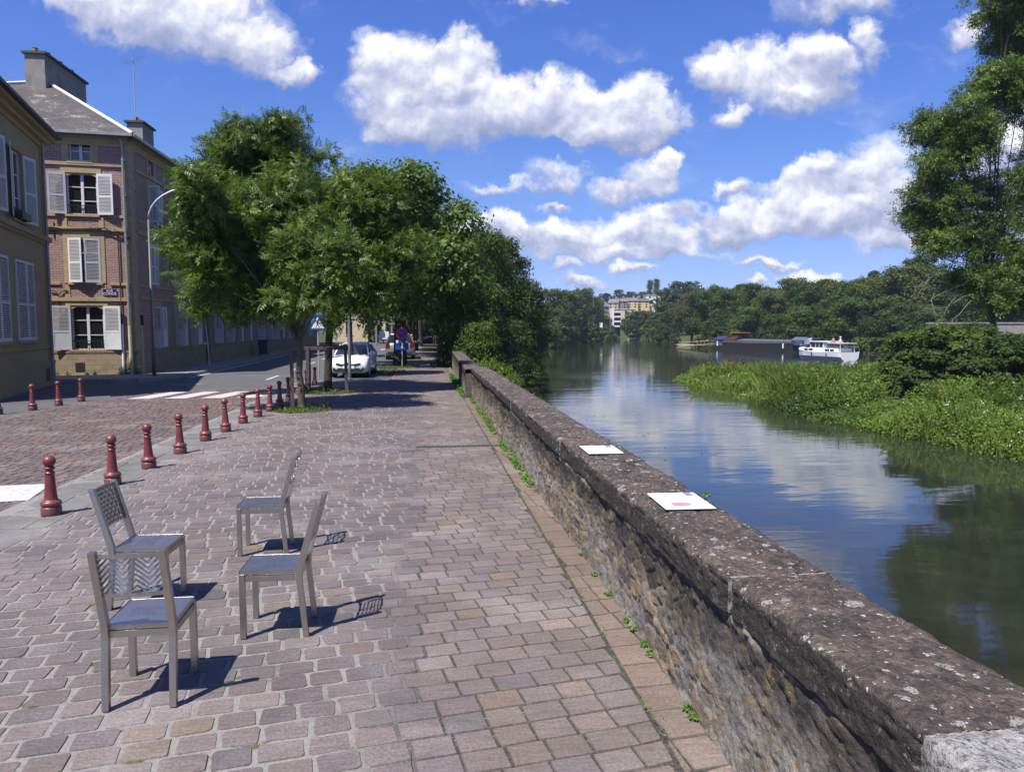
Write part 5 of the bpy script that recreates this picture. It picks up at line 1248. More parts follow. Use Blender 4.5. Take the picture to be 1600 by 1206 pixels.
    r = MB(); r.add([c0, c1, A, B], [(0, 1, 2, 3)]); r.add([c1, N1, N2, A], [(0, 1, 2, 3)]); r.add([N2, (-14, LE, EV), c0 + Vector((-2, 0, 0)), B, A], [(0, 1, 2, 3, 4)])
    r.add([(c0.x, c0.y, EV - .005), (c1.x, c1.y, EV - .005), (N1.x, N1.y, EV - .005), (-14, LE, EV - .005)], [(3, 2, 1, 0)])
    roof = r.build('roof', M_SLATE, t, fix=False)
    g = MB(); g.bar(c0, c1, .13, .11); g.bar(c1, N1, .13, .11); g.build('gutter', M_ZINC, roof)
    g = MB(); g.tube([c1 + Vector((0, 0, .06)), A + Vector((0, 0, .06))], .075, 8); g.tube([A + Vector((0, 0, .06)), B + Vector((0, 0, .06))], .07, 8); g.build('hip_cap', M_SIGNW2, roof)
    m = MB(); x0, x1, y0, y1, zt = -6.15, -5.30, 5.1, 9.3, 14.45 - .09
    m.bx((x0, y0, EV + 1.2), (x1, y1, zt)); ch = m.build('chimney', M_CHIM, roof)
    m = MB(); m.bx((x0 - .10, y0 - .10, zt), (x1 + .10, y1 + .10, zt + .10)); m.build('chimney_cap', M_BLACKS, ch)
    for i in range(7): MB().lathe([(.13, 0), (.15, .03), (.12, .06), (.115, .24), (.13, .26)], 12, ((x0 + x1)/2 + (.15 if i % 2 else -.12), y0 + .35 + .58*i, zt + .10)).build('chimney_pot', M_POT, ch)
    m = MB(); m.bx((-.98, 2.75, EV - .4), (-.34, 4.1, 10.83)); ch2 = m.build('chimney', M_CHIM, roof)
    m = MB(); m.bx((-1.07, 2.66, 10.83), (-.25, 4.19, 10.91)); m.build('chimney_cap', M_BLACKS, ch2)
    for i in range(2): MB().lathe([(.11, 0), (.12, .03), (.1, .05), (.1, .2)], 12, (-.68, 3.0 + .4*i, 10.91)).build('chimney_pot', M_POT, ch2)
    m = MB(); m.tube([(-.66, 2.9, 10.9), (-.66, 2.9, 13.6)], .022, 6); m.bar((-.98, 2.75, 13.35), (-.25, 3.0, 13.75), .02, .02)
    for i in range(7): q = Vector((-.98, 2.75, 13.35)).lerp(Vector((-.25, 3.0, 13.75)), i/6); m.bar(q + Vector((-.1, .2, -.05 + .0)), q + Vector((.1, -.2, .05)), .012, .012)
    m.build('aerial', M_GALV, roof)
    v = MB(); v.box((-2.6, 2.6, EV + 1.62), (.3, .25, .15)); v.build('roof_vent', M_BLACK, roof)
    # pipes and cables on the corner
    d = MB(); d.M = S
    d.tube([(W - .20, .16, EV - .1), (W - .16, .12, EV - .4), (W - .14, .12, 2.0)], .05, 8, 0); d.tube([(W - .14, .12, 2.0), (W - .13, .12, -.02)], .075, 10, 1)
    for z in (8.6, 7.2, 5.3, 3.6, 2.05): d.box((W - .15, .09, z), (.14, .12, .04), 0)
    d.build('downpipe', [M_ZINC, M_CREAMP], t)
    d = MB(); d.M = S; d.tube([(W - .52, .05, 5.7), (W - .46, .05, 5.5), (W - .44, .05, 2.05)], .022, 6, 0); d.build('cable', M_RUST2, t)
    d = MB(); d.M = S; d.tube([(W - .44, .07, 2.05), (W - .44, .07, 0)], .05, 8); d.build('cable_guard', M_SIGNW, t)
    d = MB(); d.M = S; rr = random.Random(6); pts = [(.3 + i*.35, .08, 5.86 - .03*math.sin(i*1.3) - .02*(i % 2)) for i in range(20)]; d.tube(pts, .018, 5); d.tube([(W - 1.6, .10, 5.84), (W - .9, .11, 5.90), (W - .5, .08, 5.66), (W + .05, .05, 5.5)], .026, 5)
    d.tube([(W - .6, .09, 5.84), (W + .08, .10, 5.62)], .014, 5); d.build('cable', M_BLACK, t)
    d = MB(); d.M = S
    for u, z in ((us - 1.05, 5.95), (us - .98, 3.05)): d.bx((u - .018, .0, z - .5), (u + .018, .03, z + .12)); 
    d.tube([(us - 1.3, .05, 3.40), (us - 1.1, .05, 3.36), (us - .98, .05, 3.22), (us - .86, .05, 3.36), (us - .66, .05, 3.40)], .02, 6); d.build('wall_anchor', M_IRON, t)
    # blue street name plate
    pl = MB(); pl.M = S; pl.bx((W - 1.10, .03, 3.20), (W - .60, .045, 3.47)); pp = pl.build('street_name_plate', M_NAVY, t)
    for txt, z, sz in (('RUE', 3.355, .105), ('CONDÉ', 3.235, .115)):
        cu = D.curves.new('lettering', 'FONT'); cu.body = txt; cu.size = sz*1.25; cu.align_x = 'CENTER'; cu.extrude = .001
        o = D.objects.new('tmp', cu); COL.objects.link(o); dg = bpy.context.evaluated_depsgraph_get(); me = D.meshes.new_from_object(o.evaluated_get(dg)); D.objects.remove(o)
        me.transform(S @ Matrix.Translation((W - .85, .047, z)) @ Matrix.Rotation(PI/2, 4, 'X')); me.materials.clear(); me.materials.append(M_SIGNW); obj('lettering', me, pp)
    return t
M_SIGNW2 = pm('lime_mortar', (.58, .57, .55), .9, var=.15, scale=4); M_BLACKS = pm('chimney_cap_stone', (.07, .065, .06), .9, var=.3)
M_CREAMP = pm('cream_pipe', (.45, .42, .33), .6, var=.15); M_RUST2 = pm('brown_cable', (.05, .02, .016), .7)
house_brick()
def plant_row(name, label, cat, pts, n, L, seed, mat, h=.35, r=.18):
    rng = np.random.default_rng(seed); P = []
    for x, y, z, s in pts:
        d = rng.normal(size=(n, 3)); d[:, 2] = np.abs(d[:, 2])*1.3; d /= np.linalg.norm(d, axis=1, keepdims=True); P.append(np.array((x, y, z)) + d*(rng.random((n, 1))**.6)*np.array((r, r, h))*s)
    P = np.concatenate(P); V = leafy(P, rng.normal(size=P.shape) + (0, -.5, .7), L*rng.uniform(.6, 1.3, len(P)), L*.45, rng)
    return tag(obj(name, poly_mesh(name, V, 4, mat, rng.random(len(P)))), label, cat)
plant_row('weed', 'weeds sprouting at the foot of the cream pipe on the brick house corner', 'weed', [(-12.0, 31.75, .1, 1), (-12.2, 31.7, .1, .8), (-11.65, 31.85, .1, .9)], 120, .07, 4, L_TUFT, .5)
plant_row('weed', 'weeds at the foot of the sunny brick end wall left of the grating', 'weed', [(-14.6, 31.45, .1, .8), (-14.2, 31.5, .1, .6), (-13.2, 31.6, .1, .6), (-13.5, 31.6, .1, .5)], 90, .06, 5, L_TUFT, .3)

def house_ochre():
    C = Vector((-13.3, 28.5, -.02)); U = Vector((-.22, .9755)); N = Vector((.9755, .22)); W = 7.6
    t = thing('ochre_house', 'shaded ochre rendered house at the left edge with slatted white shutters', 'house', C)
    M = frameM((-U.x*W, -U.y*W, 0), U, N); EV = 8.75
    u = lambda s: W - s
    lo = [(u(4.15), u(2.15), 1.62, 4.15), (u(6.9), u(4.9), 1.62, 4.15)]; up = [(u(4.05), u(2.75), 5.38, 7.55), (u(7.3), u(6.0), 5.38, 7.55)]
    w = MB(); facade(w, M, W, 0, EV, lo + up, .22)
    P = [M @ Vector((0, 0, 0)), M @ Vector((W, 0, 0)), M @ Vector((W, -9, 0)), M @ Vector((0, -9, 0))]
    for a, b in ((1, 2), (2, 3), (3, 0)): w.add([P[a], P[b], P[b] + Vector((0, 0, EV)), P[a] + Vector((0, 0, EV))], [(0, 1, 2, 3)])
    w.build('wall', M_RENDER, t, fix=False)
    q = MB(); q.M = M
    q.bx((0, 0, 4.95), (W, .06, 5.05)); q.bx((0, 0, 5.05), (W + .12, .13, 5.22)); q.bx((0, 0, EV - .45), (W + .04, .06, EV - .28)); q.bx((0, 0, EV - .28), (W + .2, .20, EV - .12)); q.bx((0, 0, EV - .12), (W + .36, .36, EV))
    q.bx((0, 0, -.05), (W + .04, .05, .75)); q.bx((0, 0, .75), (W + .05, .07, .85)); q.bx((0, 0, 1.30), (W, .04, 1.42))
    q.bx((W - .62, 0, .86), (W + .03, .03, 4.95)); q.bx((W - .62, 0, 5.22), (W + .03, .03, EV - .45)); q.build('stone_trim', M_RENDER, t)
    v = MB(); v.M = M; v.bx((u(1.3), .045, .15), (u(.75), .056, .62)); v.build('cellar_opening', M_BLACK, t)
    for i, o in enumerate(lo): window(t, M, *o, rows=3, sh=(2, 2, False))
    for o in up: window(t, M, *o, rows=3, sh=(166, 166, False), rail=True)
    fb = MB(); fb.M = M; fb.bx((u(3.9), .0, 5.40), (u(2.9), .22, 5.62)); fb.build('flower_box', M_PLAST, t)
    d = MB(); d.M = M; d.tube([(W - .45, .09, EV - .3), (W - .45, .09, 0)], .045, 8); d.build('downpipe', M_ZINC, t)
    r = MB(); r.M = M; r.add([(-.4, .42, EV), (W + .42, .42, EV), (W + .42, -9.4, EV), (-.4, -9.4, EV), (3, -4.5, EV + 1.1), (W - 4.4, -4.5, EV + 1.1)], [(0, 1, 5, 4), (1, 2, 5), (2, 3, 4, 5), (3, 0, 4), (0, 3, 2, 1)])
    rf = r.build('roof', M_SLATE, t); g = MB(); g.M = M; g.bx((-.4, .40, EV + .002), (W + .42, .52, EV + .10)); g.build('gutter', M_BLACK, rf)
house_ochre()

def row_house(loc, U, N, W, depth, EV, label, wallm, cols, rows_, seed, roofm=None, name='house', rise=2.6, shut=True):
    t = thing(name, label, 'house', loc); M = frameM((0, 0, 0), U, N); ops = []
    for c in cols:
        for z, h in rows_: ops.append((c - .5, c + .5, z, z + h))
    w = MB(); facade(w, M, W, 0, EV, ops)
    P = [M @ Vector(p) for p in ((0, 0, 0), (W, 0, 0), (W, -depth, 0), (0, -depth, 0))]
    for a, b in ((1, 2), (2, 3), (3, 0)): w.add([P[a], P[b], P[b] + Vector((0, 0, EV)), P[a] + Vector((0, 0, EV))], [(0, 1, 2, 3)])
    w.build('wall', wallm, t, fix=False)
    q = MB(); q.M = M; q.bx((0, 0, EV - .25), (W, .14, EV)); q.bx((0, 0, 3.2), (W, .05, 3.36)); q.build('stone_trim', M_YSTONE, t)
    rr = random.Random(seed)
    for o in ops: window(t, M, *o, sh=(100 + rr.random()*30, 160, True) if shut else None)
    r = MB(); r.M = M; r.add([(-.1, .3, EV), (W + .1, .3, EV), (W + .1, -depth - .3, EV), (-.1, -depth - .3, EV), (-.1, -depth/2, EV + rise), (W + .1, -depth/2, EV + rise)], [(0, 1, 5, 4), (2, 3, 4, 5), (1, 2, 5), (3, 0, 4), (0, 3, 2, 1)])
    rf = r.build('roof', roofm or M_SLATE, t)
    c = MB(); c.M = M; c.bx((W*.45, -depth*.5 - .4, EV + rise*.5), (W*.45 + 1.4, -depth*.5 + .4, EV + rise + 1.2)); c.build('chimney', M_CHIM, rf)
    return t
row_house((-11.8, 54.0, .09), (0, 1), (1, 0), 20, 9, 7.4, 'grey rendered terrace house beyond the brick house along the shaded pavement', M_GREYR, [1.6, 4.2, 6.8, 9.4, 12, 14.6, 17.2], [(1., 1.8), (4., 1.7)], 4)
row_house((-12.2, 74.1, .09), (-.05, .999), (.999, .05), 22, 9, 6.6, 'ochre terrace house at the far end of the shaded pavement', M_RENDER, [2, 5, 8, 11, 14, 17, 20], [(1., 1.8), (3.9, 1.6)], 5)
row_house((-13.0, 108.0, -.05), (1, 0), (0, -1), 5.2, 8, 5.6, 'small sunlit cream house closing the street at its far bend', M_CREAM, [2.6], [(1.0, 1.9)], 6, M_ROOFR, shut=False)
row_house((-7.4, 124.0, -.05), (1, 0), (0, -1), 16, 8, 6.5, 'beige house behind the far road posts in the gap under the trees', M_CREAM, [2, 5, 8, 11, 14], [(1., 1.8), (3.8, 1.6)], 7, M_ROOFR)

# the town on the hill at the river bend
def far_house(px, pyb, pyt, wpx, d, label, wallm, roofm, kind='gable', ang=0., floors=3):
    a = wp(px - wpx/2, pyb, d); b = wp(px + wpx/2, pyb, d); w = (b - a).length; h = (pyb - pyt)/F*d; rz = -YAW + ang
    t = thing('far_house', label, 'house', ((a + b)/2).to_tuple(), rz, 'houses on the hill above the river bend'); dp = max(8, w*.5); eh = h*(.68 if kind == 'gable' else .96)
    MB().bx((-w/2, 0, -8), (w/2, dp, eh)).build('wall', wallm, t)
    if kind == 'gable':
        MB().add([(-w/2 - .3, -.4, eh), (w/2 + .3, -.4, eh), (w/2 + .3, dp + .4, eh), (-w/2 - .3, dp + .4, eh), (-w/2, dp/2, h), (w/2, dp/2, h)], [(0, 1, 5, 4), (2, 3, 4, 5), (1, 2, 5), (3, 0, 4), (0, 3, 2, 1)]).build('roof', roofm, t)
        MB().bx((w*.1, dp*.4, h - 1.5), (w*.1 + 1.2, dp*.4 + .8, h + 1.2)).build('chimney', M_CHIM, t)
    else: MB().bx((-w/2 - .3, -.3, eh), (w/2 + .3, dp + .3, h)).build('roof', roofm, t)
    n = max(2, int(w/3.2))
    for i in range(n):
        for f in range(floors): x = -w/2 + (i + .5)*w/n; MB().bx((x - .55, -.05, eh*(f + .25)/floors), (x + .55, .02, eh*(f + .75)/floors)).build('window', M_GLASS, t)
far_house(944, 497, 470, 18, 415, 'brown gabled house at the left end of the hill town', M_PINKW, M_SLATEF, ang=.5)
far_house(958, 487, 467, 16, 420, 'dark roofed house second from the left in the hill town', M_PINKW, M_SLATEF, ang=-.3)
far_house(972, 482, 466, 16, 430, 'grey green house under a slate roof in the middle of the hill town', M_GREYR, M_SLATEF)
far_house(988, 481, 465, 18, 432, 'yellow fronted house in the middle of the hill town', M_YELW, M_SLATEF)
far_house(1005, 481, 466, 20, 436, 'yellow house with pale roof right of the middle in the hill town', M_YELW, M_HATCH)
far_house(1021, 474, 461, 22, 440, 'white modern flat block at the right end of the hill town', M_WHITEW, M_WHITEW, 'flat', floors=2)
far_house(978, 500, 483, 30, 400, 'long pale terraced block standing in front of the hill town', M_CREAM, M_WHITEW, 'flat', floors=2)
t = thing('parking_deck', 'white building with dark open floors at the foot of the hill town', 'building', wp(963, 514, 372).to_tuple(), -YAW)
MB().bx((-2.4, 0, -4), (-1.2, 8, 10.5)).build('tower', M_WHITEW, t); s = MB()
for i in range(4): s.bx((-1.2, .1, 1 + 2.4*i), (2.4, 8, 1.8 + 2.4*i))
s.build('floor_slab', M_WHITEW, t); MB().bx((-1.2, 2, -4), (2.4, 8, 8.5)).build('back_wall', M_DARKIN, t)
# the grey wall behind the island bush
p = wp(1540, 508, 96); t = thing('concrete_wall', 'pale grey concrete wall behind the bushes on the right bank', 'wall', (p.x, p.y, -2.4), R(-18))
b = MB(); b.bx((-7, -.3, -.5), (16, .3, 4.9)); b.build('wall_body', M_CONC, t); b = MB(); b.bx((-7.1, -.4, 4.9), (16.1, .4, 5.1)); b.build('coping', M_CONC, t)
# left bank far road: lamps, signs
for i, (px, pyb, pyt, d, l) in enumerate([(840, 512, 491, 210, 'double headed street lamp on the far left bank road'), (848, 512, 492, 225, 'street lamp just right of the double headed one across the river'), (899, 512, 486, 260, 'tall thin street lamp on the far bank by the parked boats'), (953, 520, 497, 300, 'grey lamp post left of the white parking building')]):
    a = wp(px, pyb, d); h = (pyb - pyt)/F*d; t = thing('street_lamp', l, 'street lamp', (a.x, a.y, a.z - 3)); m = MB().tube([(0, 0, 0), (0, 0, h + 3)], [.12, .08], 6); m.build('post', M_GREYPOLE, t)
    k = MB()
    for s in ((-1, 1) if i in (0,) else (1,)): k.tube([(0, 0, h + 2.6), (s*.8, 0, h + 3.2), (s*1.3, 0, h + 3.2)], .06, 5); k.box((s*1.5, 0, h + 3.15), (.9, .35, .18))
    k.build('lamp_head', M_SIGNW, t)
for i, (px, py, w, h, d, l) in enumerate([(822, 510, 1.6, 1.2, 190, 'white board on the far left bank among bushes'), (874, 505, 1.2, 1.2, 240, 'small white sign on the far bank above the bushes'), (898, 509, 2.0, 1.2, 250, 'first white van-like panel on the far bank quay'), (906, 507, 1.5, 1.8, 255, 'second white panel on the far bank quay'), (915, 506, 1.5, 1.6, 258, 'third white panel on the far bank quay'), (939, 508, 1.3, 1.8, 280, 'white sign right of the quay panels on the far bank')]):
    a = wp(px, py, d); t = thing('far_sign', l, 'sign', (a.x, a.y, a.z - 2.5)); MB().box((0, 0, 2.5), (w, .08, h)).build('board', M_SIGNW, t); MB().tube([(-w*.3, .1, -1), (-w*.3, .1, 2.5)], .06, 5).tube([(w*.3, .1, -1), (w*.3, .1, 2.5)], .06, 5).build('posts', M_GREYPOLE, t)
t = thing('quay_wall', 'low grey quay wall along the far left bank road', 'wall', wp(850, 505, 225).to_tuple(), R(-62)); MB().bx((-12, 0, -3), (14, .4, .3)).build('wall_body', M_CONC, t)
t = thing('boat_shed', 'low brownish shed on the far left bank', 'shed', wp(893, 506, 270).to_tuple(), R(-20)); MB().bx((-4, 0, -2), (4, 5, 1.6)).build('wall', M_PINKW, t); MB().prism([(-.3, 1.6), (5.3, 1.6), (2.5, 2.9)], -4.3, 4.3, 'X').build('roof', M_ROOFR, t)
# ------------------------------------------------------------------ trees
def sublobes(lobes, n, rng, f=(.34, .52), sq=.75):
    """boughs: smaller lobes spread through each envelope lobe"""
    o = []
    for x, y, z, a, b, c in lobes:
        for i in range(n):
            d = rng.normal(size=3); d *= rng.uniform(.25, .95)/np.linalg.norm(d); k = rng.uniform(*f); m = (a + b + c)/3
            o.append((x + d[0]*a*.85, y + d[1]*b*.85, z + d[2]*c*.85, k*m*1.15, k*m*1.15, k*m*sq))
    return o
def lobes_points(lobes, nclump, per, sig, rng, shell=.45):
    """leaf positions in clumps over the shells of ellipsoid lobes; returns positions, outward normals, clump centres"""
    L = np.array(lobes, float); area = (L[:, 3]*L[:, 4] + L[:, 4]*L[:, 5] + L[:, 3]*L[:, 5]); k = rng.choice(len(L), nclump, p=area/area.sum())
    d = rng.normal(size=(nclump, 3)); d[:, 2] += .55; d /= np.linalg.norm(d, axis=1, keepdims=True)
    rr = (shell + (1 - shell)*rng.random((nclump, 1))**.6)
    rr = np.where(rng.random((nclump, 1)) < .14, rng.uniform(1., 1.28, (nclump, 1)), rr)      # stray sprays break the outline
    C = L[k, :3] + d*L[k, 3:6]*rr
    tone = rng.random(nclump)
    n = rng.poisson(per, nclump) + 2; ci = np.repeat(np.arange(nclump), n); m = len(ci)
    off = rng.normal(size=(m, 3)); off *= (rng.random((m, 1))**.4)/np.maximum(np.linalg.norm(off, axis=1, keepdims=True), .2)
    P = C[ci] + off*sig*np.array((1.25, 1.25, .75))
    N = d[ci]*.7 + off*.5 + rng.normal(size=(m, 3))*.45 + np.array((0, 0, .35))
    return P, N, C, tone[ci]
def compound(P, N, size, rng, k=7):
    """pinnate leaves: k leaflets on a drooping stalk"""
    n = len(P); N = N/np.linalg.norm(N, axis=1, keepdims=True)
    a = rng.normal(size=(n, 3)) + N*.6 + np.array((0, 0, -.55)); a /= np.linalg.norm(a, axis=1, keepdims=True)
    s = np.cross(a, N + rng.normal(size=(n, 3))*.3); s /= np.maximum(np.linalg.norm(s, axis=1, keepdims=True), 1e-5); u = np.cross(s, a)
    sz = size*rng.uniform(.7, 1.25, (n, 1)); V = []
    for i in range(k):
        if i == k - 1: b, d, l = .62, a, .42
        else:
            sg = 1 if i % 2 else -1; b = .14 + .20*(i//2); d = a*.55 + s*sg*.85 + u*(-.15); l = .40 - .03*(i//2)
        d = d/np.linalg.norm(d, axis=1, keepdims=True); w = np.cross(d, u); w /= np.maximum(np.linalg.norm(w, axis=1, keepdims=True), 1e-5)
        o = P + a*b*sz; L_ = l*sz
        V.append(np.stack([o, o + d*L_*.45 + w*L_*.17, o + d*L_ - u*L_*.12, o + d*L_*.45 - w*L_*.17], 1))
    return np.stack(V, 1).reshape(-1, 4, 3), k
def trunk_mesh(base, top, r0, r1, lobes, C, rng, mat, nb=None, ntwig=0, lean=0., extra=None):
    b = MB(); base = Vector(base); top = Vector(top)
    pts = [base.lerp(top, i/7) + Vector((rng.normal()*.03, rng.normal()*.03, 0))*(i > 0) for i in range(8)]
    b.tube([base + Vector((0, 0, -.1))] + pts, [r0*1.45, r0*1.12] + [r0 + (r1 - r0)*i/7 for i in range(1, 8)], 12)
    for i, l in enumerate(lobes):
        c = Vector(l[:3]); f = rng.uniform(.72, 1.) if c.z > top.z else rng.uniform(.55, .85); s = base.lerp(top, f); r = r1*rng.uniform(.35, .62)
        mid = s.lerp(c, .5) + Vector((rng.normal(), rng.normal(), .6 + rng.random()))*(c - s).length*.07
        pl = [s, s.lerp(mid, .5) + Vector((0, 0, .05)), mid, mid.lerp(c, .55), c + Vector((0, 0, l[5]*.3))]
        b.tube(pl, [r, r*.8, r*.6, r*.42, r*.15], 7)
        if ntwig:
            near = np.argsort(((C - np.array(l[:3]))**2).sum(1))[:60]
            for q in rng.choice(near, min(ntwig, len(near)), replace=False):
                e = Vector(C[q]); st = pl[2].lerp(pl[4], rng.random()*.9); m2 = st.lerp(e, .5) + Vector((0, 0, .1))
                b.tube([st, m2, e], [r*.28, r*.18, .006], 5, cap=False)
    return b.mesh('trunk', mat, smooth=True)
def tree(name, label, base, crown_me, trunk_me, group=None, rz=0., scale=None):
    t = thing(name, label, 'tree', base, rz, group)
    if scale: t.scale = scale if hasattr(scale, '__len__') else (scale,)*3
    if trunk_me: obj('trunk', trunk_me, t)
    obj('crown', crown_me, t); return t

def near_ash(label, base, lob_px, d, ttop, r0, r1, ncl, per, seed, leaf=.19, mat=None, bark=None, k=7, sig=.30):
    """lobes given where the photo shows them: (px, py, half width px, half height px, depth offset m)"""
    rng = np.random.default_rng(seed); lobes = []; bv = Vector(base)
    for px, py, rx, ry, dd in lob_px:
        c = wp(px, py, d + dd) - bv; s = (d + dd)/F; lobes.append((*c, rx*s, (rx + ry)*.5*s*1.0, ry*s))
    subl = sublobes(lobes, 5, rng, (.36, .55), .92)
    P, N, C, tone = lobes_points(subl, ncl, per, sig, rng, .6)
    V, kk = compound(P, N, leaf, rng, k)
    tint = np.clip(np.repeat(tone*.6 + .4*rng.random(len(P)), kk) + rng.normal(size=len(P)*kk)*.12, 0, 1)
    cm = poly_mesh('crown', V, 4, mat or L_ASH, tint)
    tm = trunk_mesh((0, 0, 0), ttop, r0, r1, lobes, C, rng, bark or M_BARKL, ntwig=5)
    return tree('ash_tree', label, base, cm, tm, 'trees along the river walk'), lobes
near_ash('slim ash tree nearest the camera, forked trunk beside the single stake', (-2.93, 18.41, 0),
         [(430,445,62,50,.2),(375,400,70,60,.5),(335,350,62,65,-.6),(330,440,45,45,-.8),(470,400,55,60,0),(400,320,72,60,.6),(310,300,45,40,-1.2),(460,320,60,60,.3),(345,480,32,25,-.6),(465,470,45,35,-.4),(515,385,45,48,-.2),(540,440,38,34,-.3),(400,480,40,28,.1)],
         17.9, (-.05, .05, 2.05), .092, .062, 860, 17, 21, leaf=.27, sig=.27)
near_ash('larger ash tree with dark trunk rising inside the square timber guard', (-2.96, 23.51, 0),
         [(440,230,70,50,.3),(350,235,55,48,-.6),(395,270,80,60,.5),(480,290,62,60,0),(310,290,45,45,-2.),(540,330,58,60,-.3),(300,380,40,50,-2.2),(440,350,80,70,0),(540,420,62,60,-.6),(470,440,60,55,.2),(575,380,45,60,-.4),(360,420,60,60,-1.2),(600,450,40,45,-.6),(590,335,52,58,-.3),(622,400,45,55,-.5),(570,300,48,42,-.2),(520,480,45,35,-.8)],
         22.9, (.1, .05, 3.4), .13, .09, 1650, 18, 22, leaf=.29, bark=M_BARK, sig=.30)

# a set of whole-tree meshes for the trees farther off
def crown_set(kind, seed, nq, leaf, mat):
    """unit tree: 10 m tall, crown mesh and trunk mesh"""
    rng = np.random.default_rng(seed); lobes = []
    if kind == 'round': H, W, z0, nl, lr = 10, 4.0, 1.4, 42, (.9, 1.6)
    elif kind == 'tall': H, W, z0, nl, lr = 10, 2.7, 1.8, 32, (.8, 1.4)
    elif kind == 'broad': H, W, z0, nl, lr = 10, 5.4, 2.0, 44, (1.1, 1.8)
    elif kind == 'bush': H, W, z0, nl, lr = 10, 6.5, 0., 40, (1.4, 2.4)
    elif kind == 'poplar': H, W, z0, nl, lr = 10, .55, .5, 44, (.6, .85)
    elif kind == 'willow': H, W, z0, nl, lr = 10, 3.6, 3.2, 30, (.9, 1.4)
    for i in range(nl):
        f = rng.random(); z = z0 + (H - z0)*(.12 + .83*f); g = (z - z0)/(H - z0)
        prof = {'bush': math.sqrt(max(0, 1 - g*g*.9))}.get(kind, math.sin(PI*min(1, max(0, .14 + .80*g)))**.65)
        a = rng.random()*2*PI; q = math.sqrt(rng.random())*W*prof*.82; r = rng.uniform(*lr)*(.75 + .25*prof)
        lobes.append((q*math.cos(a), q*math.sin(a), min(z, H - r*.7), r, r, r*.75))
    P, N, C, tone = lobes_points(lobes, int(nq/11), 9, .55, rng, .6)
    if kind == 'willow':                                             # hanging strands
        P[:, 2] -= rng.random(len(P))**1.5*3.4*(np.hypot(P[:, 0], P[:, 1])/3.6); N[:, 2] *= .2
    L_ = leaf*rng.uniform(.6, 1.35, len(P)); V = leafy(P, N, L_, L_*(.28 if kind == 'willow' else .62), rng)
    cm = poly_mesh('crown', V, 4, mat, np.clip(tone*.55 + .45*rng.random(len(P)), 0, 1))
    tm = None if kind == 'bush' else trunk_mesh((0, 0, 0), (rng.normal()*.2, rng.normal()*.2, z0 + (H - z0)*(.55 if kind != 'poplar' else .8)), .26, .12, lobes[:10], C, rng, M_BARK, ntwig=0)
    return cm, tm
SETS = {}
def cset(kind, seed, nq, leaf, mat):
    k = (kind, seed, nq, leaf, mat.name)
    if k not in SETS: SETS[k] = crown_set(kind, seed, nq, leaf, mat)
    return SETS[k]
TN = {'round': 'broadleaf_tree', 'tall': 'tall_tree', 'broad': 'broad_tree', 'bush': 'shrub', 'poplar': 'poplar_tree', 'willow': 'willow_tree'}
def plant(px, top, d, H, label, kind='round', seed=1, nq=9000, leaf=.38, mat=None, group=None, wide=1., rz=None, base=None):
    """a tree whose top the photo shows at px, top, standing d metres off on the ground (H = height, None: from the ground up)"""
    p = wp(px, top, d); gz = landz(p.x, p.y) if base is None else base; h = H or max(1.0, p.z - gz); s = h/10
    cm, tm = cset(kind, seed, nq, leaf, mat or L_MID)
    t = tree(TN[kind], label, (p.x, p.y, p.z - h if H else gz), cm, tm, group, rz if rz is not None else px*.7, (s*wide, s*wide, s))
    if kind == 'bush': t['category'] = 'shrub'
    return t
# row along the walk
row = 'trees along the river walk'
W1 = ('broad', 41, 26000, .26, L_ASH); 
def rowtree(x, y, h, label, wide=1., rz=0., st=W1, thick=1.):
    cm, tm = cset(*st); t = tree('ash_tree', label, (x, y, -.02), cm, tm, row, rz, (h/10*wide, h/10*wide, h/10)); [setattr(c, 'scale', (thick, thick, 1)) for c in t.children if c.name.startswith('trunk')]
rowtree(-1.2, 39.6, 10.2, 'third walk tree, thick dark trunk right behind the no parking sign', .92, 1., W1, 1.5); rowtree(-2.9, 30.8, 8.0, 'walk tree whose pointed crown shows behind the larger ash, above the hatchback', .62, 3.9, ('tall', 43, 20000, .26, L_ASH))
rowtree(-1.0, 53, 10.6, 'walk tree whose crown shades the silver off-road car', .95, 2.2); rowtree(-.6, 66, 10.5, 'walk tree in the middle of the shady tunnel', .9, .3); rowtree(-.2, 80, 10.5, 'walk tree deep in the shady tunnel beyond the parked cars', .9, 4.); rowtree(.6, 95, 11, 'farthest walk tree closing the shady tunnel', 1., 5.2)
rowtree(-6.5, 112, 11, 'roadside tree behind the two far road posts', 1.0, 1.7); rowtree(-3., 118, 10, 'roadside tree right of the far road posts', 1.1, 3.3); rowtree(4.2, 116, 11, 'tree behind the white van at the end of the walk', 1.1, .9)
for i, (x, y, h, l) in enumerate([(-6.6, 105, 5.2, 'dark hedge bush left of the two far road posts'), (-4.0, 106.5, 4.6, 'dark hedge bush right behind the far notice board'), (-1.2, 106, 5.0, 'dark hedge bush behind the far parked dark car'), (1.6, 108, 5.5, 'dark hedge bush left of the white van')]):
    cm, tm = cset('bush', 96, 9000, .6, L_DARK); t = tree('shrub', l, (x, y, -.1), cm, None, 'hedge at the far end of the road', i*1.7, (h/10*.45, h/10*.45, h/10)); t['category'] = 'shrub'
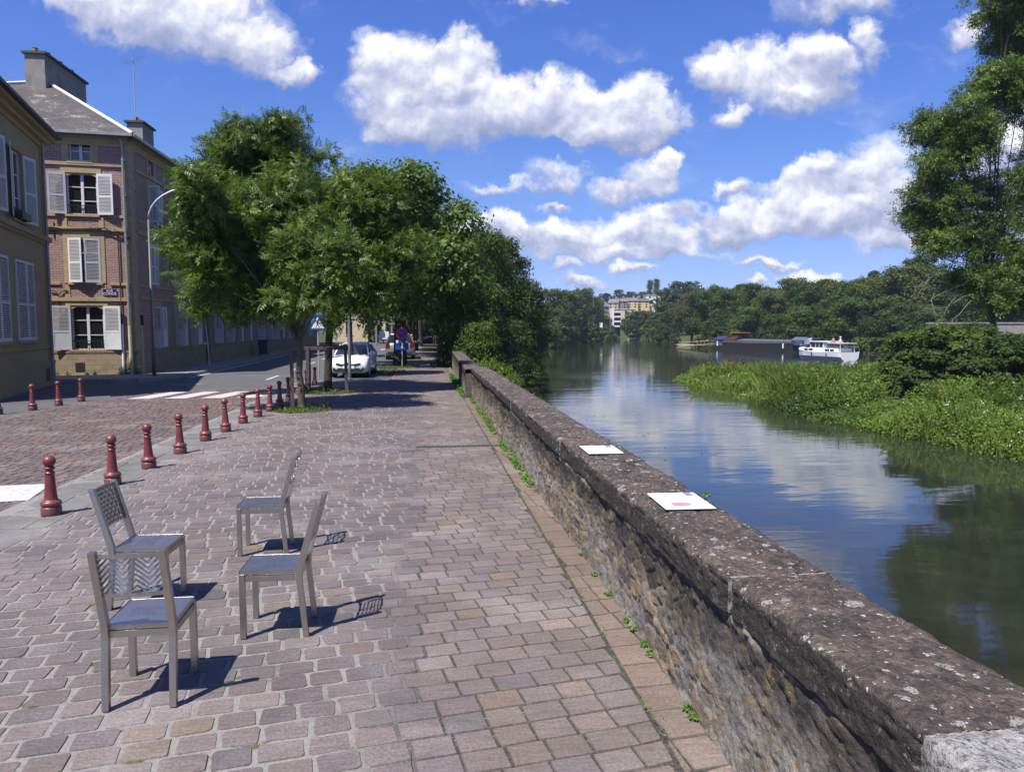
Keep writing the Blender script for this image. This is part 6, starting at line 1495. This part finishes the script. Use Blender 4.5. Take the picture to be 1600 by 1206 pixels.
# trees on the bank beyond the wall
bk = 'trees on the bank beyond the quay wall'
B1 = ('broad', 51, 30000, .24, L_MID); B2 = ('round', 52, 26000, .24, L_DARK); B3 = ('tall', 53, 24000, .24, L_MID)
def bank(px, top, d, label, st, wide=1., rz=0., base=None):
    p = wp(px, top, d); gz = landz(p.x, p.y) if base is None else base; h = p.z - gz; cm, tm = cset(*st)
    tree('bank_tree', label, (p.x, p.y, gz), cm, tm, bk, rz, (h/10*wide, h/10*wide, h/10))
bank(742, 362, 52, 'bushy tree leaning over the wall, left of the bank trees', B1, .62, .4); bank(797, 378, 68, 'rounded taller bank tree right of the one leaning over the wall', B2, .60, 2.); bank(722, 378, 75, 'bank tree filling the gap behind the walk tunnel', B2, .8, 4.)
bank(830, 436, 92, 'outermost small bank tree touching the far wooded shore', B2, .5, 1.1); bank(770, 372, 84, 'dark bank tree standing behind the bushy one', B3, .9, 5.); bank(700, 400, 100, 'bank tree seen at the end of the wall', B1, .75, 2.7)
def shrub(px, top, d, label, seed, wide=1., mat=None, nq=16000, leaf=.16, group='shrubs on the near bank', drop=0.):
    p = wp(px, top, d); gz = landz(p.x, p.y) - drop; h = max(.5, p.z - gz); L0 = leaf*10/h
    cm, tm = cset('bush', seed, nq, round(L0, 2), mat or L_MID); t = tree('shrub', label, (p.x, p.y, gz), cm, None, group, px*.3, (h/10*wide, h/10*wide, h/10)); t['category'] = 'shrub'
shrub(728, 470, 38, 'large dense shrub hanging over the second wall length', 61, .62, L_MID, 26000, .15); shrub(752, 505, 36, 'lower shrub spilling over the wall below the bushy tree', 62, .65, L_MID, 20000, .14); shrub(712, 478, 52, 'shrub reaching over the farthest wall length', 63, .7, L_MID)
shrub(775, 568, 29, 'leafy shrub with pale flowers rising just outside the wall step', 64, .62, L_WEED, 9000, .13, drop=.2); shrub(800, 588, 26.5, 'leafy plant outside the wall nearest the water', 65, .55, L_WEED, 9000, .12, drop=.2); shrub(757, 560, 33, 'leafy shrub behind the flowering one outside the wall', 66, .7, L_WEED, 9000, .13, drop=.2)
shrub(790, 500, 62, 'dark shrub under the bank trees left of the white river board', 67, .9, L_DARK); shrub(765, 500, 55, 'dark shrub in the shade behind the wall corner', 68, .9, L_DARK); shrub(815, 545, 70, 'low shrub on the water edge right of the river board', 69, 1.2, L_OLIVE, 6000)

# far shores
fl = 'trees of the far left shore'
for i, (px, top, d, k, m, wd, l) in enumerate([(864, 454, 205, 'broad', L_FAR, .6, 'dark broad tree next to the bank trees on the far left shore'), (890, 456, 230, 'round', L_FAR, .85, 'rounded dark tree above the far shore lamps'), (910, 452, 260, 'broad', L_FAR, .7, 'highest dark tree left of the hill town'),
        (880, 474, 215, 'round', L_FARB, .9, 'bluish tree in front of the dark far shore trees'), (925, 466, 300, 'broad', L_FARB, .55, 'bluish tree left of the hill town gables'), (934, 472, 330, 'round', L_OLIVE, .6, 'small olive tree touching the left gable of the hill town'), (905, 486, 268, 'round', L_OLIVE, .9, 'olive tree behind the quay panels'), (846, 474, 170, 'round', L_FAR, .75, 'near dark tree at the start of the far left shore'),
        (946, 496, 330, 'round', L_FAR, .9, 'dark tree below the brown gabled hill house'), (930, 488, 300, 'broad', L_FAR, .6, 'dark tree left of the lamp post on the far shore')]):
    plant(px, top, d, None, l, k, 71 + i % 4, 12000, .40, m, fl, wd)
tw = 'trees round the hill town'
for i, (px, top, d, H, k, m, wd, l) in enumerate([(990, 488, 345, 15, 'broad', L_DARK, .85, 'big dark tree hiding the foot of the long white block'), (1010, 486, 340, 14, 'broad', L_DARK, .8, 'dark tree right of the big one below the yellow houses'), (1016, 438, 520, 20, 'poplar', L_DARK, 1., 'left one of two slim poplars on the skyline'), (1026, 436, 523, 20, 'poplar', L_DARK, 1., 'right one of two slim poplars on the skyline'),
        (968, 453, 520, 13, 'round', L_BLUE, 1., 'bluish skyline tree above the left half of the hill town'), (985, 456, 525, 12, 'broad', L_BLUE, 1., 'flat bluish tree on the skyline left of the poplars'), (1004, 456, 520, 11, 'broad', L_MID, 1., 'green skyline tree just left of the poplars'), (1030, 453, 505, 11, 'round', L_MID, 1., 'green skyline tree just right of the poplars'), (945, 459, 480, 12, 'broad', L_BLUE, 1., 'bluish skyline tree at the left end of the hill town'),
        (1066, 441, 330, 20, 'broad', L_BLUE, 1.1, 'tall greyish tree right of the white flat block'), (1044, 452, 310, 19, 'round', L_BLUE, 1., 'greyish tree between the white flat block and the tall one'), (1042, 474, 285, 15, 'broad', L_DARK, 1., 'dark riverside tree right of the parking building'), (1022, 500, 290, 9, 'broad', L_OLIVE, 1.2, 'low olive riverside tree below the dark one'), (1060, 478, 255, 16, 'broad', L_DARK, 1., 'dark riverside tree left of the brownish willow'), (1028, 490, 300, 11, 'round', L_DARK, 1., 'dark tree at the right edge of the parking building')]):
    plant(px, top, d, H, l, k, 71 + i % 4 if k != 'poplar' else 77, 6000, .3 if k == 'poplar' else .6, m, tw, wd)
plant(1082, 456, 212, None, 'brownish weeping willow on the far bank left of the barge', 'willow', 78, 16000, .42, L_BROWN, None, 1.05)
rb = 'trees of the wood behind the barge'
wood = [(1112,447,228,'round',L_MID,'first dark green tree of the wood, right of the brownish willow'),(1100,462,205,'round',L_DARK,'lower tree of the wood half behind the willow'),(1140,452,205,'round',L_MID,'yellowish green tree of the wood above the barge stern'),(1176,440,215,'round',L_DARK,'tall rounded tree of the wood above the barge wheelhouse'),(1205,448,195,'round',L_OLIVE,'olive tree of the wood above the barge hatches'),
        (1238,436,205,'round',L_MID,'high knobbly tree of the wood above the middle of the barge'),(1262,446,185,'round',L_DARK,'dark tree of the wood above the barge bow'),(1296,440,195,'round',L_OLIVE,'broad olive tree of the wood above the cruiser'),(1332,433,185,'round',L_MID,'tall green tree of the wood above the cruiser stern'),(1362,432,178,'round',L_OLIVE,'olive tree of the wood right of the cruiser'),(1392,424,180,'round',L_MID,'high green tree of the wood left of the dead branches'),
        (1425,420,172,'round',L_OLIVE,'olive tree of the wood behind the dead branches'),(1465,416,170,'round',L_MID,'tree of the wood seen through the dead branches'),(1510,420,165,'round',L_DARK,'dark tree of the wood behind the big tree trunk'),(1560,418,160,'round',L_MID,'tree of the wood at the right of the big tree trunk'),(1610,420,155,'round',L_DARK,'tree of the wood cut by the right picture edge'),
        (1128,488,188,'round',L_DARK,'low dark tree of the wood just above the barge tarpaulin'),(1168,482,180,'round',L_MID,'low front tree of the wood above the orange wheelhouse roof'),(1212,486,172,'round',L_DARK,'low front tree of the wood above the hatch covers'),(1250,478,168,'round',L_MID,'front tree of the wood behind the barge bow'),(1292,482,162,'round',L_DARK,'dark front tree of the wood behind the cruiser wheelhouse'),(1330,472,158,'round',L_MID,'front tree of the wood behind the person on the cruiser'),(1372,470,154,'round',L_DARK,'dark front tree of the wood right of the cruiser stern'),(1412,470,150,'round',L_DARK,'dark front tree of the wood behind the landing ledge'),
        (1450,474,148,'round',L_MID,'front tree of the wood below the dead branches'),(1365,425,225,'poplar',L_BLUE,'small pointed dark conifer poking out of the wood skyline'),(1433,405,215,'tall',L_BLUE,'second dark conifer on the wood skyline beside the big tree')]
for i, (px, top, d, k, m, l) in enumerate(wood): plant(px, top + (0, 5, -4, 3, -2)[i*7 % 5], d, None if k not in ('poplar', 'tall') else 15, l, k, 81 + i % 6, 17000, .33, m, rb, (1.0, 1.2, .9, 1.1)[i*3 % 4] if k not in ('poplar', 'tall') else 1.)
sh = 'shrubs along the far shores'
fs = [(822,516,150,L_WEED,'pale shrub at the far left waterline below the white board'),(838,505,165,L_WEED,'rounded shrub right of the pale one at the far left waterline'),(856,501,185,L_WEED,'yellowish shrub below the far shore lamps'),(874,506,195,L_DARK,'dark shrub in the middle of the far left waterline'),(890,509,215,L_WEED,'low light shrub at the far left waterline'),(908,507,235,L_MID,'shrub below the quay panels at the waterline'),(924,506,255,L_DARK,'dark shrub left of the grey lamp post at the waterline'),(942,517,275,L_WEED,'light shrub at the river bend'),(956,516,300,L_MID,'last shrub of the left waterline at the river bend'),
      (1018,512,270,L_OLIVE,'pale green shrub at the right waterline of the river bend'),(1036,508,250,L_DARK,'dark shrub at the right waterline near the bend'),(1054,522,225,L_OLIVE,'grassy shrub at the start of the landing stage'),(1098,524,190,L_OLIVE,'low shrub behind the landing stage'),(1118,518,186,L_MID,'shrub behind the gangway'),(1150,520,178,L_MID,'shrub behind the barge deckhouse'),(1345,526,146,L_OLIVE,'grassy shrub behind the cruiser stern'),(1372,528,142,L_OLIVE,'grassy shrub above the landing ledge'),(1400,526,138,L_OLIVE,'grassy shrub at the right end of the landing ledge')]
for i, (px, top, d, m, l) in enumerate(fs): plant(px, top, d, None, l, 'bush', 91 + i % 3, 3600, 1.05, m, sh, .75)

# the big tree on the right
def big_tree():
    d = 52.; bp = wp(1562, 570, d); base = Vector((bp.x, bp.y, landz(bp.x, bp.y)))
    lob = [(1470,205,48,34,0),(1500,250,52,40,.5),(1455,270,40,34,-.5),(1480,320,55,40,0),(1445,340,38,32,.5),(1520,305,36,34,1),(1500,380,48,34,0),(1460,385,34,24,-.5),(1545,370,55,44,1),(1575,30,42,48,0),(1620,60,60,70,.5),(1560,120,40,36,0),(1530,140,30,24,-.5),(1590,170,55,50,.5),(1655,180,60,80,1),(1640,320,70,90,.5),(1600,420,60,44,0),(1540,440,48,30,.3),(1500,440,30,22,.8),(1660,440,60,50,0),(1585,-30,50,50,0),(1640,-60,70,60,.5),(1560,470,40,22,-.4),(1620,480,45,26,0),(1512,205,40,40,-1)]
    rng = np.random.default_rng(31); lobes = []
    for px, py, rx, ry, dd in lob:
        c = wp(px, py, d + dd) - base; s = (d + dd)/F; lobes.append((*c, rx*s, (rx + ry)*.55*s, ry*s))
    subl = sublobes(lobes, 7, rng, (.42, .62), 1.05)
    P, N, C, tone = lobes_points(subl, 3700, 17, .44, rng, .5)
    V, kk = compound(P, N, .52, rng, 5)
    cm = poly_mesh('crown', V, 4, L_ASH, np.clip(np.repeat(tone*.6 + .4*rng.random(len(P)), kk), 0, 1))
    tp = wp(1545, 395, d) - base
    tm = trunk_mesh((0, 0, -.5), tp, .28, .13, lobes, C, rng, M_BARK, ntwig=4)
    t = tree('ash_tree', 'very tall tree towering at the right picture edge above the bushes', base, cm, tm, None)
    b = MB()                                                         # bare dead limbs hanging out to the left
    for (px, py), (qx, qy), (ex, ey) in (((1540,420),(1490,410),(1448,440)),((1545,440),(1490,450),(1440,478)),((1540,450),(1480,480),(1415,492)),((1490,410),(1460,400),(1445,412)),((1500,455),(1470,440),(1436,448)),((1530,460),(1500,490),(1480,512)),((1470,445),(1455,470),(1460,490)),((1505,460),(1488,470),(1470,500)),((1480,415),(1455,430),(1430,470))):
        p = wp(px, py, d) - base; q = wp(qx, qy, d - .5) - base; e = wp(ex, ey, d - .8) - base
        b.tube([p, p.lerp(q, .6) + Vector((0, 0, .15)), q, q.lerp(e, .5) + Vector((0, 0, .12)), e], [.04, .032, .026, .018, .006], 5)
        for k in range(5):
            s = q.lerp(e, rng.random()); dv = (e - q).normalized() + Vector(rng.normal(size=3))*.7; b.tube([s, s + dv*.4, s + dv*.8 + Vector((0, 0, -.1))], [.013, .009, .003], 4, cap=False)
    b.build('dead_branch', M_DEAD, t)
big_tree()
# the bushes under it
gi = 'bushes on the green island'
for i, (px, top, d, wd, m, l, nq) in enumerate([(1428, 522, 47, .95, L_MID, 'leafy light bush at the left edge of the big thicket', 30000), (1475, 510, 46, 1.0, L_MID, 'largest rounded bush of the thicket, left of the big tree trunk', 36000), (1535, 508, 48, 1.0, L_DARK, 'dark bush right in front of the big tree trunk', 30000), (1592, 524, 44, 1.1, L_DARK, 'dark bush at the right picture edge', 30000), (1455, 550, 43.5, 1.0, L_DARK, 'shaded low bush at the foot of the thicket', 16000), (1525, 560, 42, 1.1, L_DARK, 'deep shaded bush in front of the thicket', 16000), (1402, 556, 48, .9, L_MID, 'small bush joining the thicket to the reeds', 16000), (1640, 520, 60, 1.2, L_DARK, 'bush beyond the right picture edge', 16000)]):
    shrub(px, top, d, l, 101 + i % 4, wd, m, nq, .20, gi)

# ------------------------------------------------------------------ weeds of the green island and the bank: far too many to count
def weeds():
    rng = np.random.default_rng(77); X = rng.uniform(20, 80, 120000); Y = rng.uniform(12, 100, 120000)
    d = sdf(X, Y, ISL); dist = np.hypot(X, Y)
    keep = (d < .45) & (rng.random(len(X)) < np.clip((40/dist)**1.2, .12, 1)*np.where(d > -14, 1., .35)*np.where(X > .95*Y + 14, .25, 1.))
    keep &= X < .78*Y + 16
    yc = Y*math.cos(YAW) + X*math.sin(YAW); pxx = CX + F*(X*math.cos(YAW) - Y*math.sin(YAW))/np.maximum(yc, 1); keep &= ~((pxx > 1385) & (yc > 40.5)) & (pxx < 1750)
    X, Y, d, dist = X[keep], Y[keep], d[keep], dist[keep]; Z = land(X, Y)
    kindf = fbm(X*.13, Y*.13 + 3, 3); tip = sm(Y - .35*X, 34, 48)    # grassier towards the tip
    grassy = rng.random(len(X)) < np.clip(.36 + .7*tip + (kindf - .47)*1.8, .05, .97)
    hgt = (.35 + 1.55*sm(fbm(X*.35 + 9, Y*.35, 4), .30, .66))*np.clip(.45 + -d*.35, .35, 1.)*(1 - .15*tip)
    hue = fbm(X*.22 + 31, Y*.22, 3)
    V = []; T = []; VG = []; TG = []
    b = ~grassy; n = int(b.sum()); per = 16                          # broad-leaved weeds: leaves up a stem
    s = np.repeat(np.nonzero(b)[0], per); f = rng.random(len(s))**.7; sz = np.clip(dist[s]/42, .75, 2.)
    P = np.stack([X[s] + rng.normal(size=len(s))*.16, Y[s] + rng.normal(size=len(s))*.16, Z[s] + hgt[s]*f], 1)
    N = np.stack([rng.normal(size=len(s))*.6, rng.normal(size=len(s))*.6 - .25, .75 + 0*f], 1); L = rng.uniform(.08, .20, len(s))*sz
    V = leafy(P, N, L, L*.5, rng); T = np.clip(.5 + 2.2*(hue[s] - .45) + .4*(rng.random(len(s)) - .5), 0, 1)
    me = poly_mesh('island_weeds', V, 4, L_WEED, T); tag(obj('island_weeds', me), 'broad-leaved weeds and nettles covering the green island', 'weeds', kind='stuff')
    g = np.nonzero(grassy)[0]; s = np.repeat(g, 6); m = len(s); sz = np.clip(dist[s]/45, .8, 2.2)
    a = rng.random(m)*2*PI; h = hgt[s]*rng.uniform(.5, 1.25, m)*.9; w = .020*sz; lean = rng.normal(size=(m, 2))*.22
    x = X[s] + rng.normal(size=m)*.2; y = Y[s] + rng.normal(size=m)*.2; z = Z[s]; dx, dy = np.cos(a)*w, np.sin(a)*w
    V = np.stack([np.stack([x - dx, y - dy, z], 1), np.stack([x + dx, y + dy, z], 1), np.stack([x + dx*.7 + lean[:, 0]*h*.5, y + dy*.7 + lean[:, 1]*h*.5, z + h*.6], 1), np.stack([x + lean[:, 0]*h*1.3, y + lean[:, 1]*h*1.3, z + h], 1)], 1)
    T = np.clip(.45 + 2.2*(hue[s] - .45) + .4*(rng.random(m) - .5), 0, 1)
    dead = (rng.random(m) < .05 + .10*(fbm(x*.5, y*.5) > .52)).astype(int)
    tag(obj('reeds', poly_mesh('reeds', V, 4, [L_GRASS, L_BROWN], T, dead)), 'tall grass and reeds on the tip and edges of the green island', 'reeds', kind='stuff')
    # pale flower heads
    q = rng.choice(len(X), 110, replace=False); P = np.stack([X[q], Y[q], Z[q] + hgt[q]*1.0], 1); P = np.repeat(P, 5, 0) + rng.normal(size=(110*5, 3))*.05
    tag(obj('flower_heads', poly_mesh('flower_heads', leafy(P, rng.normal(size=P.shape) + (0, -.4, .8), .07, .05, rng), 4, M_FLOW)), 'small pale flower heads among the island weeds', 'flowers', kind='stuff')
    # rough grass of the near bank beyond the wall, and of the far banks
    X = rng.uniform(1.9, 16, 26000); Y = rng.uniform(22, 120, 26000); L_ = xl(Y); k = (X < L_ + .2); X, Y = X[k], Y[k]; Z = land(X, Y); m = len(X); D_ = np.hypot(X, Y)
    a = rng.random(m)*2*PI; h = rng.uniform(.2, .6, m)*np.clip(D_/50, .7, 1.6); w = .03*np.clip(D_/35, .8, 3); lean = rng.normal(size=(m, 2))*.3; dx, dy = np.cos(a)*w, np.sin(a)*w
    V = np.stack([np.stack([X - dx, Y - dy, Z], 1), np.stack([X + dx, Y + dy, Z], 1), np.stack([X + dx*.6 + lean[:, 0]*h*.5, Y + dy*.6 + lean[:, 1]*h*.5, Z + h*.6], 1), np.stack([X + lean[:, 0]*h*1.2, Y + lean[:, 1]*h*1.2, Z + h], 1)], 1)
    tag(obj('bank_grass', poly_mesh('bank_grass', V, 4, L_GRASS, rng.random(m))), 'rough grass on the river bank beyond the wall', 'grass', kind='stuff')
    # leaves and weed floating on the river
    X = rng.uniform(8, 60, 2600); Y = rng.uniform(25, 170, 2600); k = (fbm(X*.12, Y*.045, 4) > .50) & (sdf(X, Y, ISL) > .3) & (X > xl(Y) + 1); X, Y = X[k], Y[k]
    P = np.stack([X, Y, np.full(len(X), -2.985)], 1); V = leafy(P, np.tile((0., 0., 1.), (len(X), 1)) + rng.normal(size=(len(X), 3))*.04, rng.uniform(.08, .3, len(X)), .10, rng)
    tag(obj('floating_weed', poly_mesh('floating_weed', V, 4, L_OLIVE, rng.random(len(X)))), 'leaves and water weed floating on the river', 'water weed', kind='stuff')
M_FLOW = pm('flower_white', (.55, .53, .48), .8)
weeds()

# ------------------------------------------------------------------ the slight summer haze over the valley
def haze():
    m = D.materials.new('haze'); m.use_nodes = True; nt = m.node_tree; nt.nodes.clear(); g = G(nt)
    v = g.n('ShaderNodeVolumePrincipled', Color=(.75, .84, 1., 1), Density=.0002, Anisotropy=.2)
    o = g.n('ShaderNodeOutputMaterial', Volume=v.outputs[0])
    b = MB().bx((-420, -60, -7), (420, 900, 62)).build('haze', m); b['kind'] = 'stuff'; b['label'] = 'thin pale summer haze over the whole valley'; b['category'] = 'haze'
haze()
